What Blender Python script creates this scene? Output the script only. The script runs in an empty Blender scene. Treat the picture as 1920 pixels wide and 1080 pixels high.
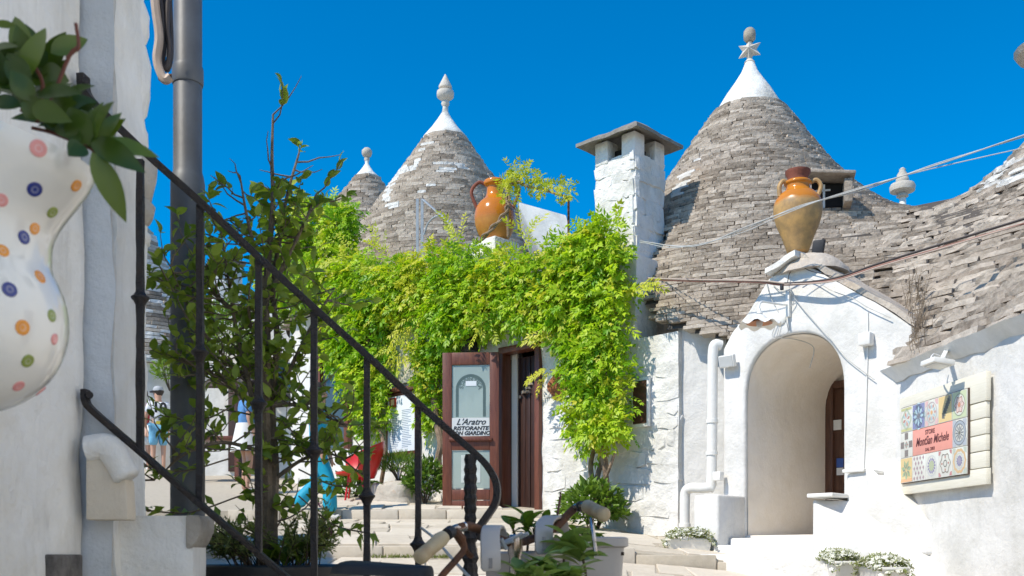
import bpy, bmesh, math, random
import numpy as np
from mathutils import Vector, Matrix, Quaternion, noise
from mathutils.bvhtree import BVHTree

random.seed(7)
rng = np.random.default_rng(7)
R = math.radians
scene = bpy.context.scene
col = scene.collection

# ------------------------------------------------------------------ camera, sky, sun, exposure
FPX = 1880.0            # focal length in pixels of a 1920 wide picture
CAMZ = 1.4
cam_d = bpy.data.cameras.new('camera')
cam_d.sensor_width = 36.0
cam_d.lens = 36.0 * FPX / 1920.0
cam_d.shift_y = 502.0 / 1920.0
cam_d.clip_start = 0.05
cam_d.clip_end = 2000.0
cam_d.dof.use_dof = True
cam_d.dof.focus_distance = 11.0
cam_d.dof.aperture_fstop = 11.0
cam = bpy.data.objects.new('camera', cam_d)
cam.location = (0, 0, CAMZ)
cam.rotation_euler = (R(90), 0, 0)
col.objects.link(cam)
scene.camera = cam

SUN_EL = R(50)
SUN_H = Vector((-0.82, -0.57, 0)).normalized()
sun_dir = Vector((SUN_H.x * math.cos(SUN_EL), SUN_H.y * math.cos(SUN_EL), math.sin(SUN_EL)))
world = bpy.data.worlds.new('World')
scene.world = world
world.use_nodes = True
wn = world.node_tree
for n in list(wn.nodes):
    wn.nodes.remove(n)
sky = wn.nodes.new('ShaderNodeTexSky')
sky.sky_type = 'NISHITA'
sky.sun_disc = False
sky.sun_elevation = SUN_EL
sky.sun_rotation = math.atan2(SUN_H.x, SUN_H.y) % (2 * math.pi)
sky.altitude = 400
sky.air_density = 1.0
sky.dust_density = 0.15
sky.ozone_density = 3.0
hsv = wn.nodes.new('ShaderNodeHueSaturation')
hsv.inputs['Saturation'].default_value = 1.55
hsv.inputs['Hue'].default_value = 0.498
bg = wn.nodes.new('ShaderNodeBackground')
bg.inputs['Strength'].default_value = 0.070
wo = wn.nodes.new('ShaderNodeOutputWorld')
wn.links.new(sky.outputs[0], hsv.inputs['Color'])
wn.links.new(hsv.outputs[0], bg.inputs[0])
wn.links.new(bg.outputs[0], wo.inputs[0])

sun_l = bpy.data.lights.new('sun', 'SUN')
sun_l.energy = 2.0
sun_l.angle = R(0.53)
sun_l.color = (1.0, 0.925, 0.80)
sun_o = bpy.data.objects.new('sun', sun_l)
sun_o.rotation_euler = (-sun_dir).to_track_quat('-Z', 'Y').to_euler()
sun_o.location = (-8, -4, 14)
col.objects.link(sun_o)

scene.view_settings.view_transform = 'Standard'
scene.view_settings.look = 'None'
scene.view_settings.gamma = 1.0
scene.view_settings.exposure = 1.40
scene.render.engine = 'CYCLES'
scene.cycles.max_bounces = 8
scene.cycles.diffuse_bounces = 5
scene.cycles.transparent_max_bounces = 12
scene.cycles.use_denoising = True

# ------------------------------------------------------------------ helpers
def lin(r, g, b):
    o = []
    for v in (r, g, b):
        v /= 255.0
        o.append(v / 12.92 if v <= 0.04045 else ((v + 0.055) / 1.055) ** 2.4)
    return (o[0], o[1], o[2], 1.0)

def at(px, py, Y):
    return Vector(((px - 960) / FPX * Y, Y, CAMZ - (py - 1042) / FPX * Y))

def topx(p):
    return (960 + FPX * p[0] / p[1], 1042 - (p[2] - CAMZ) / p[1] * FPX)

C1 = (3.08, 13.0)                       # axis of the large cone
EX, EY = 0.72, -0.694                   # along the restaurant front, towards the right
NX, NY = -0.694, -0.72                  # out of the restaurant front, towards the street
E3, N3, UP = Vector((EX, EY, 0)), Vector((NX, NY, 0)), Vector((0, 0, 1))

def FP(a, b, z):
    return Vector((C1[0] + a * EX + b * NX, C1[1] + a * EY + b * NY, z))

def fa(px, b):
    u = (px - 960) / FPX
    return (u * (C1[1] + b * NY) - C1[0] - b * NX) / (EX - u * EY)

def F(px, py, b):
    a = fa(px, b)
    Y = C1[1] + a * EY + b * NY
    return FP(a, b, CAMZ - (py - 1042) / FPX * Y)

WX0, WK = 4.2, 0.0899                   # street wall of the shop: X = WX0 - WK * Y
WD = Vector((-WK, 1, 0)).normalized()   # along the wall, away from the camera
WN = Vector((-1, -WK, 0)).normalized()  # out of the wall

def RW(px, py, off=0.0):
    # point of the wall plane moved off outwards
    u = (px - 960) / FPX
    x0 = WX0 - off * math.sqrt(1 + WK * WK)
    Y = x0 / (u + WK)
    return Vector((u * Y, Y, CAMZ - (py - 1042) / FPX * Y))

def setp(o, label=None, cat=None, group=None, kind=None):
    if label: o['label'] = label
    if cat: o['category'] = cat
    if group: o['group'] = group
    if kind: o['kind'] = kind
    return o

def empty(name, loc, label, cat, group=None):
    o = bpy.data.objects.new(name, None)
    o.empty_display_size = 0.1
    o.location = loc
    col.objects.link(o)
    setp(o, label, cat, group)
    return o

def world_loc(o):
    p = Vector(o.location)
    while o.parent:
        o = o.parent
        p = p + Vector(o.location)
    return p

class MB:
    def __init__(s):
        s.v = []; s.f = []; s.c = []; s.usec = False
    def add(s, vs, fs, c=None):
        k = len(s.v)
        s.v.extend([tuple(p) for p in vs])
        s.f.extend([tuple(i + k for i in q) for q in fs])
        if c is not None: s.usec = True
        s.c.extend([c if c is not None else (1, 1, 1, 1)] * len(fs))
        return s
    def box(s, c, x, y, z, hx, hy, hz, col_=None):
        # c centre, x y z unit axes, half sizes
        c = Vector(c); x = Vector(x) * hx; y = Vector(y) * hy; z = Vector(z) * hz
        vs = [c - x - y - z, c + x - y - z, c + x + y - z, c - x + y - z, c - x - y + z, c + x - y + z, c + x + y + z, c - x + y + z]
        s.add(vs, [(0, 3, 2, 1), (4, 5, 6, 7), (0, 1, 5, 4), (1, 2, 6, 5), (2, 3, 7, 6), (3, 0, 4, 7)], col_)
        return s
    def bar(s, p, q, w, d=None, up=(0, 0, 1), ext=0.0):
        p = Vector(p); q = Vector(q); ax = (q - p).normalized()
        u = Vector(up)
        if abs(ax.dot(u)) > 0.98: u = Vector((0, 1, 0))
        x = ax.cross(u).normalized(); y = x.cross(ax)
        return s.box((p + q) / 2, x, y, ax, w / 2, (d or w) / 2, (q - p).length / 2 + ext)
    def poly(s, pts, ext, col_=None):
        # polygon (list of 3D points) extruded by the vector ext
        n = len(pts); e = Vector(ext)
        vs = [Vector(p) for p in pts] + [Vector(p) + e for p in pts]
        fs = [tuple(range(n))[::-1], tuple(range(n, 2 * n))]
        for i in range(n):
            j = (i + 1) % n
            fs.append((i, j, n + j, n + i))
        s.add(vs, fs, col_)
        return s
    def tube(s, pts, r, seg=8, cap=True, col_=None):
        pts = [Vector(p) for p in pts]
        n = len(pts)
        rs = [r] * n if not hasattr(r, '__len__') else list(r)
        t0 = (pts[1] - pts[0]).normalized()
        ref = Vector((0, 0, 1)) if abs(t0.z) < 0.9 else Vector((1, 0, 0))
        x = t0.cross(ref).normalized()
        vs = []; fs = []
        for i in range(n):
            if i == 0: t = t0
            elif i == n - 1: t = (pts[i] - pts[i - 1]).normalized()
            else:
                t = (pts[i + 1] - pts[i]).normalized() + (pts[i] - pts[i - 1]).normalized()
                t = t.normalized() if t.length > 1e-6 else (pts[i] - pts[i - 1]).normalized()
            x = (x - t * x.dot(t))
            x = x.normalized() if x.length > 1e-6 else t.orthogonal().normalized()
            y = t.cross(x)
            for k in range(seg):
                a = 2 * math.pi * k / seg
                vs.append(pts[i] + (x * math.cos(a) + y * math.sin(a)) * rs[i])
        for i in range(n - 1):
            for k in range(seg):
                k2 = (k + 1) % seg
                fs.append((i * seg + k, i * seg + k2, (i + 1) * seg + k2, (i + 1) * seg + k))
        if cap:
            fs.append(tuple(range(seg))[::-1])
            fs.append(tuple(range((n - 1) * seg, n * seg)))
        s.add(vs, fs, col_)
        return s
    def lathe(s, prof, c, seg=24, axis=(0, 0, 1), col_=None, a0=0.0):
        # prof: list of (radius, height along axis)
        ax = Vector(axis).normalized(); c = Vector(c)
        x = ax.orthogonal().normalized() if abs(ax.z) < 0.999 else Vector((1, 0, 0))
        y = ax.cross(x)
        vs = []; fs = []
        n = len(prof)
        for (r, h) in prof:
            for k in range(seg):
                a = a0 + 2 * math.pi * k / seg
                vs.append(c + ax * h + (x * math.cos(a) + y * math.sin(a)) * max(r, 1e-4))
        for i in range(n - 1):
            for k in range(seg):
                k2 = (k + 1) % seg
                fs.append((i * seg + k, i * seg + k2, (i + 1) * seg + k2, (i + 1) * seg + k))
        fs.append(tuple(range(seg))[::-1]); fs.append(tuple(range((n - 1) * seg, n * seg)))
        s.add(vs, fs, col_)
        return s
    def build(s, name, mat, parent=None, smooth=False, bevel=0.0, label=None, cat=None, group=None, kind=None, angle=40, origin=None, segs=2):
        arr = np.array(s.v, dtype=float)
        o = np.array([(arr[:, 0].min() + arr[:, 0].max()) / 2, (arr[:, 1].min() + arr[:, 1].max()) / 2, arr[:, 2].min()]) if origin is None else np.array(origin)
        me = bpy.data.meshes.new(name)
        me.from_pydata([tuple(p) for p in (arr - o)], [], s.f)
        if s.usec:
            at_ = me.attributes.new('paint', 'FLOAT_COLOR', 'FACE')
            at_.data.foreach_set('color', np.array(s.c, dtype=np.float32).ravel())
        bm = bmesh.new(); bm.from_mesh(me)
        bmesh.ops.recalc_face_normals(bm, faces=bm.faces)
        if bevel > 0:
            es = [e for e in bm.edges if len(e.link_faces) == 2 and e.calc_face_angle(0) > R(30)]
            bmesh.ops.bevel(bm, geom=es, offset=bevel, segments=segs, profile=0.5, affect='EDGES', clamp_overlap=True)
        bm.to_mesh(me); bm.free()
        ob = bpy.data.objects.new(name, me)
        col.objects.link(ob)
        if parent is not None:
            ob.parent = parent
            ob.location = Vector(o) - world_loc(parent)
        else:
            ob.location = o
        if mat is not None: me.materials.append(mat)
        if smooth or bevel > 0:
            me.polygons.foreach_set('use_smooth', [True] * len(me.polygons))
            try:
                me.set_sharp_from_angle(angle=R(angle))
            except Exception:
                pass
        setp(ob, label, cat, group, kind)
        return ob

def piece(name, mesh, parent, M):
    # a small shared-mesh piece placed with a world matrix
    o = bpy.data.objects.new(name, mesh)
    col.objects.link(o)
    o.parent = parent
    o.matrix_local = Matrix.Translation(-world_loc(parent)) @ M
    return o

def catm(pts, n=8):
    P = [Vector(p) for p in pts]
    P = [P[0] * 2 - P[1]] + P + [P[-1] * 2 - P[-2]]
    out = []
    for i in range(1, len(P) - 2):
        for k in range(n):
            t = k / n
            p0, p1, p2, p3 = P[i - 1], P[i], P[i + 1], P[i + 2]
            out.append(0.5 * ((2 * p1) + (p2 - p0) * t + (2 * p0 - 5 * p1 + 4 * p2 - p3) * t * t + (3 * p1 - p0 - 3 * p2 + p3) * t ** 3))
    out.append(P[-2])
    return out

# ------------------------------------------------------------------ materials
def mat_new(name):
    m = bpy.data.materials.new(name)
    m.use_nodes = True
    nt = m.node_tree
    b = nt.nodes['Principled BSDF']
    return m, nt, b

def N(nt, t, **kw):
    n = nt.nodes.new(t)
    for k, v in kw.items():
        if k in n.inputs: n.inputs[k].default_value = v
        else: setattr(n, k, v)
    return n

def ramp(nt, stops):
    n = nt.nodes.new('ShaderNodeValToRGB')
    el = n.color_ramp.elements
    while len(el) > 1: el.remove(el[-1])
    el[0].position, el[0].color = stops[0]
    for p, c in stops[1:]:
        k = el.new(p); k.color = c
    return n

def coords(nt, scale=(1, 1, 1)):
    g = nt.nodes.new('ShaderNodeNewGeometry')
    mp = nt.nodes.new('ShaderNodeMapping')
    mp.inputs['Scale'].default_value = scale
    nt.links.new(g.outputs['Position'], mp.inputs['Vector'])
    return mp.outputs[0]

def simple(name, c, rough=0.6, metal=0.0, var=0.12, nscale=8.0, bump=0.0, bscale=60.0, c2=None, spec=0.5, coat=0.0, stretch=(1, 1, 1)):
    m, nt, b = mat_new(name)
    v = coords(nt, stretch)
    n1 = N(nt, 'ShaderNodeTexNoise', Scale=nscale, Detail=5.0, Roughness=0.6)
    nt.links.new(v, n1.inputs['Vector'])
    c = tuple(c[:3]); d = tuple(c2[:3]) if c2 else tuple(x * (1 - var * 2) for x in c)
    rp = ramp(nt, [(0.32, (*d, 1)), (0.66, (*c, 1))])
    nt.links.new(n1.outputs['Fac'], rp.inputs[0])
    nt.links.new(rp.outputs[0], b.inputs['Base Color'])
    b.inputs['Roughness'].default_value = rough
    b.inputs['Metallic'].default_value = metal
    b.inputs['Specular IOR Level'].default_value = spec
    b.inputs['Coat Weight'].default_value = coat
    if bump > 0:
        n2 = N(nt, 'ShaderNodeTexNoise', Scale=bscale, Detail=6.0, Roughness=0.65)
        nt.links.new(v, n2.inputs['Vector'])
        bp = N(nt, 'ShaderNodeBump', Strength=bump, Distance=0.02)
        nt.links.new(n2.outputs['Fac'], bp.inputs['Height'])
        nt.links.new(bp.outputs[0], b.inputs['Normal'])
    return m

def plaster(name, c, dirt, dirt_amt=0.5, bump=0.35, fine=45.0, coarse=5.0, streak=0.0, rough=0.85):
    m, nt, b = mat_new(name)
    v = coords(nt)
    vs = coords(nt, (9, 9, 0.9))
    n1 = N(nt, 'ShaderNodeTexNoise', Scale=2.2, Detail=8.0, Roughness=0.65)
    nt.links.new(v, n1.inputs['Vector'])
    r1 = ramp(nt, [(0.36, (*dirt[:3], 1)), (0.36 + 0.34 * (1.05 - dirt_amt), (*c[:3], 1))])
    nt.links.new(n1.outputs['Fac'], r1.inputs[0])
    colr = r1.outputs[0]
    if streak > 0:
        n3 = N(nt, 'ShaderNodeTexNoise', Scale=1.6, Detail=7.0, Roughness=0.7)
        nt.links.new(vs, n3.inputs['Vector'])
        r3 = ramp(nt, [(0.50, (0, 0, 0, 1)), (0.72, (1, 1, 1, 1))])
        nt.links.new(n3.outputs['Fac'], r3.inputs[0])
        mu = N(nt, 'ShaderNodeMath', operation='MULTIPLY'); mu.inputs[1].default_value = streak
        nt.links.new(r3.outputs[0], mu.inputs[0])
        mx = N(nt, 'ShaderNodeMixRGB'); mx.inputs[2].default_value = (*[x * 0.75 for x in dirt[:3]], 1)
        nt.links.new(mu.outputs[0], mx.inputs[0]); nt.links.new(colr, mx.inputs[1])
        colr = mx.outputs[0]
    nt.links.new(colr, b.inputs['Base Color'])
    b.inputs['Roughness'].default_value = rough
    b.inputs['Specular IOR Level'].default_value = 0.2
    n2 = N(nt, 'ShaderNodeTexNoise', Scale=fine, Detail=6.0, Roughness=0.7)
    n4 = N(nt, 'ShaderNodeTexNoise', Scale=coarse, Detail=4.0, Roughness=0.5)
    nt.links.new(v, n2.inputs['Vector']); nt.links.new(v, n4.inputs['Vector'])
    ad = N(nt, 'ShaderNodeMath', operation='MULTIPLY_ADD'); ad.inputs[1].default_value = 0.28
    nt.links.new(n2.outputs['Fac'], ad.inputs[0]); nt.links.new(n4.outputs['Fac'], ad.inputs[2])
    bp = N(nt, 'ShaderNodeBump', Strength=bump, Distance=0.05)
    nt.links.new(ad.outputs[0], bp.inputs['Height'])
    nt.links.new(bp.outputs[0], b.inputs['Normal'])
    return m

def stone_mat(name, stops, lichen=0.25, bump=0.7, scale=22.0, lichen_c=(0.42, 0.22, 0.09, 1), spot=True):
    m, nt, b = mat_new(name)
    v = coords(nt)
    oi = nt.nodes.new('ShaderNodeObjectInfo')
    atn = nt.nodes.new('ShaderNodeAttribute'); atn.attribute_name = 'tone'
    ad = N(nt, 'ShaderNodeMath', operation='ADD')
    nt.links.new(oi.outputs['Random'], ad.inputs[0]); nt.links.new(atn.outputs['Fac'], ad.inputs[1])
    fr = N(nt, 'ShaderNodeMath', operation='FRACT'); nt.links.new(ad.outputs[0], fr.inputs[0])
    n1 = N(nt, 'ShaderNodeTexNoise', Scale=scale, Detail=8.0, Roughness=0.7)
    nt.links.new(v, n1.inputs['Vector'])
    mixf = N(nt, 'ShaderNodeMath', operation='MULTIPLY_ADD'); mixf.inputs[1].default_value = 0.62
    sub = N(nt, 'ShaderNodeMath', operation='MULTIPLY_ADD'); sub.inputs[1].default_value = 1.1; sub.inputs[2].default_value = -0.37
    nt.links.new(n1.outputs['Fac'], sub.inputs[0])
    nt.links.new(fr.outputs[0], mixf.inputs[0]); nt.links.new(sub.outputs[0], mixf.inputs[2])
    rp = ramp(nt, stops); nt.links.new(mixf.outputs[0], rp.inputs[0])
    c = rp.outputs[0]
    n3 = N(nt, 'ShaderNodeTexNoise', Scale=5.5, Detail=6.0, Roughness=0.65)
    nt.links.new(v, n3.inputs['Vector'])
    r3 = ramp(nt, [(0.62, (0, 0, 0, 1)), (0.74, (lichen, lichen, lichen, 1))])
    nt.links.new(n3.outputs['Fac'], r3.inputs[0])
    mx = N(nt, 'ShaderNodeMixRGB'); mx.inputs[2].default_value = lichen_c
    nt.links.new(r3.outputs[0], mx.inputs[0]); nt.links.new(c, mx.inputs[1])
    nt.links.new(mx.outputs[0], b.inputs['Base Color'])
    b.inputs['Roughness'].default_value = 0.9
    b.inputs['Specular IOR Level'].default_value = 0.2
    bp = N(nt, 'ShaderNodeBump', Strength=bump, Distance=0.03)
    nt.links.new(n1.outputs['Fac'], bp.inputs['Height'])
    nt.links.new(bp.outputs[0], b.inputs['Normal'])
    return m

def leaf_mat(name, c_dark, c_light, trans=0.35, rough=0.45, gloss=0.08, back=None):
    m, nt, b = mat_new(name)
    atn = nt.nodes.new('ShaderNodeAttribute'); atn.attribute_name = 'tone'
    rp = ramp(nt, [(0.0, (*c_dark, 1)), (1.0, (*c_light, 1))])
    nt.links.new(atn.outputs['Fac'], rp.inputs[0])
    nt.links.new(rp.outputs[0], b.inputs['Base Color'])
    b.inputs['Roughness'].default_value = rough
    b.inputs['Specular IOR Level'].default_value = gloss * 5
    tr = nt.nodes.new('ShaderNodeBsdfTranslucent')
    br = N(nt, 'ShaderNodeMixRGB', blend_type='MULTIPLY'); br.inputs[0].default_value = 1.0
    br.inputs[2].default_value = (1.15, 1.2, 0.55, 1)
    nt.links.new(rp.outputs[0], br.inputs[1]); nt.links.new(br.outputs[0], tr.inputs[0])
    mix = nt.nodes.new('ShaderNodeMixShader'); mix.inputs[0].default_value = trans
    out = nt.nodes['Material Output']
    nt.links.new(b.outputs[0], mix.inputs[1]); nt.links.new(tr.outputs[0], mix.inputs[2])
    nt.links.new(mix.outputs[0], out.inputs['Surface'])
    return m

def paint_mat(name, rough=0.35, coat=0.0):
    m, nt, b = mat_new(name)
    atn = nt.nodes.new('ShaderNodeAttribute'); atn.attribute_name = 'paint'
    nt.links.new(atn.outputs['Color'], b.inputs['Base Color'])
    b.inputs['Roughness'].default_value = rough
    b.inputs['Coat Weight'].default_value = coat
    return m

def wood_mat(name, c1, c2, rough=0.45, axis=(14, 14, 1.2), bump=0.25):
    m, nt, b = mat_new(name)
    v = coords(nt, axis)
    n1 = N(nt, 'ShaderNodeTexNoise', Scale=3.0, Detail=8.0, Roughness=0.7, Distortion=0.6)
    nt.links.new(v, n1.inputs['Vector'])
    rp = ramp(nt, [(0.3, (*c1[:3], 1)), (0.7, (*c2[:3], 1))])
    nt.links.new(n1.outputs['Fac'], rp.inputs[0]); nt.links.new(rp.outputs[0], b.inputs['Base Color'])
    b.inputs['Roughness'].default_value = rough
    bp = N(nt, 'ShaderNodeBump', Strength=bump, Distance=0.01)
    nt.links.new(n1.outputs['Fac'], bp.inputs['Height']); nt.links.new(bp.outputs[0], b.inputs['Normal'])
    return m

def glaze_mat(name, c_top, c_low, z_split, blot):
    # glazed earthenware with a worn matt lower half (the glaze really stops there)
    m, nt, b = mat_new(name)
    tc = nt.nodes.new('ShaderNodeTexCoord')
    sp = nt.nodes.new('ShaderNodeSeparateXYZ'); nt.links.new(tc.outputs['Object'], sp.inputs[0])
    n1 = N(nt, 'ShaderNodeTexNoise', Scale=7.0, Detail=6.0, Roughness=0.65)
    nt.links.new(tc.outputs['Object'], n1.inputs['Vector'])
    ad = N(nt, 'ShaderNodeMath', operation='MULTIPLY_ADD'); ad.inputs[1].default_value = 0.10
    nt.links.new(n1.outputs['Fac'], ad.inputs[0]); nt.links.new(sp.outputs['Z'], ad.inputs[2])
    rp = ramp(nt, [(z_split, (0, 0, 0, 1)), (z_split + 0.05, (1, 1, 1, 1))])
    nt.links.new(ad.outputs[0], rp.inputs[0])
    r2 = ramp(nt, [(0.38, (*blot[:3], 1)), (0.62, (*c_low[:3], 1))])
    nt.links.new(n1.outputs['Fac'], r2.inputs[0])
    n5 = N(nt, 'ShaderNodeTexNoise', Scale=3.0, Detail=3.0)
    nt.links.new(tc.outputs['Object'], n5.inputs['Vector'])
    r5 = ramp(nt, [(0.35, tuple(x * 0.8 for x in c_top[:3]) + (1,)), (0.65, (*c_top[:3], 1))])
    nt.links.new(n5.outputs['Fac'], r5.inputs[0])
    mx = N(nt, 'ShaderNodeMixRGB')
    nt.links.new(rp.outputs[0], mx.inputs[0]); nt.links.new(r2.outputs[0], mx.inputs[1]); nt.links.new(r5.outputs[0], mx.inputs[2])
    nt.links.new(mx.outputs[0], b.inputs['Base Color'])
    rr = ramp(nt, [(z_split, (0.55, 0.55, 0.55, 1)), (z_split + 0.05, (0.16, 0.16, 0.16, 1))])
    nt.links.new(ad.outputs[0], rr.inputs[0]); nt.links.new(rr.outputs[0], b.inputs['Roughness'])
    return m

WHITE = plaster('white_plaster', (0.72, 0.71, 0.685), (0.61, 0.60, 0.565), 0.5, 0.45, 34, 5.0, streak=0.22)
WHITE_BOUNCE = plaster('bounce_white', (0.87, 0.855, 0.82), (0.82, 0.805, 0.77), 0.4, 0.25, 34, 4.0)  # extra pale so the added house bounces more sunlight
WHITE_ROUGH = plaster('whitewashed_rough', (0.77, 0.76, 0.735), (0.62, 0.605, 0.56), 0.45, 0.75, 26, 7.0)
WHITE_OLD = plaster('old_plaster', (0.87, 0.85, 0.805), (0.72, 0.685, 0.615), 0.42, 0.6, 30, 6.0, streak=0.5)
BLUE_GREY = plaster('blue_grey_shade', (0.64, 0.665, 0.69), (0.55, 0.57, 0.58), 0.4, 0.4, 55, 9.0)
CREAM_IN = plaster('cream_bounce_plaster', (0.88, 0.825, 0.745), (0.82, 0.755, 0.66), 0.4, 0.35, 30, 4.0)  # cream carries the warm bounced shade of the alcove
WHITE_PAINT = simple('white_paint', (0.78, 0.77, 0.73), 0.5, var=0.04, nscale=20, bump=0.05)
LIME_CAP = plaster('lime_cap', (0.74, 0.73, 0.69), (0.46, 0.45, 0.41), 0.6, 0.5, 30, 8.0)
ROOF_STONE = stone_mat('roof_limestone', [(0.0, (0.16, 0.128, 0.10, 1)), (0.35, (0.33, 0.278, 0.225, 1)), (0.7, (0.49, 0.425, 0.355, 1)), (1.0, (0.66, 0.59, 0.505, 1))], 0.35)
ROOF_STONE_BIG = stone_mat('roof_slab_limestone', [(0.0, (0.17, 0.138, 0.11, 1)), (0.3, (0.34, 0.29, 0.24, 1)), (0.65, (0.49, 0.43, 0.365, 1)), (1.0, (0.65, 0.585, 0.505, 1))], 0.22, 0.8, 13.0)
ROOF_CORE = stone_mat('roof_core', [(0.0, (0.055, 0.048, 0.042, 1)), (1.0, (0.12, 0.105, 0.092, 1))], 0.0, 0.8, 14)
STONE_WHITE = stone_mat('limewashed_stone', [(0.0, (0.45, 0.44, 0.42, 1)), (0.4, (0.66, 0.65, 0.62, 1)), (1.0, (0.8, 0.79, 0.76, 1))], 0.0)
CARVED = stone_mat('carved_stone', [(0.0, (0.30, 0.26, 0.22, 1)), (0.5, (0.52, 0.48, 0.42, 1)), (1.0, (0.66, 0.62, 0.56, 1))], 0.2, 0.3, 30)
CAP_STONE = stone_mat('chimney_cap_stone', [(0.0, (0.12, 0.11, 0.10, 1)), (0.5, (0.27, 0.25, 0.22, 1)), (1.0, (0.42, 0.38, 0.30, 1))], 0.35, 0.6, 14)
PAVE = stone_mat('paving_limestone', [(0.0, (0.44, 0.39, 0.31, 1)), (0.5, (0.57, 0.51, 0.42, 1)), (1.0, (0.66, 0.60, 0.51, 1))], 0.15, 0.35, 9.0, (0.40, 0.30, 0.2, 1))
GROUND = stone_mat('paving_joint', [(0.0, (0.36, 0.32, 0.255, 1)), (1.0, (0.56, 0.50, 0.41, 1))], 0.0, 0.5, 14)
ROCK = stone_mat('rock', [(0.0, (0.34, 0.30, 0.25, 1)), (0.5, (0.50, 0.46, 0.40, 1)), (1.0, (0.64, 0.58, 0.5, 1))], 0.8, 0.8, 11.0, (0.55, 0.30, 0.15, 1))
IRON = simple('black_iron', (0.020, 0.020, 0.023), 0.45, 0.4, 0.2, 22, 0.55, 70, c2=(0.034, 0.024, 0.018), spec=0.6)
POLE = simple('pole_grey', (0.115, 0.125, 0.14), 0.5, 0.1, 0.15, 9, 0.04, 40, c2=(0.082, 0.085, 0.09))
GALV = simple('galvanised_steel', (0.40, 0.43, 0.46), 0.5, 0.15, 0.1, 14)
WOOD = wood_mat('red_brown_wood', (0.085, 0.024, 0.014), (0.20, 0.066, 0.036))
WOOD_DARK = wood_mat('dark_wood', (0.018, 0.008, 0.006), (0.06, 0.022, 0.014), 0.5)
WOOD_DOOR = wood_mat('alcove_door_wood', (0.06, 0.026, 0.016), (0.16, 0.075, 0.045), 0.5)
WOOD_CREAM = wood_mat('cream_painted_wood', (0.66, 0.63, 0.52), (0.78, 0.75, 0.65), 0.55, (2, 2, 30), 0.12)
BARK = simple('bark', (0.20, 0.155, 0.11), 0.9, 0, 0.3, 20, 0.6, 60, c2=(0.10, 0.08, 0.055))
BARK_VINE = simple('vine_bark', (0.34, 0.24, 0.16), 0.9, 0, 0.3, 16, 0.6, 60, c2=(0.17, 0.12, 0.08))
TWIG = simple('twig', (0.10, 0.07, 0.045), 0.85, var=0.25)
TERRA = glaze_mat('glazed_orange', (0.60, 0.20, 0.018), (0.50, 0.22, 0.035), 0.30, (0.42, 0.15, 0.02))
TERRA2 = glaze_mat('glazed_orange_worn', (0.58, 0.21, 0.02), (0.52, 0.31, 0.11), 0.50, (0.30, 0.19, 0.085))
CLAY = simple('unglazed_clay', (0.25, 0.075, 0.045), 0.8, var=0.2)
CERAMIC = simple('white_glazed_ceramic', (0.78, 0.77, 0.73), 0.12, var=0.03, nscale=6, coat=0.6, bump=0.06, bscale=9)
PLASTIC = simple('grey_planter_plastic', (0.40, 0.375, 0.35), 0.5, var=0.05, nscale=9)
POT_BLACK = simple('black_pot_plastic', (0.012, 0.013, 0.016), 0.4, var=0.2)
SOIL = simple('soil', (0.06, 0.042, 0.03), 0.95, var=0.35, nscale=40, bump=0.8)
GRIP = simple('aged_cream_grip', (0.50, 0.42, 0.27), 0.55, var=0.2, nscale=14, bump=0.15, c2=(0.33, 0.23, 0.12))
RUST = simple('rusty_steel', (0.16, 0.065, 0.028), 0.7, 0.3, 0.3, 26, 0.4, 90, c2=(0.05, 0.026, 0.016))
CHROME = simple('worn_chrome', (0.55, 0.56, 0.58), 0.22, 0.95, 0.2, 18, c2=(0.30, 0.20, 0.12))
RUBBER = simple('black_rubber', (0.02, 0.021, 0.026), 0.6, var=0.1)
CABLE_D = simple('dark_cable', (0.05, 0.04, 0.04), 0.6)
CABLE_R = simple('red_brown_cable', (0.28, 0.13, 0.10), 0.6)
CABLE_W = simple('grey_white_cable', (0.50, 0.50, 0.48), 0.5)
CABLE_C = simple('cream_cable', (0.50, 0.40, 0.33), 0.6)
DARK = simple('dark_interior', (0.012, 0.010, 0.009), 0.9)
PAINT = paint_mat('painted_print', 0.4)
TILE_PAINT = paint_mat('painted_tile', 0.22, 0.3)
TEXT_BLACK = simple('black_lettering', (0.02, 0.02, 0.022), 0.5)
TEXT_DARKRED = simple('dark_red_lettering', (0.13, 0.035, 0.04), 0.5)
PAPER = simple('paper_white', (0.72, 0.76, 0.80), 0.6, var=0.03)
RED = simple('red_plastic', (0.62, 0.02, 0.018), 0.3, var=0.1)
RUSTPLATE = simple('orange_rust_plate', (0.36, 0.13, 0.055), 0.75, 0.1, 0.2, 14, 0.4, c2=(0.22, 0.075, 0.035))
LAMP_GLASS = simple('floodlight_glass', (0.55, 0.56, 0.55), 0.15, var=0.05)
LAMP_ORANGE = simple('rust_enamel', (0.45, 0.20, 0.10), 0.5, var=0.15)

gm, gnt, gb = mat_new('frosted_glass')
gb.inputs['Base Color'].default_value = (0.46, 0.55, 0.52, 1)
gb.inputs['Roughness'].default_value = 0.12
gb.inputs['Transmission Weight'].default_value = 0.35
gb.inputs['IOR'].default_value = 1.45
GLASS_FROST = gm
gm2, gnt2, gb2 = mat_new('dark_window_glass')
gb2.inputs['Base Color'].default_value = (0.05, 0.06, 0.065, 1)
gb2.inputs['Roughness'].default_value = 0.06
gb2.inputs['Specular IOR Level'].default_value = 0.8
GLASS_DARK = gm2

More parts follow.
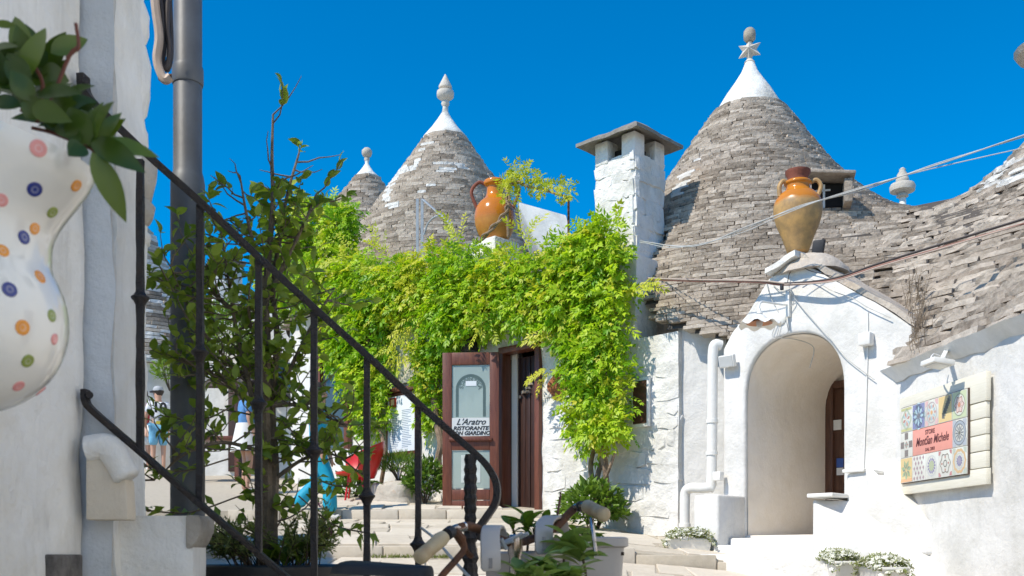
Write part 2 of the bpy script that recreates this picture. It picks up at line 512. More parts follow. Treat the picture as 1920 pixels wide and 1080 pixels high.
VINE = leaf_mat('vine_leaf', (0.15, 0.36, 0.014), (0.56, 0.70, 0.035), 0.44)
VINE_YEL = leaf_mat('vine_young_leaf', (0.32, 0.44, 0.016), (0.68, 0.64, 0.07), 0.44)
TREE_LEAF = leaf_mat('tree_leaf', (0.085, 0.165, 0.02), (0.36, 0.45, 0.065), 0.42, 0.4)
BUSH_LEAF = leaf_mat('bush_leaf', (0.06, 0.14, 0.02), (0.22, 0.34, 0.05), 0.35)
JUG_LEAF = leaf_mat('glossy_dark_leaf', (0.025, 0.06, 0.008), (0.14, 0.21, 0.022), 0.28, 0.33, 0.1)
BIKE_LEAF = leaf_mat('planter_leaf', (0.09, 0.17, 0.035), (0.32, 0.43, 0.12), 0.30, 0.35, 0.1)
SMALL_LEAF = leaf_mat('lavender_leaf', (0.10, 0.14, 0.04), (0.30, 0.34, 0.10), 0.25)
FLOWER = leaf_mat('white_flower', (0.66, 0.66, 0.60), (0.82, 0.82, 0.78), 0.2)
PINK = leaf_mat('pink_flower', (0.35, 0.12, 0.25), (0.5, 0.22, 0.36), 0.2)

# ------------------------------------------------------------------ foliage meshes
class Leaves:
    def __init__(s):
        s.v = []; s.f = []; s.t = []; s.n = 0
    def leaf(s, base, d, nrm, L, W, tone, fold=0.18, bend=0.12):
        d = d.normalized()
        x = d.cross(nrm)
        if x.length < 1e-4: x = d.orthogonal()
        x.normalize(); n = x.cross(d)
        k = s.n
        m = base + d * L * 0.5 + n * (L * bend)
        s.v += [base, base + d * L * 0.42 + x * W * 0.5 + n * (W * fold + L * bend * 0.8), base + d * L - n * L * bend * 0.4,
                base + d * L * 0.42 - x * W * 0.5 + n * (W * fold + L * bend * 0.8), m - n * W * 0.08]
        s.f += [(k, k + 1, k + 4), (k + 1, k + 2, k + 4), (k + 2, k + 3, k + 4), (k + 3, k, k + 4)]
        s.t += [tone] * 4
        s.n += 5
    def bigleaf(s, base, d, nrm, L, W, tone, droop=0.25, fold=0.16, seg=6):
        d = d.normalized(); x = d.cross(nrm)
        if x.length < 1e-4: x = d.orthogonal()
        x.normalize(); n = x.cross(d)
        k = s.n
        for i in range(seg + 1):
            t = i / seg
            w = W * 0.5 * (math.sin(math.pi * min(1, t ** 0.8)) ** 0.85 if 0 < t < 1 else 0.02)
            c = base + d * L * t + n * (L * droop * (t - t * t * 1.6))
            s.v += [c + x * w + n * w * fold * 2, c, c - x * w + n * w * fold * 2]
        for i in range(seg):
            a = k + i * 3
            s.f += [(a, a + 1, a + 4, a + 3), (a + 1, a + 2, a + 5, a + 4)]
            s.t += [tone, tone]
        s.n += 3 * (seg + 1)
    def compound(s, base, d, nrm, L, pairs, ll, lw, tone, droop=0.5):
        p = Vector(base); d = d.normalized()
        st = L / pairs
        side = d.cross(nrm)
        if side.length < 1e-4: side = d.orthogonal()
        side.normalize()
        for i in range(pairs):
            d = (d + Vector((0, 0, -droop / pairs))).normalized()
            p = p + d * st
            up = side.cross(d)
            q = 1.0 - 0.35 * abs(i / pairs - 0.5)
            for sg in (-1, 1):
                ld = (side * sg * 0.8 + d * 0.75 + Vector((0, 0, -0.25)) + Vector((random.uniform(-.2, .2), random.uniform(-.2, .2), random.uniform(-.2, .2))))
                s.leaf(p, ld, up + Vector((random.uniform(-.4, .4), random.uniform(-.4, .4), random.uniform(-.2, .4))), ll * q * random.uniform(.8, 1.15), lw * q, min(1, max(0, tone + random.uniform(-.12, .12))), 0.1, 0.06)
        s.leaf(p, d + Vector((0, 0, -0.2)), side.cross(d), ll, lw, tone, 0.1, 0.06)
    def build(s, name, mat, parent=None, **kw):
        arr = np.array([tuple(p) for p in s.v])
        o = np.array([arr[:, 0].mean(), arr[:, 1].mean(), arr[:, 2].min()])
        me = bpy.data.meshes.new(name)
        me.from_pydata([tuple(p) for p in arr - o], [], s.f)
        a = me.attributes.new('tone', 'FLOAT', 'FACE')
        a.data.foreach_set('value', np.array(s.t, dtype=np.float32))
        me.polygons.foreach_set('use_smooth', [True] * len(me.polygons))
        me.materials.append(mat)
        ob = bpy.data.objects.new(name, me); col.objects.link(ob)
        if parent is not None:
            ob.parent = parent; ob.location = Vector(o) - world_loc(parent)
        else: ob.location = o
        setp(ob, **kw)
        return ob

def rv(s=1.0):
    return Vector((random.gauss(0, s), random.gauss(0, s), random.gauss(0, s)))

# shared stone pieces: irregular slabs in a unit cube, 28 triangles each
def stone_mesh(name, mat, jit=0.10, round_=0.10, nx=3, yj=0.3):
    vs = []; fs = []
    for i in range(nx + 1):
        for j in range(2):
            for k in range(2):
                x = -0.5 + i / nx
                sc = 1.0 - (round_ * 0.7 if i in (0, nx) else 0.0)
                y = (-0.5 + j); z = (-0.5 + k) * sc
                if j == 0: z *= (1 - round_)
                if j == 0 and i in (0, nx): x *= 1 - round_ * 0.5; y += round_ * 0.7
                vs.append((x + random.uniform(-jit, jit) * 0.35, y + (random.uniform(-jit, jit) * yj if j == 0 else 0), z + random.uniform(-jit, jit)))
    def id_(i, j, k): return i * 4 + j * 2 + k
    for i in range(nx):
        fs += [(id_(i, 0, 0), id_(i + 1, 0, 0), id_(i + 1, 0, 1), id_(i, 0, 1)), (id_(i, 1, 0), id_(i, 1, 1), id_(i + 1, 1, 1), id_(i + 1, 1, 0)),
               (id_(i, 0, 1), id_(i + 1, 0, 1), id_(i + 1, 1, 1), id_(i, 1, 1)), (id_(i, 0, 0), id_(i, 1, 0), id_(i + 1, 1, 0), id_(i + 1, 0, 0))]
    fs += [(id_(0, 0, 0), id_(0, 0, 1), id_(0, 1, 1), id_(0, 1, 0)), (id_(nx, 0, 0), id_(nx, 1, 0), id_(nx, 1, 1), id_(nx, 0, 1))]
    me = bpy.data.meshes.new(name)
    me.from_pydata(vs, [], fs)
    me.materials.append(mat)
    return me, np.array(vs), fs

def stone_lib(mat, n=14, **kw):
    return [stone_mesh('stone', mat, **kw) for _ in range(n)]

def frame_m(c, x, y, z, sx, sy, sz):
    M = Matrix(((x[0] * sx, y[0] * sy, z[0] * sz, c[0]), (x[1] * sx, y[1] * sy, z[1] * sz, c[1]), (x[2] * sx, y[2] * sy, z[2] * sz, c[2]), (0, 0, 0, 1)))
    return M

def joined_stones(name, items, lib, mat, parent):
    # items: list of (matrix, lib index); all in one mesh with a random tone per stone
    V = []; Fc = []; T = []; k = 0
    for M, i in items:
        _, vs, fs = lib[i]
        A = np.array(M)
        w = vs @ A[:3, :3].T + A[:3, 3]
        V.append(w); Fc += [tuple(q + k for q in f) for f in fs]; T += [random.random()] * len(fs); k += len(vs)
    V = np.concatenate(V)
    o = np.array([V[:, 0].mean(), V[:, 1].mean(), V[:, 2].min()])
    me = bpy.data.meshes.new(name); me.from_pydata([tuple(p) for p in V - o], [], Fc)
    a = me.attributes.new('tone', 'FLOAT', 'FACE'); a.data.foreach_set('value', np.array(T, dtype=np.float32))
    me.materials.append(mat)
    ob = bpy.data.objects.new(name, me); col.objects.link(ob)
    ob.parent = parent; ob.location = Vector(o) - world_loc(parent)
    ob['kind'] = 'stuff'
    return ob

def lay_stones(items, lib, lib_white, parent, mat, mat_white, limit=300):
    # items: (matrix, centre, outward, area, white) - the ones that show largest become parts of their own
    sc = []
    for i, (M, c, n_, area, white) in enumerate(items):
        view = (Vector((0, 0, CAMZ)) - c)
        fac = max(0.0, n_.dot(view.normalized()))
        x, y = topx(c)
        inside = 1.0 if (-20 < x < 1940 and -20 < y < 1100) else 0.0
        sc.append((inside * fac * area / view.length_squared, i))
    sc.sort(reverse=True)
    own = set(i for s_, i in sc[:limit] if s_ > 0)
    rest = []; rest_w = []
    for i, (M, c, n_, area, white) in enumerate(items):
        k = random.randrange(min(len(lib), len(lib_white)))
        if i in own:
            piece('stone', (lib_white if white else lib)[k][0], parent, M)
        else:
            (rest_w if white else rest).append((M, k))
    if rest: joined_stones('stone_courses', rest, lib, mat, parent)
    if rest_w: joined_stones('limewashed_courses', rest_w, lib_white, mat_white, parent)

def text_mesh(body, size, M, mat, parent, name, shear=0.0, align='CENTER', bold=0.0, sx=1.0, depth=0.0006):
    cu = bpy.data.curves.new(name, 'FONT')
    cu.body = body; cu.size = size; cu.align_x = align; cu.align_y = 'CENTER'
    cu.shear = shear; cu.extrude = depth; cu.offset = bold
    cu.resolution_u = 3
    tmp = bpy.data.objects.new(name, cu); col.objects.link(tmp)
    dg = bpy.context.evaluated_depsgraph_get()
    me = bpy.data.meshes.new_from_object(tmp.evaluated_get(dg))
    bpy.data.objects.remove(tmp); 
    me.materials.clear(); me.materials.append(mat)
    o = bpy.data.objects.new(name, me); col.objects.link(o)
    o.parent = parent
    o.matrix_local = Matrix.Translation(-world_loc(parent)) @ M @ Matrix.Diagonal((sx, 1, 1, 1))
    return o

def basis(o, x, y):
    x = Vector(x).normalized(); y = (Vector(y) - x * x.dot(Vector(y))).normalized(); z = x.cross(y)
    return Matrix(((x.x, y.x, z.x, o[0]), (x.y, y.y, z.y, o[1]), (x.z, y.z, z.z, o[2]), (0, 0, 0, 1)))

def grid_wall(name, O, U, V, nu, nv, mat, parent=None, amp=0.01, fr=2.0, thick=None, skip=None, edge=0.0, **kw):
    # an uneven plaster face O + u U + v V, closed towards the back
    O = Vector(O); U = Vector(U); V = Vector(V); nn = U.cross(V).normalized()
    mb = MB(); vs = []
    for j in range(nv + 1):
        for i in range(nu + 1):
            p = O + U * (i / nu) + V * (j / nv)
            d = noise.fractal(p * fr, 1.0, 2.0, 4) * amp
            if edge and i == nu:
                p = p + U.normalized() * noise.fractal(p * 5.0 + Vector((3, 1, 7)), 1.0, 2.0, 4) * edge
            vs.append(p + nn * d)
    fs = [(j * (nu + 1) + i, j * (nu + 1) + i + 1, (j + 1) * (nu + 1) + i + 1, (j + 1) * (nu + 1) + i) for j in range(nv) for i in range(nu)]
    if thick:
        k = len(vs); T = -nn * thick
        loop = [i for i in range(nu + 1)] + [j * (nu + 1) + nu for j in range(1, nv + 1)] + [nv * (nu + 1) + i for i in range(nu - 1, -1, -1)] + [j * (nu + 1) for j in range(nv - 1, 0, -1)]
        for q in loop: vs.append(Vector(vs[q]) + T)
        n = len(loop)
        for i in range(n):
            fs.append((loop[i], k + i, k + (i + 1) % n, loop[(i + 1) % n]))
        fs.append(tuple(range(k, k + n)))
    mb.add(vs, fs)
    return mb.build(name, mat, parent, smooth=True, angle=50, **kw)

# ------------------------------------------------------------------ ground: a stepped, rising street
STEP1, STEP2 = 9.0, 12.0
def gz(X, Y, side=1):
    # side: +1 on top of a riser, -1 below it (only matters exactly on a step line)
    if Y < 3.5: z = 0.35
    elif Y < STEP1 or (Y == STEP1 and side < 0): z = 0.35 + (Y - 3.5) * (1.376 - 0.35) / 5.5
    elif Y < STEP2 or (Y == STEP2 and side < 0): z = 1.472 + (Y - STEP1) * (1.828 - 1.472) / 3.0
    elif Y < 26: z = 1.936 + (Y - STEP2) * 0.14
    else: z = 1.936 + 14 * 0.14 + (min(Y, 60) - 26) * 0.03
    f = min(1.0, max(0.0, (Y - 5.0) / 3.0)) * (1 - min(1.0, max(0.0, (Y - 12.0) / 3.0)))
    z -= 0.085 * min(2.4, max(0.0, X - 0.55)) * f
    return z

mb = MB()
ys = [(-300, 1), (-40, 1), (-5, 1), (0, 1), (2, 1), (3.5, 1)] + [(y, 1) for y in np.arange(4, 9, 0.5)] + [(STEP1, -1), (STEP1, 1)] + [(y, 1) for y in np.arange(9.5, 12, 0.5)] + [(STEP2, -1), (STEP2, 1)] + \
     [(y, 1) for y in np.arange(12.5, 26, 0.75)] + [(26, 1), (40, 1), (60, 1), (300, 1), (900, 1)]
xs = [-600, -60, -12] + list(np.arange(-6, 6.01, 0.5)) + [12, 60, 600]
vs = []
for (y, s_) in ys:
    for x in xs:
        vs.append((x, y, gz(x, y, s_)))
nx_ = len(xs)
fs = [(j * nx_ + i, j * nx_ + i + 1, (j + 1) * nx_ + i + 1, (j + 1) * nx_ + i) for j in range(len(ys) - 1) for i in range(nx_ - 1)]
mb.add(vs, fs)
street = mb.build('street', GROUND, None, kind='structure', label='rising stone paved lane with low steps')

# irregular paving slabs, each its own piece
def slab(poly, h, name='paving_stone'):
    mb = MB()
    n = len(poly)
    c = Vector((sum(p[0] for p in poly) / n, sum(p[1] for p in poly) / n, 0))
    top = [Vector((p[0], p[1], gz(p[0], p[1]) + h)) for p in poly]
    ins = []
    for p in top:
        d = (c - Vector((p.x, p.y, 0))); d.z = 0; d = d.normalized() * 0.012
        ins.append(p + d)
    base = [p + Vector((0, 0, -0.05)) for p in top]
    low = [p + Vector((0, 0, -0.008)) for p in top]
    vs = ins + low + base
    fs = [tuple(range(n))]
    for i in range(n):
        j = (i + 1) % n
        fs += [(i, n + i, n + j, j), (n + i, 2 * n + i, 2 * n + j, n + j)]
    mb.add(vs, fs)
    return mb.build(name, PAVE, street)

def pave_band(y0, y1, rows, x0, x1, wmin, wmax, keep):
    d = (y1 - y0) / rows
    xb = {}
    edges = []
    for r in range(rows + 1):
        edges.append(lambda x, r=r: y0 + d * r + (0 if r in (0, rows) else 0.10 * noise.noise(Vector((x * 0.9, r * 3.1, 0.5)))))
    for r in range(rows):
        x = x0 + random.uniform(-0.3, 0)
        while x < x1:
            w = random.uniform(wmin, wmax)
            g = 0.015
            sk0, sk1 = random.uniform(-0.06, 0.06), random.uniform(-0.06, 0.06)
            def Yb(xx): return edges[r](xx) + g
            def Yt(xx): return edges[r + 1](xx) - g
            xa, xc = x + g, x + w - g
            xm = (xa + xc) / 2
            poly = [(xa, Yb(xa)), (xm, Yb(xm) + random.uniform(0, .02)), (xc, Yb(xc)), (xc + sk1, Yt(xc + sk1)), (xm, Yt(xm) - random.uniform(0, .02)), (xa + sk0, Yt(xa + sk0))]
            cx, cy = xm, (Yb(xm) + Yt(xm)) / 2
            if keep(cx, cy): slab(poly, random.uniform(0.006, 0.03))
            x += w
def in_view(cx, cy):
    x, y = topx((cx, cy, gz(cx, cy)))
    front = (cx - C1[0]) * NX + (cy - C1[1]) * NY
    if front < 2.62 and cx > -6: return False
    if cx > WX0 - WK * cy - 0.05: return False
    return 560 < x < 1560 and y < 1120
pave_band(7.2, STEP1 - 0.02, 5, -2.4, 3.6, 0.3, 0.62, in_view)
pave_band(STEP1 + 0.16, STEP2 - 0.02, 7, -2.9, 2.4, 0.3, 0.65, in_view)
pave_band(STEP2 + 0.18, 15.0, 6, -4.0, 0.2, 0.32, 0.7, in_view)
# dressed kerb stones on the two risers
for (sy, xa, xb, hz) in ((STEP1, -2.6, 2.0, 0.10), (STEP2, -3.4, -0.2, 0.112)):
    x = xa
    while x < xb:
        w = random.uniform(0.45, 0.85)
        zb = gz(x + w / 2, sy, -1); zt = gz(x + w / 2, sy, 1)
        mbk = MB().box((x + w / 2, sy + 0.065, (zb - 0.06 + zt + 0.014) / 2), (1, 0, 0), (0, 1, 0), (0, 0, 1), w / 2 - 0.006, 0.085, (zt + 0.014 - zb + 0.06) / 2)
        o = mbk.build('kerb_stone', PAVE, street, bevel=0.012)
        x += w

# ------------------------------------------------------------------ roofs: height fields of the dry-stone cones
def h_cone1(x, y):
    r = math.hypot(x - C1[0], y - C1[1])
    return 7.82 - 1.47 * r

C2 = (5.75, 10.5)
ZA2, ZE2 = 6.15, 3.06
def h_cone2(x, y):
    dx, dy = x - C2[0], y - C2[1]
    u = dx * 0.996 + dy * 0.0895; v = -dx * 0.0895 + dy * 0.996
    d2 = ((abs(u) / 2.45) ** 2.2 + (abs(v) / 3.6) ** 2.2) ** (1 / 2.2)
    d6 = ((abs(u) / 2.45) ** 7 + (abs(v) / 6.2) ** 7) ** (1 / 7)
    t = min(1, max(0, (d6 - 0.35) / 0.65)); t = t * t * (3 - 2 * t)
    return ZA2 - (ZA2 - ZE2) * (d2 * (1 - t) + d6 * t)

def H12(x, y):
    a, b, k = h_cone1(x, y), h_cone2(x, y), 3.0
    return max(a, b) + max(k - abs(a - b), 0) ** 2 / (4 * k)

def ring(center, z, H, nth=180, rmax=7.0):
    rs = []
    for i in range(nth):
        th = 2 * math.pi * i / nth
        c, s_ = math.cos(th), math.sin(th)
        lo = 0.02; r = 0.02
        step = 0.12
        while r < rmax and H(center[0] + c * r, center[1] + s_ * r) > z: 
            lo = r; r += step
        hi = r
        for _ in range(9):
            m = (lo + hi) / 2
            if H(center[0] + c * m, center[1] + s_ * m) > z: lo = m
            else: hi = m
        rs.append((lo + hi) / 2)
    return rs

def cone_roof(center, H, z0, z1, dz, wmin, wmax, depth, accept, white, nth=180, gap=0.004, jit=0.006, tilt=0.0, facing=-0.25, hlo=0.76, hhi=0.84, cv=0.09):
    items = []; rings = []
    z = z0
    while z < z1:
        dzz = dz(z) if callable(dz) else dz
        dzz *= random.uniform(1 - cv, 1 + cv)
        rs = ring(center, z, H, nth)
        pts = [Vector((center[0] + math.cos(2 * math.pi * i / nth) * r, center[1] + math.sin(2 * math.pi * i / nth) * r, z)) for i, r in enumerate(rs)]
        rings.append((z, rs))
        # walk along the ring
        cum = [0.0]
        for i in range(nth): cum.append(cum[-1] + min(0.6, (pts[(i + 1) % nth] - pts[i]).length))
        tot = cum[-1]; s_ = random.uniform(0, 0.2); i = 0
        wmi = wmin(z) if callable(wmin) else wmin; wma = wmax(z) if callable(wmax) else wmax
        while s_ < tot - wmi * 0.5:
            w = random.uniform(wmi, wma) * (0.7 if random.random() < 0.15 else 1.0)
            sm = s_ + w / 2
            while i < nth - 1 and cum[i + 1] < sm: i += 1
            t = (sm - cum[i]) / max(1e-6, cum[i + 1] - cum[i])
            a, b = pts[i], pts[(i + 1) % nth]
            s_ += w
            if (b - a).length > 0.55: continue
            c = a.lerp(b, min(1, max(0, t)))
            tan = (b - a).normalized()
            out = Vector((tan.y, -tan.x, 0))
            if out.dot(c - Vector((center[0], center[1], z))) < 0: out = -out
            view = Vector((0, 0, c.z)) - c
            if out.dot(view.normalized()) < facing: continue
            if not accept(c): continue
            yaw = random.uniform(-0.03, 0.03)
            x = (tan + out * yaw).normalized(); y = -Vector((x.y, -x.x, 0))
            if y.dot(out) > 0: y = -y
            zr = random.uniform(-0.012, 0.012) + tilt
            x = (x + UP * zr).normalized(); zz = x.cross(y).normalized()
            if zz.z < 0: zz = -zz
            # unit stone: front at y=-0.5 -> outward
            yv = -out if False else y
            cc = c - out * (depth * 0.5) + out * random.uniform(-jit, jit) * 1.5 + UP * (dzz * 0.5)
            M = frame_m(cc, x, yv, zz, w - gap, depth, dzz * random.uniform(hlo, hhi) - 0.002)
            items.append((M, c + UP * dzz * 0.5, out, w * dzz, white(c)))
        z += dzz
    return items, rings

def core_mesh(name, center, rings, mat, parent, inset=0.07, accept=None, top=None):
    mb = MB(); vs = []; fs = []; n = len(rings[0][1])
    for (z, rs) in rings:
        for i, r in enumerate(rs):
            th = 2 * math.pi * i / n
            rr = max(0.02, r - inset)
            vs.append((center[0] + math.cos(th) * rr, center[1] + math.sin(th) * rr, z))
    for j in range(len(rings) - 1):
        for i in range(n):
            i2 = (i + 1) % n
            q = (j * n + i, j * n + i2, (j + 1) * n + i2, (j + 1) * n + i)
            if accept is None or all(accept(vs[k]) for k in q): fs.append(q)
    mb.add(vs, fs)
    return mb.build(name, mat, parent, smooth=True)

LIB = stone_lib(ROOF_STONE, 20, jit=0.06, round_=0.05, yj=0.35)
LIB_BIG = stone_lib(ROOF_STONE_BIG, 18, jit=0.11, round_=0.06, nx=4, yj=0.34)
LIB_W = stone_lib(STONE_WHITE, 18, jit=0.10, round_=0.06)

def facade_b(p): return (p[0] - C1[0]) * NX + (p[1] - C1[1]) * NY
def facade_a(p): return (p[0] - C1[0]) * EX + (p[1] - C1[1]) * EY
def wall_out(p): return (WX0 - WK * p[1] - p[0])       # > 0: on the street side of the shop wall

y_far_ = WX0 / ((1645 - 960) / FPX + WK)
A_FR = fa(1228, 2.55)
AL_, AR_ = fa(1397, 2.75), fa(1581, 2.75)
A_GL, A_GR = fa(1352, 2.75), fa(1716, 2.75)
CH_A0, CH_A1, CH_B0, CH_B1 = fa(1190, 2.35) - 0.58, fa(1190, 2.35), 1.77, 2.35

def acc1(c):
    if h_cone2(c[0], c[1]) > h_cone1(c[0], c[1]) + 0.22: return False
    a, b = facade_a(c), facade_b(c)
    if b > (2.64 if a > A_FR else 2.45): return False
    if a > A_GL and c[1] < y_far_ and wall_out(c) > 0.05: return False
    if AL_ - 0.06 < a < AR_ + 0.42 and b > 0.9 and c[2] < 3.72: return False
    if CH_A0 - 0.02 < a < CH_A1 + 0.02 and CH_B0 < b < CH_B1 + 0.03 and c[2] > 4.2: return False
    return True
def acc2(c):
    if h_cone1(c[0], c[1]) >= h_cone2(c[0], c[1]) + 0.22: return False
    if wall_out(c) > 0.13: return False
    if facade_b(c) > 2.62 and facade_a(c) < fa(1690, 2.75): return False
    return c[1] > 4.6

def near_poly(c, poly, d):
    if c[1] <= 0: return False
    x, y = topx(c)
    for (x0, y0), (x1, y1) in zip(poly[:-1], poly[1:]):
        dx, dy = x1 - x0, y1 - y0
        t = max(0, min(1, ((x - x0) * dx + (y - y0) * dy) / (dx * dx + dy * dy + 1e-9)))
        if math.hypot(x - x0 - dx * t, y - y0 - dy * t) < d: return True
    return False

WHITE_1 = [(1330, 255), (1318, 285), (1292, 318), (1275, 350), (1262, 380)]
def white1(c): return near_poly(c, WHITE_1, 4) and random.random() < 0.75
def white2(c):
    return (near_poly(c, [(1842, 352), (1870, 340)], 7) or near_poly(c, [(1858, 330), (1900, 308)], 8) or near_poly(c, [(1888, 345), (1925, 322)], 8)) and random.random() < 0.9

# ---- large trullo with the arched porch
trullo = empty('trullo_house', (C1[0], C1[1], 2.0), 'large grey stone cone trullo with star pinnacle and white arched porch', 'trullo')
def ds1(z): return 0.047 if z < 6.2 else 0.043
it1, rg1 = cone_roof(C1, H12, 3.36, 7.12, ds1, lambda z: 0.11, lambda z: 0.30, 0.20, acc1, white1, nth=150)
roof1 = core_mesh('roof', C1, [r for i, r in enumerate(rg1) if i % 2 == 0] + [(7.2, [0.4] * 150), (7.5, [0.2] * 150)], ROOF_CORE, trullo, 0.075, lambda p: facade_b(p) < (2.6 if facade_a(p) > A_FR else 2.4) and not (AL_ - 0.1 < facade_a(p) < AR_ + 0.45 and facade_b(p) > 0.85 and p[2] < 3.75))
lay_stones(it1, LIB, LIB_W, roof1, ROOF_STONE, STONE_WHITE)

# limewashed cap and star pinnacle
def lumpy_cone(prof, c, seg, amp):
    mb = MB().lathe(prof, c, seg)
    vs = []
    for p in mb.v:
        v = Vector(p); d = v - Vector(c); d.z = 0
        if d.length > 1e-3: v = v + d.normalized() * noise.fractal(v * 4.0, 1.0, 2.0, 3) * amp
        vs.append(tuple(v))
    mb.v = vs
    return mb
cap1 = lumpy_cone([(0.445, 7.06), (0.455, 7.12), (0.385, 7.24), (0.29, 7.39), (0.195, 7.53), (0.115, 7.66), (0.07, 7.75), (0.05, 7.79)], (C1[0], C1[1], 0), 28, 0.02).build('white_cap', LIME_CAP, roof1, smooth=True)
pc = Vector((C1[0], C1[1], 7.765))
pin = MB().lathe([(0.045, 0), (0.07, 0.025), (0.05, 0.05), (0.035, 0.07)], pc, 12).build('pinnacle', CARVED, trullo, smooth=True)
# stellated star
mb = MB()
sc_ = pc + Vector((0, 0, 0.185))
pts6 = []
for i in range(12):
    a = math.pi / 6 * i + math.pi / 2
    r = 0.165 if i % 2 == 0 else 0.088
    pts6.append((r * math.cos(a), r * math.sin(a)))
fx = Vector((0.92, -0.35, 0)).normalized(); fn = Vector((-0.35, -0.92, 0)).normalized()
vs = [sc_ + fx * x + UP * z for (x, z) in pts6] + [sc_ + fn * 0.10, sc_ - fn * 0.10]
fs = []
for i in range(12):
    j = (i + 1) % 12
    fs += [(i, j, 12), (j, i, 13)]
mb.add(vs, fs)
mb.build('star', CARVED, pin)
MB().lathe([(0.05, 0.30), (0.075, 0.33), (0.08, 0.38), (0.075, 0.43), (0.05, 0.465), (0.01, 0.475)], pc, 14).build('knob', CAP_STONE, pin, smooth=True)

# dormer window in the cone
dm = trullo
def on_roof(px, py, H):
    Y = 7.0
    while Y < 20:
        p = at(px, py, Y)
        if p.z < H(p.x, p.y): return p
        Y += 0.01
    return at(px, py, 12)
dp = on_roof(1546, 374, H12) + Vector((-0.02, -0.14, 0))
dx_ = Vector((0.97, -0.24, 0)).normalized(); dn = Vector((-0.24, -0.97, 0)).normalized()
mb = MB().box(dp - dn * 0.30, dx_, dn, UP, 0.20, 0.27, 0.16)
o = mb.build('dormer', DARK, trullo)
MB().box(dp + dn * 0.02 + dx_ * 0.215 - UP * 0.04, dx_, dn, UP, 0.045, 0.22, 0.13).build('dormer_jamb', ROOF_STONE_BIG, o, bevel=0.012)
MB().box(dp + dn * 0.0 - dx_ * 0.21 - UP * 0.04, dx_, dn, UP, 0.04, 0.22, 0.13).build('dormer_jamb', ROOF_STONE_BIG, o, bevel=0.012)
s3 = (dx_ - UP * 0.12).normalized()
MB().box(dp + dn * 0.05 + UP * 0.165, s3, dn, s3.cross(dn) * -1, 0.29, 0.24, 0.02).build('dormer_slab', ROOF_STONE_BIG, o, bevel=0.014)
MB().box(dp + dn * 0.0 - dx_ * 0.03 - UP * 0.015, dx_, dn, UP, 0.012, 0.015, 0.13).build('window_bar', WHITE_PAINT, o)
MB().box(dp + dn * 0.0 - dx_ * 0.06 + UP * 0.05, dx_, dn, UP, 0.10, 0.015, 0.010).build('window_bar', WHITE_PAINT, o)
MB().box(dp - dn * 0.005 - UP * 0.02, dx_, dn, UP, 0.17, 0.01, 0.12).build('window_pane', DARK, o)

# gable porch (plane b = GB)
GB = 2.75
def gp(px, py): 
    p = F(px, py, GB); return (facade_a(p), p.z)
al, ar = fa(1397, GB), fa(1581, GB)
zt_arch = gp(1492, 624)[1]; zs = gp(1490, 738)[1]
out_l = [gp(1355, 655), gp(1372, 622), gp(1400, 588), gp(1440, 522), gp(1497, 488)]
out_r = [gp(1560, 522), gp(1640, 566), gp(1712, 612)]
arch = []
na = 22
for i in range(na + 1):
    t = math.pi * i / na
    ca = math.cos(t); sa = math.sin(t)
    arch.append(((al + ar) / 2 - (ar - al) / 2 * math.copysign(abs(ca) ** 0.88, ca), zs + (zt_arch - zs) * abs(sa) ** 0.88))
zb_ = 1.15
outline = [(out_l[0][0], zb_)] + out_l + out_r + [(out_r[-1][0], zb_), (ar, zb_)] + arch[::-1] + [(al, zb_)]
mb = MB().poly([FP(a, GB, z) for a, z in outline], N3 * -0.30)
porch = mb.build('porch_gable', WHITE, trullo, bevel=0.03, segs=3)
# solid shoulders behind the gable face, up to the roof
mb = MB()
zc_ = zt_arch + 0.04
oL = out_l[0][0] + 0.02; oR = out_r[-1][0] - 0.02
mb.poly([FP(a, GB - 0.302, z) for a, z in [(oL, zc_)] + [(a, z - 0.02) for a, z in out_l[2:] + out_r[:2]] + [(oR, zc_ + 0.0)]], N3 * -0.9)
mb.poly([FP(a, GB - 0.302, z) for a, z in [(oL, zb_), (oL, zc_ - 0.12), (al - 0.03, zc_ - 0.002), (al - 0.03, zb_)]], N3 * -0.9)
mb.poly([FP(a, GB - 0.302, z) for a, z in [(ar + 0.37, zb_), (ar + 0.37, zc_ - 0.002), (oR, zc_ - 0.12), (oR, zb_)]], N3 * -0.9)
mb.build('porch_shoulder', WHITE, porch)
# coping of rough stone over the gable slopes
def coping(pts, w0, w1, lift, name, mat, thick=0.05, back=0.5, front=0.05):
    mb = MB()
    up_pts = [FP(a, GB + front, z + lift) for a, z in pts]
    n = len(up_pts)
    vs = []
    for p in up_pts:
        for (db, dz_) in ((0, -thick), (0, 0), (-back, 0.03), (-back, -thick)):
            q = p + N3 * db + UP * dz_
            q = q + Vector((noise.noise(q * 5) * 0.02, noise.noise(q * 5 + Vector((9, 0, 0))) * 0.02, noise.noise(q * 6 + Vector((0, 5, 0))) * 0.018))
            vs.append(q)
    fs = []
    for i in range(n - 1):
        for k in range(4):
            k2 = (k + 1) % 4
            fs.append((i * 4 + k, i * 4 + k2, (i + 1) * 4 + k2, (i + 1) * 4 + k))
    fs += [(0, 1, 2, 3), ((n - 1) * 4 + 3, (n - 1) * 4 + 2, (n - 1) * 4 + 1, (n - 1) * 4)]
    mb.add(vs, fs)
    return mb.build(name, mat, porch, smooth=True, angle=35)
def subdiv(pts, n):
    o = []
    for (a0, z0), (a1, z1) in zip(pts[:-1], pts[1:]):
        for k in range(n): o.append((a0 + (a1 - a0) * k / n, z0 + (z1 - z0) * k / n))
    o.append(pts[-1]); return o
coping(subdiv([gp(1500, 482), gp(1560, 516), gp(1640, 560), gp(1716, 608)], 6), 0, 0, 0.035, 'coping', ROOF_STONE_BIG, 0.06, 0.55, 0.0)
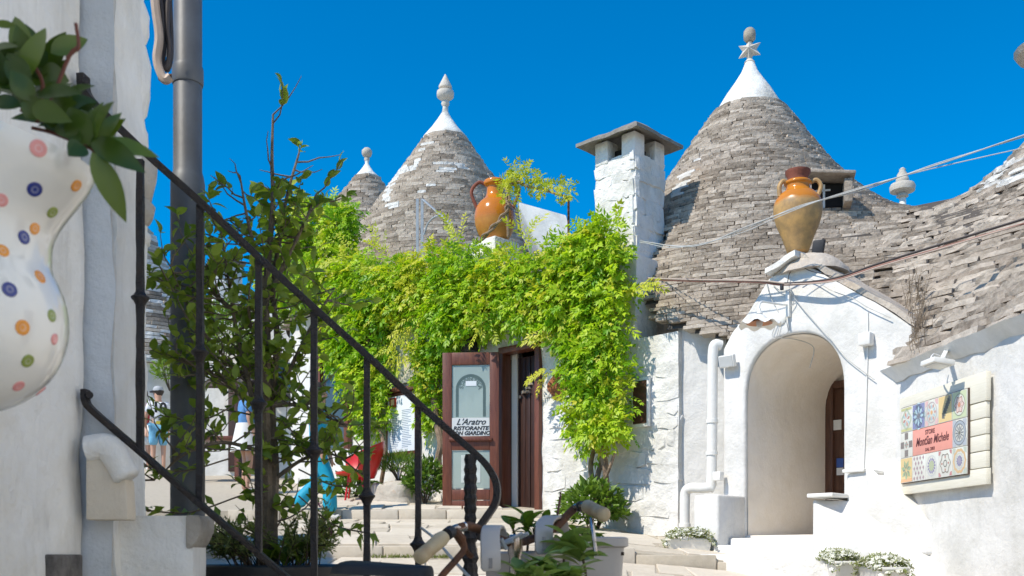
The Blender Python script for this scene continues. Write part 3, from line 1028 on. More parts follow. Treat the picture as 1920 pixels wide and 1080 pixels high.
coping(subdiv([gp(1443, 512), gp(1498, 478)], 6), 0, 0, 0.03, 'coping_slab', LIME_CAP, 0.055, 0.5, 0.08)
# mound of mortar under the jar
mb = lumpy_cone([(0.36, 0), (0.33, 0.06), (0.26, 0.13), (0.19, 0.18), (0.14, 0.20), (0.02, 0.20)], FP(gp(1496, 488)[0], GB - 0.27, gp(1496, 488)[1] - 0.10), 20, 0.05)
mound = mb.build('mortar_mound', ROOF_STONE_BIG, porch, smooth=True)

# inside of the porch: vaulted alcove with a wooden door
DEP = 1.75
zf = 1.60
prof = [(al, zb_)] + arch + [(ar, zb_)]
vs = []; fs = []
nb = 10
for k in range(nb + 1):
    b_ = GB - 0.04 - (DEP - 0.04) * k / nb
    for (a, z) in prof:
        wid = 0.0 if a < (al + ar) / 2 else (0.34 if k > 2 else 0.0)
        p = FP(a + wid + (0.008 if a < (al + ar) / 2 else -0.008 if k < 2 else 0), b_, z - 0.008)
        q = p + (E3 * (1 if a < (al + ar) / 2 else -1)) * 0.0 + Vector((0, 0, 0))
        d = noise.fractal(p * 2.2, 1.0, 2.0, 3) * 0.012
        vs.append(q + E3 * d)
m_ = len(prof)
for k in range(nb):
    for i in range(m_ - 1):
        fs.append((k * m_ + i, k * m_ + i + 1, (k + 1) * m_ + i + 1, (k + 1) * m_ + i))
mb = MB().add(vs, fs)
alc = mb.build('alcove_lining', CREAM_IN, porch, smooth=True, angle=60)
mb = MB().poly([FP(a + (0.34 if a > (al + ar) / 2 else 0), GB - DEP - 0.002, z) for a, z in prof], N3 * -0.12)
mb.build('alcove_back_wall', CREAM_IN, porch)
mb = MB().box(FP((al + ar) / 2 + 0.17, GB - DEP / 2 - 0.0, zf - 0.25), E3, N3, UP, (ar - al) / 2 + 0.18, DEP / 2 - 0.01, 0.25)
mb.build('alcove_floor', CREAM_IN, porch)
# door in the alcove
da0 = al + 0.015; da1 = al + 0.80; dbk = GB - DEP + 0.012
dtop = F(1560, 720, dbk).z
alcove_door = MB().box(FP((da0 + da1) / 2, dbk, (zf + dtop) / 2), E3, N3, UP, (da1 - da0) / 2, 0.02, (dtop - zf) / 2).build('alcove_door', WOOD_DOOR, trullo, bevel=0.004)
for (a, hw, z0_, z1_) in ((da0 + 0.035, 0.045, zf, dtop + 0.02), (da1 - 0.03, 0.045, zf, dtop + 0.02)):
    MB().box(FP(a, dbk + 0.035, (z0_ + z1_) / 2), E3, N3, UP, hw, 0.03, (z1_ - z0_) / 2).build('door_jamb', WOOD_DOOR, alcove_door, bevel=0.005)
MB().box(FP((da0 + da1) / 2, dbk + 0.032, dtop - 0.02), E3, N3, UP, (da1 - da0) / 2 - 0.08, 0.025, 0.04).build('door_lintel', WOOD_DOOR, alcove_door, bevel=0.005)
for (zl, zh) in ((zf + 0.12, zf + 0.52), (zf + 0.60, zf + 1.12), (zf + 1.20, dtop - 0.12)):
    MB().box(FP((da0 + da1) / 2, dbk + 0.024, (zl + zh) / 2), E3, N3, UP, 0.24, 0.008, (zh - zl) / 2).build('door_panel', WOOD_DOOR, alcove_door, bevel=0.006)
pz = F(1567, 797, dbk + 0.04)
MB().box(pz + E3 * 0.02, E3, N3, UP, 0.045, 0.004, 0.055).build('notice', WHITE_PAINT, alcove_door)
pz = F(1572, 868, dbk + 0.04)
MB().box(pz + E3 * 0.02, E3, N3, UP, 0.04, 0.004, 0.05).build('blue_sticker', simple('blue_sticker', (0.05, 0.12, 0.42), 0.4), alcove_door)
MB().box(pz + E3 * 0.02 - UP * 0.095, E3, N3, UP, 0.04, 0.004, 0.04).build('notice', WHITE_PAINT, alcove_door)

# low walls flanking the steps, with ledges, and the steps
zfl = F(1350, 926, GB + 0.48).z
fl = MB().box(FP(al - 0.145, GB + 0.23, (zfl + 1.1) / 2), E3, N3, UP, 0.14, 0.25, (zfl - 1.1) / 2)
fl.build('flank_wall', WHITE, porch, bevel=0.025, segs=3)
# left inner face continuing the alcove wall (cream)
zfr = F(1515, 934, GB + 0.62).z
q0, q1 = FP(ar + 0.005, GB - 0.02, 0.6), FP(ar + 0.005, GB + 0.62, 0.6)
q2 = Vector((WX0 - WK * 7.5 - 0.01, 7.5, 0.6)); q3 = Vector((WX0 - WK * 7.6 + 0.15, 7.6, 0.6)); q4 = FP(ar + 0.6, GB - 0.02, 0.6)
vs = [q0, q1, q2, q3, q4] + [Vector((q.x, q.y, z)) for q, z in ((q0, zfr), (q1, zfr), (q2, 0.7), (q3, 0.7), (q4, zfr))]
MB().add(vs, [(4, 3, 2, 1, 0), (5, 6, 7, 8, 9), (0, 1, 6, 5), (1, 2, 7, 6), (2, 3, 8, 7), (3, 4, 9, 8), (4, 0, 5, 9)]).build('flank_wall', WHITE, porch, bevel=0.04, segs=4)
MB().poly([FP(ar - 0.02, GB - 0.02, zfr + 0.002), FP(ar - 0.02, GB + 0.66, zfr + 0.002), FP(ar + 0.22, GB + 0.66, zfr + 0.002), FP(ar + 0.22, GB - 0.02, zfr + 0.002)], UP * 0.035).build('ledge', WHITE_PAINT, porch, bevel=0.008)
zf2 = F(1610, 886, GB + 0.35).z
vs = [FP(ar + 0.20, GB - 0.01, zfr - 0.5), FP(ar + 0.20, GB + 0.36, zfr - 0.5), FP(ar + 0.42, GB + 0.37, zfr - 0.5), FP(ar + 1.10, GB + 0.40, zfr - 0.5), FP(ar + 0.6, GB - 0.01, zfr - 0.5)]
vs += [Vector((q.x, q.y, z_)) for q, z_ in zip(vs, (zf2, zf2, zf2, zf2 - 0.6, zf2))]
MB().add(vs, [(4, 3, 2, 1, 0), (5, 6, 7, 8, 9), (0, 1, 6, 5), (1, 2, 7, 6), (2, 3, 8, 7), (3, 4, 9, 8), (4, 0, 5, 9)]).build('flank_wall', WHITE, porch, bevel=0.03, segs=3)
MB().poly([FP(ar + 0.18, GB - 0.005, zf2 + 0.002), FP(ar + 0.18, GB + 0.40, zf2 + 0.002), FP(ar + 0.38, GB + 0.40, zf2 + 0.002), FP(ar + 0.38, GB - 0.005, zf2 + 0.002)], UP * 0.03).build('ledge', WHITE_PAINT, porch, bevel=0.008)
for (b0, b1, zt_) in ((GB - 0.03, GB + 0.30, zf - 0.03), (GB + 0.302, GB + 0.58, zf - 0.10), (GB + 0.582, GB + 0.95, zf - 0.185)):
    MB().box(FP((al + ar) / 2, (b0 + b1) / 2, (zt_ + 1.0) / 2), E3, N3, UP, (ar - al) / 2 + (0.0 if b1 < GB + 0.6 else 0.35), (b1 - b0) / 2, (zt_ - 1.0) / 2).build('step', WHITE_ROUGH, porch, bevel=0.02, segs=2)

# plain wall between porch and restaurant (faces the camera)
pA = F(1272, 900, 2.50); pB = at(1362, 900, pA.y - 0.14)
zt_ = at(1310, 640, pA.y).z
grid_wall('side_wall', (pA.x, pA.y, 1.0), (pB.x - pA.x, pB.y - pA.y, 0), (0, 0, zt_ - 1.0 + 0.14), 8, 26, WHITE, trullo, 0.008, 2.5, thick=0.25)

# ---- the shop: street wall and lower roof on the right
shop = empty('trullo_shop', (5.0, 8.5, 1.2), 'white walled trullo with large rough roof slabs and tile sign on its wall', 'trullo')
eave_z = 3.06
y_far = WX0 / ((1645 - 960) / FPX + WK)
def wallp(Y, z, off=0.0): return Vector((WX0 - WK * Y, Y, z)) + WN * off
grid_wall('street_wall', wallp(y_far, 0.5), wallp(4.2, 0.5) - wallp(y_far, 0.5), Vector((0, 0, eave_z - 0.5)), 90, 46, WHITE, shop, 0.016, 1.3, thick=0.35)
# plaster lip under the eave
mb = MB()
ny = 46
vs = []; fs = []
for i in range(ny + 1):
    Y = y_far + 0.02 - (y_far - 4.4) * i / ny
    wob = noise.fractal(Vector((0, Y * 3, 1)), 1, 2, 3) * 0.045; w2 = noise.fractal(Vector((4, Y * 5, 1)), 1, 2, 3) * 0.04
    for (off, dz_) in ((0.005, -0.12 + wob), (0.06 + w2, -0.05 + wob), (0.10 + w2, -0.005), (-0.1, 0.02)):
        vs.append(wallp(Y, eave_z + dz_, off))
for i in range(ny):
    for k in range(3):
        fs.append((i * 4 + k, i * 4 + k + 1, (i + 1) * 4 + k + 1, (i + 1) * 4 + k))
fs += [(0, 1, 2, 3)]
mb.add(vs, fs)
mb.build('eave_lip', WHITE, shop, smooth=True, angle=60)
def ds2(z): return 0.058 if z < 4.2 else (0.051 if z < 5.2 else 0.045)
def wmi2(z): return 0.20 if z < 4.6 else 0.14
def wma2(z): return 0.66 if z < 4.6 else 0.40
it2, rg2 = cone_roof(C2, H12, 3.04, 5.95, ds2, wmi2, wma2, 0.34, acc2, white2, nth=360, jit=0.022, gap=0.003, hlo=0.76, hhi=0.90, cv=0.13)
roof2 = core_mesh('roof', C2, [r for i, r in enumerate(rg2) if i % 2 == 0] + [(6.1, [0.15] * 360), (6.3, [0.05] * 360)], ROOF_CORE, shop, 0.11, lambda p: wall_out(p) < 0.16 and p[1] > 4.6 and not (facade_b(p) > 2.6 and facade_a(p) < fa(1700, 2.75)))
lay_stones(it2, LIB_BIG, LIB_W, roof2, ROOF_STONE_BIG, STONE_WHITE)
lumpy_cone([(0.34, 5.85), (0.30, 5.98), (0.18, 6.2), (0.1, 6.42), (0.07, 6.52)], (C2[0], C2[1], 0), 24, 0.02).build('white_cap', LIME_CAP, roof2, smooth=True)
MB().lathe([(0.06, 6.5), (0.10, 6.54), (0.07, 6.58), (0.08, 6.62), (0.42, 6.68), (0.45, 6.73), (0.30, 6.80), (0.08, 6.84), (0.09, 6.9), (0.16, 7.0), (0.14, 7.12), (0.02, 7.24)], (C2[0], C2[1], 0), 20).build('pinnacle', CARVED, shop, smooth=True)

# ---- restaurant front
rest = empty('restaurant_building', FP(-1.0, 2.3, 1.9), 'whitewashed stone restaurant front with brown door under a green vine', 'building')
FB = 2.55
a_r = fa(1272, FB); a_d0, a_d1 = fa(940, FB), fa(1016, FB)
z_dt = F(978, 646, FB).z; z_db = F(978, 968, FB).z
a_l = fa(560, FB)
z_top = 4.75
def fwall(name, a0, a1, z0, z1, nu, nv, mat=WHITE_ROUGH, amp=0.02, fr=2.4, thick=0.4, b=FB):
    return grid_wall(name, FP(a0, b, z0), E3 * (a1 - a0), UP * (z1 - z0), nu, nv, mat, rest, amp, fr, thick=thick)
front_wall = fwall('front_wall', a_d1, a_r, 1.0, 3.80, 26, 40)
fwall('front_wall', a_d1, fa(1192, FB), 3.802, z_top, 16, 14)
fwall('front_wall', a_d0 - 0.001, a_d1 + 0.001, z_dt, z_top, 8, 14, b=FB - 0.004)
fwall('front_wall', a_l, a_d0, 1.0, z_top, 50, 36, WHITE, 0.012)
# whitewashed stones standing proud of the rough wall: each its own piece
LIB_LIME = stone_lib(WHITE_ROUGH, 18, jit=0.14, round_=0.16, yj=1.0)
z = 1.35; row = 0
while z < 3.5:
    h = random.uniform(0.14, 0.27)
    a = a_d1 + 0.10 + random.uniform(-0.1, 0.1)
    while a < a_r - 0.05:
        w = random.uniform(0.25, 0.55)
        w = min(w, a_r - a)
        if w > 0.12:
            c = FP(a + w / 2, FB - 0.022 + random.uniform(-0.010, 0.006), z + h / 2 + random.uniform(-.01, .01))
            zz = (UP + E3 * random.uniform(-0.03, 0.03)).normalized(); x = (E3 + UP * random.uniform(-0.03, 0.03)).normalized()
            # skip the little window
            wx, wy = topx(c)
            if not (1178 < wx < 1232 and 705 < wy < 812) and a + w < a_r + 0.01:
                piece('whitewashed_stone', random.choice(LIB_LIME)[0], front_wall, frame_m(c, x, -N3, zz, w + random.uniform(-.012, .03), 0.07, h + random.uniform(-.01, .02)))
        a += w
    z += h; row += 1
# little window on the right
wc = F(1204, 755, FB + 0.02)
win = MB().box(wc + N3 * 0.02, E3, N3, UP, 0.115, 0.02, 0.27).build('window', WHITE_PAINT, rest, bevel=0.006)
MB().box(wc + N3 * 0.036, E3, N3, UP, 0.09, 0.012, 0.235).build('window_pane', simple('brown_pane', (0.09, 0.04, 0.03), 0.2), win)

# doorway
doorway = MB()
for a, b0 in ((a_d0 + 0.035, 0), (a_d1 - 0.035, 0)):
    doorway.box(FP(a, FB - 0.02, (z_db + z_dt) / 2 - 0.02), E3, N3, UP, 0.04, 0.075, (z_dt - z_db) / 2 - 0.06)
doorway.box(FP((a_d0 + a_d1) / 2, FB - 0.02, z_dt - 0.04), E3, N3, UP, (a_d1 - a_d0) / 2 - 0.002, 0.08, 0.04)
dw = doorway.build('door_frame', WOOD, rest, bevel=0.006)
MB().box(FP((a_d0 + a_d1) / 2, FB - 0.2, z_db - 0.05), E3, N3, UP, (a_d1 - a_d0) / 2 + 0.02, 0.28, 0.05).build('threshold', PAVE, rest, bevel=0.01)
# dark room behind, cream reveal and the inner leaf
room = MB()
ra0, ra1, rb0, rb1 = a_d0 - 1.0, a_d1 + 0.5, FB - 0.42, FB - 2.2
room.box(FP((ra0 + ra1) / 2, rb1, 3.0), E3, N3, UP, (ra1 - ra0) / 2, 0.02, 1.5)
room.box(FP(ra0, (rb0 + rb1) / 2, 3.0), E3, N3, UP, 0.02, (rb0 - rb1) / 2, 1.5)
room.box(FP(ra1, (rb0 + rb1) / 2, 3.0), E3, N3, UP, 0.02, (rb0 - rb1) / 2, 1.5)
room.box(FP((ra0 + ra1) / 2, (rb0 + rb1) / 2, 4.2), E3, N3, UP, (ra1 - ra0) / 2, (rb0 - rb1) / 2, 0.02)
room.build('inner_room', CREAM_IN, rest)
MB().box(FP(a_d0 + 0.105, FB - 0.135, (z_db + z_dt) / 2), E3, N3, UP, 0.045, 0.012, (z_dt - z_db) / 2 - 0.03).build('reveal_strip', CREAM_IN, rest)
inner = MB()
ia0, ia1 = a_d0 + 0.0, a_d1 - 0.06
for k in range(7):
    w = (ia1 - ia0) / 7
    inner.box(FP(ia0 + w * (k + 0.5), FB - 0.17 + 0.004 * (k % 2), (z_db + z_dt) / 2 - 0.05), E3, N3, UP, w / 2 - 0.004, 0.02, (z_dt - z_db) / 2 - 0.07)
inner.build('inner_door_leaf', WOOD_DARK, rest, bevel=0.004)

# open leaf facing the lane
L0 = at(830, 968, 12.42); L1 = at(936, 968, 12.36)
lx = (L1 - L0); lx.z = 0; lw = lx.length; lx.normalize(); ln = Vector((lx.y, -lx.x, 0))
lz0 = at(883, 966, 12.38).z; lz1 = at(883, 661, 12.38).z
Lb = Vector((L0.x, L0.y, 0))
def lp(u, z, o=0.0): return Lb + lx * (u * lw) + ln * o + UP * (lz0 + (lz1 - lz0) * z)
leaf = empty('door_leaf_tmp', lp(0.5, 0), 'x', 'x')
bpy.data.objects.remove(leaf)
def lbox(u0, u1, z0, z1, o, t):
    c = (lp(u0, z0, o) + lp(u1, z1, o)) / 2
    return MB().box(c, lx, ln, UP, (u1 - u0) * lw / 2, t / 2, (z1 - z0) * (lz1 - lz0) / 2)
m = MB()
for (u0, u1, z0, z1) in ((0, 0.165, 0, 1), (0.835, 1, 0, 1), (0.165, 0.835, 0.925, 1), (0.165, 0.835, 0.40, 0.485), (0.165, 0.835, 0, 0.025)):
    q = lbox(u0 + 0.001, u1 - 0.001, z0, z1, 0, 0.045); m.add(q.v, q.f)
dl = m.build('open_door_leaf', WOOD, rest, bevel=0.005, label='open red brown door leaf with frosted glass and lettering')
for k in range(2):
    lbox(0.168, 0.832, 0.027 + k * 0.067, 0.09 + k * 0.067, 0.004, 0.03).build('door_board', WOOD, dl, bevel=0.004)
lbox(0.12, 0.88, 0.455, 0.475, 0.035, 0.05).build('rail_moulding', WOOD, dl, bevel=0.006)
lbox(0.0, 0.80, 0.03, 0.05, 0.035, 0.03).build('kick_moulding', WOOD, dl, bevel=0.005)
lbox(0.17, 0.83, 0.60, 0.922, 0.0, 0.012).build('glass_pane', GLASS_FROST, dl)
lbox(0.17, 0.83, 0.487, 0.598, 0.012, 0.014).build('notice_board', simple('notice_white', (0.66, 0.68, 0.68), 0.4, var=0.03), dl)
lbox(0.17, 0.83, 0.165, 0.398, 0.0, 0.012).build('glass_pane', GLASS_FROST, dl)
lbox(0.33, 0.67, 0.20, 0.37, 0.009, 0.004).build('etched_panel', simple('etch', (0.62, 0.68, 0.66), 0.5), dl)
for (u0, u1, z0, z1) in ((0.16, 0.20, 0.165, 0.922), (0.80, 0.84, 0.165, 0.922)):
    pass
# arch line on the glass
arcm = MB()
def arc_band(r0u, r1u, uc, zc, zbot, o, colr):
    H_ = (lz1 - lz0)
    outer = []; inner_ = []
    for i in range(17):
        t = math.pi * i / 16
        outer.append((uc - r0u * math.cos(t), zc + r0u * lw / H_ * math.sin(t)))
        inner_.append((uc - r1u * math.cos(t), zc + r1u * lw / H_ * math.sin(t)))
    outer = [(uc - r0u, zbot)] + outer + [(uc + r0u, zbot)]
    inner_ = [(uc - r1u, zbot)] + inner_ + [(uc + r1u, zbot)]
    n = len(outer)
    vs = [lp(u, z, o) for u, z in outer] + [lp(u, z, o) for u, z in inner_]
    arcm.add(vs, [(i, i + 1, n + i + 1, n + i) for i in range(n - 1)])
arc_band(0.265, 0.215, 0.5, 0.775, 0.605, 0.0075, None)
arcm.build('etched_arch', simple('arch_dark', (0.10, 0.14, 0.13), 0.3), dl)
word = 'STARANOTECA'
for i, ch in enumerate(word):
    t = math.pi * (0.94 - 0.88 * i / (len(word) - 1))
    rr = 0.165
    p = lp(0.5 + rr * math.cos(t), 0.775 + rr * lw / (lz1 - lz0) * math.sin(t) * 1.05, 0.008)
    d = (t - math.pi / 2)
    X_ = lx * math.cos(d) + UP * math.sin(d); Y_ = -lx * math.sin(d) + UP * math.cos(d)
    text_mesh(ch, 0.075, basis(p, X_, Y_), simple('etched_letter', (0.13, 0.18, 0.17), 0.4) if i == 0 else bpy.data.materials['etched_letter'], dl, 'lettering', bold=0.001)
lbox(0.41, 0.60, 0.795, 0.825, 0.009, 0.003).build('paper_note', PAPER, dl)
text_mesh("L'Aratro", 0.105, basis(lp(0.5, 0.572, 0.0215), lx, UP), TEXT_BLACK, dl, 'lettering', shear=0.45, bold=0.0012)
text_mesh('RISTORANTE', 0.066, basis(lp(0.5, 0.533, 0.0215), lx, UP), TEXT_BLACK, dl, 'lettering', shear=0.25, bold=0.0022, sx=1.12)
text_mesh('CON GIARDINO', 0.066, basis(lp(0.49, 0.503, 0.0215), lx, UP), TEXT_BLACK, dl, 'lettering', shear=0.25, bold=0.0022, sx=1.0)

# chimney
chim_c = FP((CH_A0 + CH_A1) / 2, (CH_B0 + CH_B1) / 2, 0)
cz0, cz1 = 4.0, F(1190, 285, CH_B1).z
mb = MB()
for j in range(13):
    pass
chim = MB().box(chim_c + UP * (cz0 + cz1) / 2, E3, N3, UP, 0.27, 0.27, (cz1 - cz0) / 2).build('chimney', WHITE_ROUGH, rest)
# rough whitewashed stones on the two faces seen
z = cz0
while z < cz1 - 0.05:
    h = min(random.uniform(0.09, 0.19), cz1 - z)
    for (d, nrm, cen) in ((E3, N3, 0), (N3, E3, 1)):
        s_ = -0.285
        while s_ < 0.28:
            w = min(random.uniform(0.16, 0.32), 0.285 - s_)
            if w < 0.08: break
            c = chim_c + nrm * (0.258 + random.uniform(-0.012, 0.008)) + d * (s_ + w / 2) + UP * (z + h / 2)
            piece('whitewashed_stone', random.choice(LIB_LIME)[0], chim, frame_m(c, d if cen == 0 else d, -nrm, (UP + d * random.uniform(-.08, .08)).normalized(), w + 0.05, 0.06, h + 0.045))
            s_ += w
    z += h
ct = F(1190, 250, CH_B1).z
for sa in (-1, 1):
    for sb in (-1, 1):
        MB().box(chim_c + E3 * sa * 0.195 + N3 * sb * 0.195 + UP * ((cz1 + ct) / 2 + 0.01), E3, N3, UP, 0.098, 0.098, (ct - cz1) / 2 + 0.03).build('chimney_post', WHITE_ROUGH, chim, bevel=0.02)
MB().box(chim_c + UP * (cz1 + 0.01), E3, N3, UP, 0.16, 0.16, 0.14).build('flue', DARK, chim)
mb = MB()
vs = []; nn_ = 11
for j in range(nn_):
    for i in range(nn_):
        u, v = -1 + 2 * i / (nn_ - 1), -1 + 2 * j / (nn_ - 1)
        m_ = max(abs(u), abs(v))
        p = chim_c + E3 * u * 0.45 + N3 * v * 0.45 + UP * (ct + 0.035 + 0.23 * (1 - m_) ** 0.85)
        p = p + Vector((noise.noise(p * 4) * 0.025, noise.noise(p * 4 + Vector((5, 0, 0))) * 0.025, noise.noise(p * 5 + Vector((0, 7, 0))) * 0.02))
        vs.append(p)
k = len(vs)
vs += [v - UP * (0.038 + 0.5 * max(0, (v.z - ct - 0.06))) for v in vs]
fs = []
for j in range(nn_ - 1):
    for i in range(nn_ - 1):
        q = (j * nn_ + i, j * nn_ + i + 1, (j + 1) * nn_ + i + 1, (j + 1) * nn_ + i)
        fs += [q, tuple(k + x for x in q[::-1])]
rim = [i for i in range(nn_)] + [j * nn_ + nn_ - 1 for j in range(1, nn_)] + [(nn_ - 1) * nn_ + i for i in range(nn_ - 2, -1, -1)] + [j * nn_ for j in range(nn_ - 2, 0, -1)]
for i in range(len(rim)):
    a, b = rim[i], rim[(i + 1) % len(rim)]
    fs.append((a, k + a, k + b, b))
mb.add(vs, fs).build('chimney_cap', CAP_STONE, chim, smooth=True, angle=35)

# pillar stub on the parapet carrying the jar, terrace roof behind the parapet
pil_top = F(928, 455, FB - 0.2)
MB().box(Vector((pil_top.x, pil_top.y, (pil_top.z + 4.5) / 2)), E3, N3, UP, 0.23, 0.23, (pil_top.z - 4.5) / 2).build('parapet_pillar', WHITE_ROUGH, rest, bevel=0.03)
MB().poly([FP(a_l, FB - 0.4, 4.45), FP(a_r - 1.1, FB - 0.4, 4.45), FP(a_r - 1.4, FB - 2.8, 4.45), FP(a_l, FB - 4.0, 4.45)], UP * 0.1).build('terrace', WHITE, rest)
# brown post and shutter left of the menu, behind the potted tree
for px in (600, 652):
    MB().box(F(px, 720, FB + 0.04), E3, N3, UP, 0.05, 0.04, 0.95).build('timber_post', WOOD, rest, bevel=0.006)
MB().box(F(626, 640, FB + 0.03), E3, N3, UP, 0.4, 0.05, 0.06).build('timber_lintel', WOOD, rest, bevel=0.006)
MB().box(F(626, 740, FB + 0.012), E3, N3, UP, 0.33, 0.01, 0.8).build('window_pane', GLASS_DARK, rest)

# ------------------------------------------------------------------ background trulli on the left
def simple_trullo(px, apex_py, Y, slope, z0, capfrac, dz, wmi, wma, label, white, finial, facing=0.0, rmaxz=None, wall_r=None):
    c = at(px, apex_py, Y)
    t = empty('trullo_house', (c.x, c.y, z0 - 1.5), label, 'trullo')
    def H(x, y):
        r = math.hypot(x - c.x, y - c.y)
        return c.z - slope * r - 0.10 * (1 - math.exp(-r * 3)) + 0.02 * r * r * 0
    zc = c.z - capfrac
    items, rings = cone_roof((c.x, c.y), H, z0, zc, dz, wmi, wma, 0.2, lambda p: True, white, nth=90, facing=facing)
    rf = core_mesh('roof', (c.x, c.y), [r for i, r in enumerate(rings) if i % 2 == 0] + [(c.z - 0.1, [0.05] * 90)], ROOF_CORE, t, 0.07)
    lay_stones(items, LIB, LIB_W, rf, ROOF_STONE, STONE_WHITE)
    rc = (c.z - zc - 0.1) / slope + 0.05
    lumpy_cone([(rc, zc - 0.04), (rc * 0.98, zc + 0.03), (rc * 0.62, zc + capfrac * 0.33), (rc * 0.32, zc + capfrac * 0.62), (rc * 0.14, zc + capfrac * 0.84), (0.045, c.z + 0.02)], (c.x, c.y, 0), 24, 0.02).build('white_cap', LIME_CAP, rf, smooth=True)
    fin = MB().lathe(finial, (c.x, c.y, c.z), 18).build('pinnacle', CARVED, t, smooth=True, angle=50)
    r0 = (c.z - z0) / slope
    MB().lathe([(r0 - 0.25, z0 - 4.0), (r0 - 0.2, z0 + 0.05)], (c.x, c.y, 0), 40).build('wall', WHITE, t, smooth=True)
    return t, c, fin
SYM = [[(800, 272), (786, 300), (775, 318)], [(745, 330), (790, 312), (838, 306), (838, 322), (815, 344), (785, 367)], [(757, 318), (735, 345), (722, 372), (741, 396)], [(838, 312), (880, 316)]]
def whiteL(c): return any(near_poly(c, q, 3.6) for q in SYM) and random.random() < 0.9
simple_trullo(835, 200, 18.0, 1.42, 5.3, 0.60, 0.063, 0.14, 0.34, 'grey stone trullo cone with white painted symbol, behind the orange jar', whiteL,
              [(0.05, 0), (0.075, 0.05), (0.06, 0.1), (0.10, 0.13), (0.15, 0.17), (0.155, 0.24), (0.15, 0.27), (0.075, 0.28), (0.07, 0.31), (0.115, 0.33), (0.12, 0.36), (0.01, 0.58)])
simple_trullo(688, 302, 22.0, 1.30, 6.6, 0.38, 0.072, 0.16, 0.40, 'small grey stone trullo cone topped by a white ball, farthest on the left', lambda c: False,
              [(0.05, 0), (0.06, 0.05), (0.045, 0.08), (0.09, 0.11), (0.115, 0.17), (0.11, 0.23), (0.06, 0.28), (0.01, 0.29)])
simple_trullo(1692, 372, 17.0, 1.9, 5.4, 0.75, 0.07, 0.2, 0.4, 'white tipped trullo cone peeping over the saddle between the roofs', lambda c: False,
              [(0.05, 0), (0.10, 0.03), (0.08, 0.08), (0.20, 0.12), (0.21, 0.2), (0.19, 0.24), (0.09, 0.25), (0.11, 0.28), (0.10, 0.34), (0.085, 0.36), (0.09, 0.40), (0.05, 0.46), (0.055, 0.49), (0.02, 0.52)])
t3, c3, f3 = simple_trullo(262, 395, 23.0, 1.9, 5.5, 0.5, 0.09, 0.2, 0.5, 'pale stone trullo seen between the left wall and the grey pole', lambda c: random.random() < 0.35,
              [(0.05, 0), (0.1, 0.1), (0.02, 0.3)])
# whitewashed roof slope right of the painted cone, greyed to paint its shade
mb = MB()
q = [at(968, 376, 15.8), at(1062, 402, 15.2), at(1075, 470, 15.2), at(1010, 470, 15.8)]
mb.poly(q, Vector((0.1, 0.6, -0.4)))
mb.build('white_roof_slope', plaster('shaded_white_roof', (0.62, 0.64, 0.65), (0.45, 0.47, 0.48), 0.5, 0.3), None, bevel=0.03, label='smooth whitewashed roof slope rising behind the vine, right of the orange jar', cat='roof')

# low houses behind the potted tree
house = empty('white_house', at(470, 960, 19.0), 'white house with corner chimney seen through the potted tree', 'house')
hp = at(430, 700, 19.0)
house_wall = grid_wall('wall', (at(372, 0, 19).x, 19.0, 1.8), (at(585, 0, 19).x - at(372, 0, 19).x, 0, 0), (0, 0, at(0, 575, 19).z - 1.8), 20, 20, WHITE, house, 0.02, 1.2, thick=1.5)
ck = at(420, 560, 19.2)
MB().box((ck.x, 19.3, (at(0, 492, 19).z + 5.0) / 2), Vector((0.9, 0.43, 0)), Vector((-0.43, 0.9, 0)), UP, 0.28, 0.24, (at(0, 492, 19).z - 5.0) / 2).build('chimney', WHITE, house, bevel=0.03)
MB().box((ck.x, 19.3, at(0, 490, 19).z + 0.02), Vector((0.9, 0.43, 0)), Vector((-0.43, 0.9, 0)), UP, 0.34, 0.30, 0.035).build('chimney_cap', CAP_STONE, house, bevel=0.02)
MB().box(at(470, 800, 18.97), (1, 0, 0), (0, 1, 0), UP, 0.42, 0.03, 0.85).build('door', WOOD_DARK, house, bevel=0.01)
MB().box(at(545, 720, 18.97), (1, 0, 0), (0, 1, 0), UP, 0.28, 0.03, 0.4).build('window', GLASS_DARK, house, bevel=0.01)
awn = empty('awning', at(405, 800, 17.5), 'dark brown timber awning in front of the white house', 'awning')
a0 = at(365, 728, 17.4); a1 = at(448, 728, 17.4)
MB().poly([a0, a1, a1 + Vector((0, 1.3, 0.35)), a0 + Vector((0, 1.3, 0.35))], (0, 0, 0.06)).build('canopy', WOOD_DARK, awn, bevel=0.01)
for q in (a0, a1):
    MB().box((q.x, q.y + 0.06, (q.z + gz(q.x, q.y)) / 2), (1, 0, 0), (0, 1, 0), UP, 0.045, 0.045, (q.z - gz(q.x, q.y)) / 2).build('post', WOOD_DARK, awn)
tb = at(405, 905, 17.3)
stall = empty('display_table', (tb.x, tb.y, gz(tb.x, tb.y)), 'terracotta coloured display table under the brown awning', 'table')
MB().box((tb.x, tb.y, gz(tb.x, tb.y) + 0.72), (1, 0, 0), (0, 1, 0), UP, 0.5, 0.35, 0.03).build('top', WOOD, stall, bevel=0.01)
for sx in (-1, 1):
    for sy in (-1, 1):
        MB().box((tb.x + sx * 0.44, tb.y + sy * 0.3, gz(tb.x, tb.y) + 0.345), (1, 0, 0), (0, 1, 0), UP, 0.03, 0.03, 0.35).build('leg', WOOD, stall)
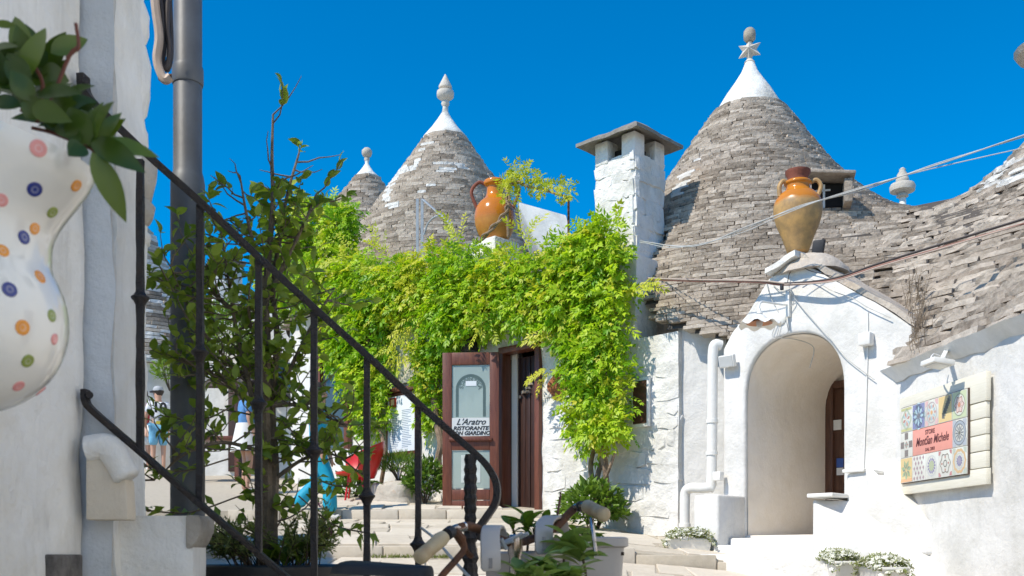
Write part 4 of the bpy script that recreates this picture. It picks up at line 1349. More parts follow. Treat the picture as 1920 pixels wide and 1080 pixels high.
# house on the left of the lane whose shadow falls on the lower paving
lh = empty('left_house', (-4.2, 6.4, 0.8), 'white house farther up the left side of the lane, behind the old wall', 'house')
grid_wall('wall', (-3.22, 4.6, 0.3), (-0.25, 4.4, 0), (0, 0, 3.7), 26, 24, WHITE_OLD, lh, 0.02, 1.4, thick=2.6)
MB().box((-3.39, 6.6, 1.75), Vector((-0.057, 0.998, 0)), Vector((0.998, 0.057, 0)), UP, 0.42, 0.12, 0.95).build('door', WOOD, lh, bevel=0.01)
MB().box((-3.49, 8.1, 2.6), Vector((-0.057, 0.998, 0)), Vector((0.998, 0.057, 0)), UP, 0.3, 0.12, 0.35).build('window', GLASS_DARK, lh, bevel=0.01)

# unseen tall house added on the right to bounce sunlight onto the left wall
rh = empty('bounce_house', (3.6, 0.0, 0.4), 'added tall white house right of the lane, outside the view, bouncing sunlight', 'house')
grid_wall('wall', (2.66, 3.7, 0.2), (0.35, -11.0, 0), (0, 0, 7.2), 40, 24, WHITE_BOUNCE, rh, 0.02, 1.2, thick=2.5)
for (y_, z_, hh, mm, nm) in ((1.6, 1.35, 1.0, WOOD, 'door'), (-1.2, 1.35, 1.0, WOOD, 'door'), (0.2, 4.6, 0.55, GLASS_DARK, 'window'), (2.6, 4.6, 0.55, GLASS_DARK, 'window')):
    MB().box((2.66 + (3.7 - y_) * 0.0318 + 0.03, y_, z_), Vector((-0.0318, 0.9995, 0)), Vector((0.9995, 0.0318, 0)), UP, 0.4, 0.06, hh).build(nm, mm, rh, bevel=0.01)

# ------------------------------------------------------------------ foreground building on the left
lb = empty('old_plaster_building', (-1.6, 1.6, 0.35), 'old white plastered building wall filling the left foreground', 'building')
HB = 3.4
MB().box((-2.7, 1.8, 1.6), (1, 0, 0), (0, 1, 0), UP, 1.36, 1.8, 1.4).build('shade_block', WHITE_OLD, lb, bevel=0.03)  # unseen block added to shade the pole and lower tree
grid_wall('front_wall', (-1.085, -1.5, 0.2), (0, 4.03, 0), (0, 0, HB), 110, 150, WHITE_OLD, lb, 0.012, 3.0, thick=3.0)
# pilaster beyond the recess: the shade on its near side is painted blue-grey
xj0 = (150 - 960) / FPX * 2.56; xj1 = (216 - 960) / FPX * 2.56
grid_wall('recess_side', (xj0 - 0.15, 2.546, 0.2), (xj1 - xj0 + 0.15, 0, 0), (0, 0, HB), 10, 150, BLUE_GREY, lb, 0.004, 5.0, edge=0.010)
grid_wall('pilaster_face', (xj1 + 0.001, 2.562, 0.2), (-0.012, 0.235, 0), (0, 0, HB), 14, 170, WHITE_OLD, lb, 0.009, 5.0, thick=1.5, edge=0.028)
# ragged broken render on the far corner
for (py, h, w) in ((330, 120, 0.035), (395, 60, 0.03), (445, 40, 0.02), (255, 60, 0.012), (150, 160, 0.02), (40, 90, 0.016)):
    c = at(280 + w * 240, py, 2.80)
    mb = MB().lathe([(0.003, -0.5), (0.6, -0.35), (1, -0.1), (0.9, 0.2), (0.5, 0.4), (0.003, 0.5)], (0, 0, 0), 10)
    mb.v = [tuple(Vector((c.x - 0.03 + v[0] * w * (1 + 0.5 * noise.noise(Vector(v) * 3)), c.y + v[1] * 0.06, c.z + v[2] * h / FPX * 2.9))) for v in mb.v]
    mb.build('broken_render', ROCK if w > 0.02 else WHITE_OLD, lb, smooth=True, angle=50)
# hole low in the wall, its dark inside painted on a slab
hc = Vector((-1.079, (118 - 960) and -1.08 * FPX / (118 - 960), at(118, 1066, 2.41).z))
mbh = MB().box(hc, (0, 1, 0), (1, 0, 0), UP, 0.085, 0.012, 0.034)
mbh.build('painted_hole', simple('hole_shade', (0.22, 0.20, 0.18), 0.9, var=0.3, nscale=25, bump=0.8), lb, bevel=0.006)
# stair: side of the landing step with worn stone tread, rounded coping, lower steps
sy = 2.60
stp = empty('entrance_stair', (-0.9, 2.9, 0.35), 'white plastered entrance stair with worn stone tread at the left', 'stair')
x0, x1 = at(162, 0, sy).x, at(361, 0, sy).x
zt = at(0, 967, sy).z
grid_wall('stair_side', (x0, sy, 0.3), (x1 - x0, 0, 0), (0, 0, zt - 0.3), 16, 40, WHITE_OLD, stp, 0.010, 6.0, thick=0.11)
mb = MB()
xa, xb = x1 - 0.002, at(379, 0, sy).x
tr = [(xa - 0.015, zt + 0.002), (xb - 0.006, zt + 0.002), (xb, zt - 0.012), (xb - 0.002, zt - 0.04), (xb - 0.015, zt - 0.07), (xa, zt - 0.085), (xa - 0.015, zt - 0.085)]
mb.poly([Vector((x, sy - 0.006, z)) for x, z in tr], (0, 0.12, 0))
mb.build('tread', ROCK, stp, bevel=0.006)
for k in range(1, 3):
    MB().box((x1 - 0.2 + 0.13 * (2 * k - 1), sy + 0.25, (zt - 0.30 - 0.17 * k + 0.3) / 2), (1, 0, 0), (0, 1, 0), UP, 0.13, 0.13, (zt - 0.30 - 0.17 * k - 0.3) / 2).build('step', WHITE_OLD, stp, bevel=0.015)
cp = [at(166, 842, 2.49), at(196, 838, 2.49), at(212, 850, 2.49), at(228, 876, 2.49), at(240, 898, 2.49)]
rr = 0.034
MB().tube(catm(cp, 5), [rr] * 20 + [rr * 0.8], 12).build('coping', WHITE_OLD, stp, smooth=True, angle=70)
MB().poly([at(160, 848, 2.48), at(205, 848, 2.48), at(236, 902, 2.48), at(240, 975, 2.48), at(160, 975, 2.48)], (0, 0.06, 0)).build('wing_wall', plaster('cream_old', (0.70, 0.62, 0.50), (0.6, 0.52, 0.42), 0.5, 0.3), stp, bevel=0.006)

# ------------------------------------------------------------------ wrought iron railing
rail = empty('iron_railing', at(880, 1300, 2.78), 'black wrought iron stair railing with twisted newel and curled end', 'railing')
def rY(px): return 2.50 + (px - 160) / 720 * 0.28
def rp(px, py): return at(px, py, rY(px))
top_px = [(156, 142), (158, 168), (172, 190), (205, 222), (285, 298), (375, 378), (485, 482), (590, 578), (690, 668), (785, 757), (862, 825), (885, 845), (912, 872), (930, 905), (930, 940), (912, 970), (898, 990), (896, 1003), (906, 1009), (914, 1003), (912, 994)]
tp = catm([rp(*q) for q in top_px], 6)
mb = MB()
def flatbar(mb, pts, w, t):
    # flat bar: w across the railing plane (depth), t in the plane
    n = len(pts); vs = []; fs = []
    for i in range(n):
        d = (pts[min(n - 1, i + 1)] - pts[max(0, i - 1)]).normalized()
        s_ = Vector((0.1, 1, 0)).normalized(); u = d.cross(s_).normalized()
        vs += [pts[i] + s_ * w / 2 + u * t / 2, pts[i] - s_ * w / 2 + u * t / 2, pts[i] - s_ * w / 2 - u * t / 2, pts[i] + s_ * w / 2 - u * t / 2]
    for i in range(n - 1):
        for k in range(4):
            fs.append((i * 4 + k, i * 4 + (k + 1) % 4, (i + 1) * 4 + (k + 1) % 4, (i + 1) * 4 + k))
    fs += [(0, 1, 2, 3), (n * 4 - 1, n * 4 - 2, n * 4 - 3, n * 4 - 4)]
    mb.add(vs, fs)
flatbar(mb, tp, 0.034, 0.0185)
mb.build('handrail', IRON, rail, bevel=0.004)
lp_px = [(160, 730), (161, 752), (172, 768), (215, 806), (270, 853), (375, 945), (490, 1042), (600, 1136), (720, 1238), (800, 1306)]
mb = MB(); flatbar(mb, catm([rp(*q) for q in lp_px], 5), 0.026, 0.0155)
mb.build('lower_rail', IRON, rail, bevel=0.003)
for q in ((160, 158), (166, 743)):
    MB().tube([rp(*q), rp(*q) + Vector((0.012, -0.022, 0))], 0.009, 10).build('bolt', IRON, rail)
bars = [(263, 300, 850, 560), (375, 385, 942, 662), (485, 488, 1040, 758), (589, 585, 1130, 847), (688, 672, 1215, 932), (784, 762, 1298, 1022)]
for (bx, y0, y1, kn) in bars:
    w = 0.0090
    mb = MB(); n = 26
    p0, p1 = rp(bx, y0), rp(bx, y1)
    vs = []; fs = []
    for i in range(n + 1):
        p = p0.lerp(p1, i / n)
        ww = w * (1 + random.uniform(-0.07, 0.07)); tw = 0.12 * math.sin(i * 0.9)
        for k in range(4):
            a = math.pi / 4 + math.pi / 2 * k + tw
            vs.append(p + Vector((math.cos(a), math.sin(a), 0)) * ww * 1.32)
    for i in range(n):
        for k in range(4):
            fs.append((i * 4 + k, i * 4 + (k + 1) % 4, (i + 1) * 4 + (k + 1) % 4, (i + 1) * 4 + k))
    mb.add(vs, fs)
    b = mb.build('baluster', IRON, rail)
    c = rp(bx, kn)
    MB().lathe([(0.009, -0.026), (0.0115, -0.017), (0.017, -0.006), (0.0225, 0.0), (0.023, 0.004), (0.017, 0.008), (0.0125, 0.015), (0.009, 0.026)], c, 14).build('collar', IRON, b, smooth=True, angle=30)
# twisted newel
c0, c1 = rp(882, 852), rp(882, 1500)
mb = MB(); n = 70; vs = []; fs = []
L_ = (c0 - c1).length
for i in range(n + 1):
    p = c0.lerp(c1, i / n); d = i / n * L_
    ww = 0.0175 * (1 + 0.10 * (1 if i % 2 else -1))
    if 0.20 < d < 0.24: ww *= 1.25
    if 0.27 < d < 0.36: ww *= 1.28 + 0.10 * math.sin((d - 0.27) * 120)
    for k in range(8):
        a = math.pi / 8 + math.pi / 4 * k + d * 5.0
        vs.append(p + Vector((math.cos(a), math.sin(a), 0)) * ww * (1.0 if k % 2 else 0.93))
for i in range(n):
    for k in range(8):
        fs.append((i * 8 + k, i * 8 + (k + 1) % 8, (i + 1) * 8 + (k + 1) % 8, (i + 1) * 8 + k))
fs.append(tuple(range(8)))
mb.add(vs, fs).build('newel', IRON, rail)

# ------------------------------------------------------------------ grey pole with clamp, cables
pole = empty('street_pole', at(350, 1400, 3.3), 'tall grey steel pole beside the broken wall corner', 'pole')
PY = 3.3
def pxp(px, py): return at(px, py, PY)
pr = 26 / FPX * PY
MB().lathe([(pr * 1.22, 0.3 - 0.0), (pr * 1.20, pxp(0, 345).z), (pr * 1.10, pxp(0, 330).z), (pr, pxp(0, 322).z), (pr, 9.0)], (pxp(352, 0).x, PY, 0), 24).build('shaft', POLE, pole, smooth=True, angle=50)
MB().lathe([(pr * 1.06, pxp(0, 160).z), (pr * 1.10, pxp(0, 156).z), (pr * 1.10, pxp(0, 130).z), (pr * 1.06, pxp(0, 126).z)], (pxp(352, 0).x, PY, 0), 24).build('clamp', POLE, pole, smooth=True, angle=40)
MB().tube([pxp(322, 143), pxp(308, 145) + Vector((0, -0.01, 0)), pxp(300, 150)], 0.008, 8).build('bracket', RUST, pole)
cb = empty('cable_bundle', at(300, 150, 3.2), 'bundle of weathered cables hanging in a loop beside the grey pole', 'cable')
lines = [([(282, -60), (290, 20), (296, 70), (292, 110), (298, 135), (308, 150), (318, 144)], 0.014, CABLE_C),
         ([(288, -60), (302, 20), (303, 70), (300, 110), (304, 128), (312, 120), (316, 90), (312, 40), (318, -60)], 0.008, CABLE_D),
         ([(294, -60), (308, 15), (311, 60), (306, 100), (305, 122), (313, 132), (320, 100), (318, 10), (316, -60)], 0.006, CABLE_D),
         ([(300, -60), (300, 30), (306, 50), (312, 30), (308, 80), (303, 92), (316, 90)], 0.0028, CABLE_W),
         ([(306, -60), (312, 40), (304, 74), (315, 66), (310, 105), (318, 96)], 0.0025, CABLE_W)]
for i, (pts, r, m) in enumerate(lines):
    P = [at(x + 2, y, 3.16 + 0.012 * i) for x, y in pts]
    MB().tube(catm(P, 6), r, 7).build('cable', m, cb, smooth=True)

# ------------------------------------------------------------------ overhead cables on the right
def cable(name, pts, r, mat, label, parent=None, n=10, **kw):
    return MB().tube(catm(pts, n), r, 6).build(name, mat, parent, smooth=True, label=label, cat='cable' if label else None, **kw)
g = lambda px, py, off=0.0: F(px, py, GB + off)
ob_ = empty('facade_cable_run', g(1470, 530, 0.1), 'red brown and dark cable run strung across the gable to the right roof', 'cable')
pts = [F(1215, 524, 2.75), g(1300, 527, 0.10), g(1420, 529, 0.13), g(1470, 534, 0.10), g(1560, 526, 0.13), at(1650, 498, 8.9), at(1780, 460, 8.5), at(1935, 415, 8.2)]
cable('cable', pts, 0.010, CABLE_R, None, ob_)
cable('cable', [p + Vector((0, 0.01, 0.017)) for p in pts[:4]] + [pts[4] + Vector((0, 0, 0.016)), pts[5] + Vector((0, 0, 0.022)), pts[6] + Vector((0, 0, 0.03)), pts[7] + Vector((0, 0, 0.04))], 0.011, CABLE_D, None, ob_)
cable('cable', [p + Vector((0, -0.015, 0.010)) for p in pts[:4]], 0.0085, CABLE_C, None, ob_)
cable('cable', [pts[3] + Vector((0, -.015, 0)), pts[4] + Vector((0, -.015, -.012)), pts[5] + Vector((0, -.015, -.012)), pts[6] + Vector((0, -.015, -.01)), pts[7]], 0.007, CABLE_C, None, ob_)
oc = empty('overhead_cable', at(1480, 400, 9.2), 'twisted pale overhead cables crossing in front of the orange jar', 'cable')
P = [F(1200, 452, 2.6), at(1300, 462, 10.0), at(1400, 425, 9.4), at(1500, 388, 9.1), at(1620, 352, 8.8), at(1760, 308, 8.4), at(1935, 248, 8.0)]
cable('cable', P, 0.0055, CABLE_W, None, oc, 14)
cable('cable', [p + Vector((0, 0.01, 0.014 * (1 if i % 2 else -1))) for i, p in enumerate(P)], 0.0045, CABLE_W, None, oc, 14)
P2 = [F(1205, 455, 2.6), at(1270, 464, 10.0), at(1380, 440, 9.4), at(1470, 402, 9.1), at(1560, 368, 8.9), at(1700, 328, 8.6), at(1840, 295, 8.2), at(1935, 274, 8.0)]
cable('cable', P2, 0.004, CABLE_W, None, oc, 14)

# ------------------------------------------------------------------ fittings on the porch
dpn = empty('drain_pipe', at(1290, 1000, 10.3), 'white plastic drain pipe with elbow beside the arched porch', 'pipe')
pb = GB - 0.02
P = [F(1352, 648, pb), F(1341, 646, pb + 0.05), F(1337, 660, pb + 0.06), F(1336, 700, pb + 0.06), F(1334, 895, pb + 0.06), F(1331, 912, pb + 0.07), F(1318, 915, pb + 0.10), F(1296, 915, pb + 0.12), F(1286, 922, pb + 0.12), F(1284, 945, pb + 0.12), F(1284, 1020, pb + 0.12)]
MB().tube(catm(P, 5), 0.052, 14).build('pipe', WHITE_PAINT, dpn, smooth=True, angle=70)
for q in (F(1334.5, 850, pb + 0.06), F(1335, 790, pb + 0.06), F(1284, 985, pb + 0.12)):
    MB().lathe([(0.053, -0.02), (0.062, -0.018), (0.062, 0.018), (0.053, 0.02)], q, 16).build('pipe_collar', WHITE_PAINT, dpn, smooth=True, angle=30)
sb = F(1347, 893, pb + 0.10)
MB().box(sb, E3, N3, UP, 0.045, 0.04, 0.045).build('junction_box', WHITE_PAINT, None, bevel=0.008, label='small white junction box beside the drain pipe elbow', cat='box')

wl = empty('wall_lamp', g(1475, 575), 'white swan neck wall lamp with frilly enamel shade above the arch', 'lamp')
hub = g(1478, 571, 0.02)
lampc = g(1424, 605, 0.52)
MB().tube(catm([hub, g(1465, 571, 0.12), g(1440, 567, 0.35), g(1428, 566, 0.45), g(1423, 574, 0.52), g(1423, 590, 0.52)], 6), 0.010, 8).build('arm', WHITE_PAINT, wl, smooth=True)
mb = MB(); vs = []; fs = []; ns = 40
profs = [(0.02, 0.075), (0.05, 0.06), (0.075, 0.03), (0.11, 0.012), (0.165, 0.0), (0.195, -0.022)]
for (r, h) in profs:
    for k in range(ns):
        a = 2 * math.pi * k / ns
        fr = (r / 0.195) ** 4
        vs.append(lampc + Vector((math.cos(a) * r, math.sin(a) * r, h - 0.018 * fr * math.cos(a * 8))))
for i in range(len(profs) - 1):
    for k in range(ns):
        fs.append((i * ns + k, i * ns + (k + 1) % ns, (i + 1) * ns + (k + 1) % ns, (i + 1) * ns + k))
mb.add(vs, fs)
sh = mb.build('shade', WHITE_PAINT, wl, smooth=True, angle=60)
mb = MB().lathe([(0.05, 0.034), (0.115, 0.004), (0.118, 0.0), (0.05, 0.022)], lampc - UP * 0.008, 30)
mb.build('shade_inside', LAMP_ORANGE, sh, smooth=True)
MB().lathe([(0.02, -0.04), (0.032, -0.01), (0.03, 0.02), (0.018, 0.05)], lampc, 12).build('bulb', LAMP_GLASS, wl, smooth=True)
MB().lathe([(0.02, 0.07), (0.032, 0.085), (0.016, 0.10), (0.012, 0.13)], lampc, 12).build('socket', WHITE_PAINT, wl, smooth=True)
MB().lathe([(0.062, 0), (0.062, 0.012), (0.05, 0.022), (0.01, 0.026)], g(1463, 598, 0.002), 18, axis=N3).build('wall_rose', WHITE_PAINT, wl, smooth=True, angle=40)
MB().box(hub, E3, N3, UP, 0.02, 0.02, 0.12).build('mount_bar', WHITE_PAINT, wl, bevel=0.004)
bk = empty('gable_cable_tangle', g(1480, 560), 'loose grey cables around the gable lamp mount, one tracing a cast cable shadow', 'cable')
for i, pts in enumerate(([(1436, 527), (1442, 548), (1447, 562), (1460, 590), (1452, 615), (1448, 628), (1455, 634), (1464, 600)],
                         [(1476, 532), (1482, 510), (1500, 500), (1520, 508), (1560, 518)],
                         [(1478, 535), (1490, 560), (1474, 590), (1478, 620), (1470, 628)],
                         [(1448, 532), (1462, 545), (1480, 552), (1478, 590), (1480, 620)],
                         [(1480, 545), (1500, 572), (1540, 618), (1556, 634), (1580, 665), (1610, 690), (1640, 712)],  # stands in for the shadow a strung cable casts on the gable
                         [(1500, 530), (1520, 523), (1560, 545), (1600, 560), (1625, 575), (1670, 596)],
                         [(1458, 634), (1490, 636), (1520, 646), (1526, 660), (1518, 690)])):
    cable('cable', [g(x, y, 0.022 + 0.006 * (i % 3) - (0.3 * min(1, k_ / 2) if i == 6 else 0)) for k_, (x, y) in enumerate(pts)], 0.004, CABLE_W if i not in (1,) else CABLE_D, None, bk, 6)
MB().box(g(1466, 537, 0.10), E3, N3, UP, 0.014, 0.014, 0.035).build('insulator', RUBBER, bk, bevel=0.003)

def floodlight(name, c, x, n, size, label, glass, body=WHITE_PAINT, tilt=0.25):
    e = empty(name, c, label, 'lamp')
    nn2 = (n - UP * tilt).normalized(); up2 = nn2.cross(x).normalized()
    if up2.z < 0: up2 = -up2
    MB().box(c + n * 0.07, x, nn2, up2, size, 0.028, size * 0.72).build('housing', body, e, bevel=0.01)
    MB().box(c + n * 0.07 + nn2 * 0.029, x, nn2, up2, size * 0.86, 0.004, size * 0.6).build('glass', glass, e)
    MB().bar(c, c + n * 0.05, 0.03, 0.02).build('bracket', body, e)
    return e
floodlight('floodlight', g(1371, 679, 0.0), E3, N3, 0.085, 'small white floodlight on the gable above the drain pipe', LAMP_GLASS)
rbx = g(1626, 637, 0.03)
sbx = empty('switch_box', rbx, 'white switch box with thin conduit on the right of the gable', 'box')
MB().box(rbx + N3 * 0.02, E3, N3, UP, 0.055, 0.05, 0.055).build('box', WHITE_PAINT, sbx, bevel=0.008)
MB().tube([g(1627, 585, 0.01), g(1627, 630, 0.01)], 0.007, 6).build('conduit', WHITE_PAINT, sbx)
MB().tube([g(1627, 645, 0.01), g(1624, 760, 0.01), g(1619, 882, 0.01)], 0.006, 6).build('conduit', WHITE_PAINT, sbx)
fl2 = empty('black_floodlight', F(1533, 480, GB - 0.2), 'black floodlight standing behind the orange jar on the gable', 'lamp')
c = F(1534, 468, GB - 0.22)
MB().box(c, Vector((0.85, -0.5, 0)).normalized(), Vector((0.5, 0.85, 0.2)).normalized(), Vector((0.1, -0.2, 1)).normalized(), 0.055, 0.035, 0.09).build('housing', RUBBER, fl2, bevel=0.012)
MB().bar(c - UP * 0.05, c - UP * 0.16, 0.03, 0.02).build('bracket', RUBBER, fl2)

# ------------------------------------------------------------------ glazed jars
def jar(name, base, h, rmax, prof, mat, label, handles, neck_clay=None, seg=36):
    e = empty(name, base, label, 'jar')
    P = [(r * rmax, z * h) for r, z in prof]
    P2 = [(p.x, p.y) for p in catm([Vector((r, z, 0)) for r, z in P], 4)]
    b = MB().lathe(P2, base, seg).build('body', mat, e, smooth=True, angle=60)
    for (a, z0, z1, r0, r1, outw) in handles:
        d = Vector((math.cos(a), math.sin(a), 0))
        pts = [base + d * r0 * rmax + UP * z1 * h, base + d * (r0 * rmax + outw * 0.75) + UP * (z1 * h + outw * 0.25), base + d * (max(r0, r1) * rmax * 0.75 + outw) + UP * ((z1 * 0.7 + z0 * 0.3) * h), base + d * r1 * rmax + UP * z0 * h]
        MB().tube(catm(pts, 6), 0.022, 9).build('handle', mat if neck_clay is None else neck_clay, e, smooth=True)
    return e, b
jb = Vector((pil_top.x, pil_top.y, pil_top.z))
jar('amphora', jb, 0.80, 0.262, [(0.45, 0), (0.62, 0.03), (0.88, 0.18), (1.0, 0.36), (0.97, 0.50), (0.80, 0.62), (0.52, 0.71), (0.42, 0.78), (0.40, 0.88), (0.46, 0.905), (0.54, 0.93), (0.54, 0.98), (0.46, 1.0), (0.38, 0.99), (0.36, 0.9)], TERRA,
    'glossy orange amphora wrapped by a dry vine stem on the parapet pillar', [(math.pi, 0.54, 0.93, 0.42, 0.88, 0.13), (0.0, 0.54, 0.93, 0.42, 0.88, 0.13)], CLAY)
ab = g(1496, 474, -0.27)
je, jbody = jar('amphora', ab, 0.70, 0.235, [(0.40, 0), (0.46, 0.03), (0.66, 0.22), (0.90, 0.42), (1.0, 0.60), (0.94, 0.72), (0.72, 0.82), (0.53, 0.87), (0.50, 0.93), (0.56, 0.955), (0.56, 0.98), (0.46, 1.0), (0.44, 0.92)], TERRA2,
    'worn orange two handled amphora standing on the white gable', [(math.pi * 1.05, 0.77, 0.97, 0.5, 0.80, 0.05), (math.pi * 1.92, 0.77, 0.97, 0.5, 0.80, 0.075)])
MB().lathe([(0.105, 0.69), (0.10, 0.74), (0.12, 0.77), (0.122, 0.80), (0.11, 0.805), (0.09, 0.75)], ab, 24).build('inner_pot', CLAY, je, smooth=True, angle=40)
# dry vine stem around the first jar
vt = empty('dry_vine_stem', F(905, 455, FB), 'bare twisted vine stem leaning across the orange amphora', 'stem')
P = [F(896, 455, FB + 0.20), F(920, 430, FB + 0.25), F(945, 402, FB + 0.22), F(952, 380, FB + 0.20), F(950, 350, FB + 0.12)]
for k in range(2):
    q = catm(P, 8)
    MB().tube([p + Vector((math.cos(i * 0.6 + k * 3.14) * 0.02, 0, math.sin(i * 0.6 + k * 3.14) * 0.02)) for i, p in enumerate(q)], 0.016, 7).build('twisted_stem', BARK_VINE, vt, smooth=True)
MB().tube(catm([F(953, 445, FB + 0.16), F(952, 410, FB + 0.18), F(950, 370, FB + 0.18)], 5), 0.018, 7).build('upright_stem', BARK_VINE, vt, smooth=True)
# vine branch reaching over to the iron post
arm = empty('vine_branch', F(1010, 360, FB), 'yellow green vine branch reaching from the amphora to a thin post', 'vine')
bp = [F(950, 350, FB + 0.15), F(972, 342, FB + 0.12), F(990, 350, FB + 0.1), F(1020, 356, FB + 0.05), F(1045, 364, FB), F(1068, 370, FB)]
MB().tube(catm(bp, 6), [0.022] * 10 + [0.015] * 21, 7).build('branch', BARK_VINE, arm, smooth=True)
lv = Leaves()
for (px, py, n, s_) in ((950, 350, 40, 16), (968, 330, 42, 18), (985, 340, 34, 14), (1012, 343, 40, 14), (1030, 350, 14, 10), (1060, 357, 34, 11), (958, 370, 24, 14), (945, 340, 16, 10), (980, 322, 16, 12)):
    for _ in range(n):
        p = F(px + random.gauss(0, s_ * 0.5), py + random.gauss(0, s_ * 0.42), FB + 0.1 + random.gauss(0, 0.1))
        lv.compound(p, rv() + Vector((0, -0.3, 0.3)), rv(), 0.11, 3, 0.055, 0.022, random.uniform(0, 1), 0.5)
lv.build('foliage', VINE_YEL, arm)
ip = empty('iron_post', F(1066, 420, FB), 'thin iron post holding up the vine branch', 'post')
MB().tube([F(1066, 372, FB), F(1066, 470, FB)], 0.014, 8).build('rod', RUST, ip)
MB().tube([F(1066, 371, FB) - E3 * 0.05, F(1066, 371, FB) + E3 * 0.05], 0.01, 6).build('cross_piece', RUST, ip)
# galvanised bracket on the parapet
gb_ = empty('steel_bracket', F(788, 460, FB - 0.3), 'pale galvanised steel post with curved brace behind the vine', 'bracket')
for o in (-1, 1):
    MB().bar(F(787 + o * 4.5, 373, FB - 0.3), F(787 + o * 4.5, 490, FB - 0.3), 0.038, 0.03).build('upright', GALV, gb_)
MB().bar(F(793, 374, FB - 0.3), F(846, 420, FB - 0.3), 0.03, 0.02).build('brace', GALV, gb_)
MB().tube(catm([F(795, 440, FB - 0.3), F(802, 420, FB - 0.3), F(815, 407, FB - 0.3), F(832, 404, FB - 0.3)], 5), 0.013, 7).build('curved_stay', GALV, gb_)

# ------------------------------------------------------------------ things on the restaurant front
mbx = F(757, 795, FB + 0.03)
mw = empty('menu_board', mbx, 'framed restaurant menu with pale blue paper on the wall', 'menu')
MB().box(mbx + N3 * 0.02, E3, N3, UP, 0.33, 0.025, 0.43).build('frame', WOOD, mw, bevel=0.006)
pap = MB().box(mbx + N3 * 0.047, E3, N3, UP, 0.285, 0.003, 0.385).build('menu_paper', PAPER, mw)
pic = MB()
pic.box(mbx + N3 * 0.052 - E3 * 0.17 + UP * 0.30, E3, N3, UP, 0.075, 0.001, 0.07, lin(170, 60, 40))
pic.box(mbx + N3 * 0.0535 - E3 * 0.18 + UP * 0.31, E3, N3, UP, 0.035, 0.001, 0.04, lin(240, 200, 150))
pic.build('menu_picture', PAINT, mw)
tl = MB()
for r in range(22):
    for c_ in (-0.13, 0.13):
        z_ = 0.18 - r * 0.024
        w_ = random.uniform(0.06, 0.105)
        tl.box(mbx + N3 * 0.0512 + E3 * (c_ - (0.11 - w_)) + UP * z_, E3, N3, UP, w_, 0.0006, 0.0035, lin(110, 130, 150))
tl.build('menu_lines', PAINT, mw)
MB().box(mbx + UP * 0.47 + N3 * 0.03, E3, N3, UP, 0.37, 0.06, 0.03).build('frame_top', WOOD, mw, bevel=0.01)
pqc = F(757, 680, FB + 0.03)
pq = empty('painted_plaque', pqc, 'cream ceramic plaque with painted blue green olive twigs above the menu', 'plaque')
MB().box(pqc, E3, N3, UP, 0.42, 0.02, 0.29).build('plate', simple('plaque_cream', (0.62, 0.57, 0.46), 0.4, var=0.12, nscale=6), pq, bevel=0.006)
pm = MB()
for (ox, s_) in ((-0.22, 1.0), (0.18, 0.9), (0.0, 0.6)):
    base = pqc + N3 * 0.022 + E3 * ox - UP * 0.2
    for k in range(11):
        for sg in (-1, 1):
            p = base + UP * k * 0.032 * s_
            d = (UP * 0.8 + E3 * sg * 0.7).normalized(); sd = d.cross(N3)
            q = [p, p + d * 0.03 * s_ + sd * 0.008, p + d * 0.065 * s_, p + d * 0.03 * s_ - sd * 0.008]
            pm.add(q, [(0, 1, 2, 3)], lin(70, 100, 115) if k % 3 else lin(90, 120, 100))
pm.build('painted_twigs', PAINT, pq)
rpc = F(1047, 724, FB + 0.03)
mb = MB(); pts = []
for i in range(36):
    a = 2 * math.pi * i / 36
    r = 0.135 * (1 + 0.10 * math.cos(4 * a) + 0.03 * math.sin(3 * a))
    pts.append(rpc + E3 * r * math.cos(a) * 1.1 + UP * r * math.sin(a) * 1.12)
mb.poly(pts, N3 * 0.025)
mb.build('clay_plaque', RUSTPLATE, None, bevel=0.006, label='rust orange lobed plaque on the white wall right of the door', cat='plaque')
lt = empty('lantern', F(880, 640, FB + 0.1), 'dark iron lantern under the vine above the open door leaf', 'lantern')
MB().box(F(880, 640, FB + 0.18), E3, N3, UP, 0.085, 0.085, 0.13).build('cage', IRON, lt, bevel=0.01)
MB().lathe([(0.13, 0), (0.10, 0.03), (0.03, 0.09), (0.012, 0.13)], F(880, 640, FB + 0.18) + UP * 0.13, 8).build('roof', IRON, lt)
MB().bar(F(880, 620, FB), F(880, 620, FB + 0.2), 0.02).build('bracket', IRON, lt)

# ------------------------------------------------------------------ tile sign on the shop wall
sgn = empty('tile_sign', RW(1768, 925, 0.06), 'cream wooden sign board with painted tiles and pink name panel', 'sign')
S0 = RW(1687, 929, 0.066) - WN * 0.066; S1 = RW(1849, 908, 0.066) - WN * 0.066
su = (S1 - S0); su.z = 0; sw = su.length; su.normalize()
sz0 = (S0.z + S1.z) / 2; szt = (RW(1692, 746, 0.066).z + RW(1849, 694, 0.066).z) / 2
shh = szt - sz0
Sb = Vector((S0.x, S0.y, sz0))
def sp(u, v, o): return Sb + su * u * sw + UP * v * shh + WN * o
def sbox(u0, u1, v0, v1, o0, o1, col_=None):
    c = (sp(u0, v0, o0) + sp(u1, v1, o1)) / 2
    return MB().box(c, su, WN, UP, (u1 - u0) * sw / 2, abs(o1 - o0) / 2, (v1 - v0) * shh / 2, col_)
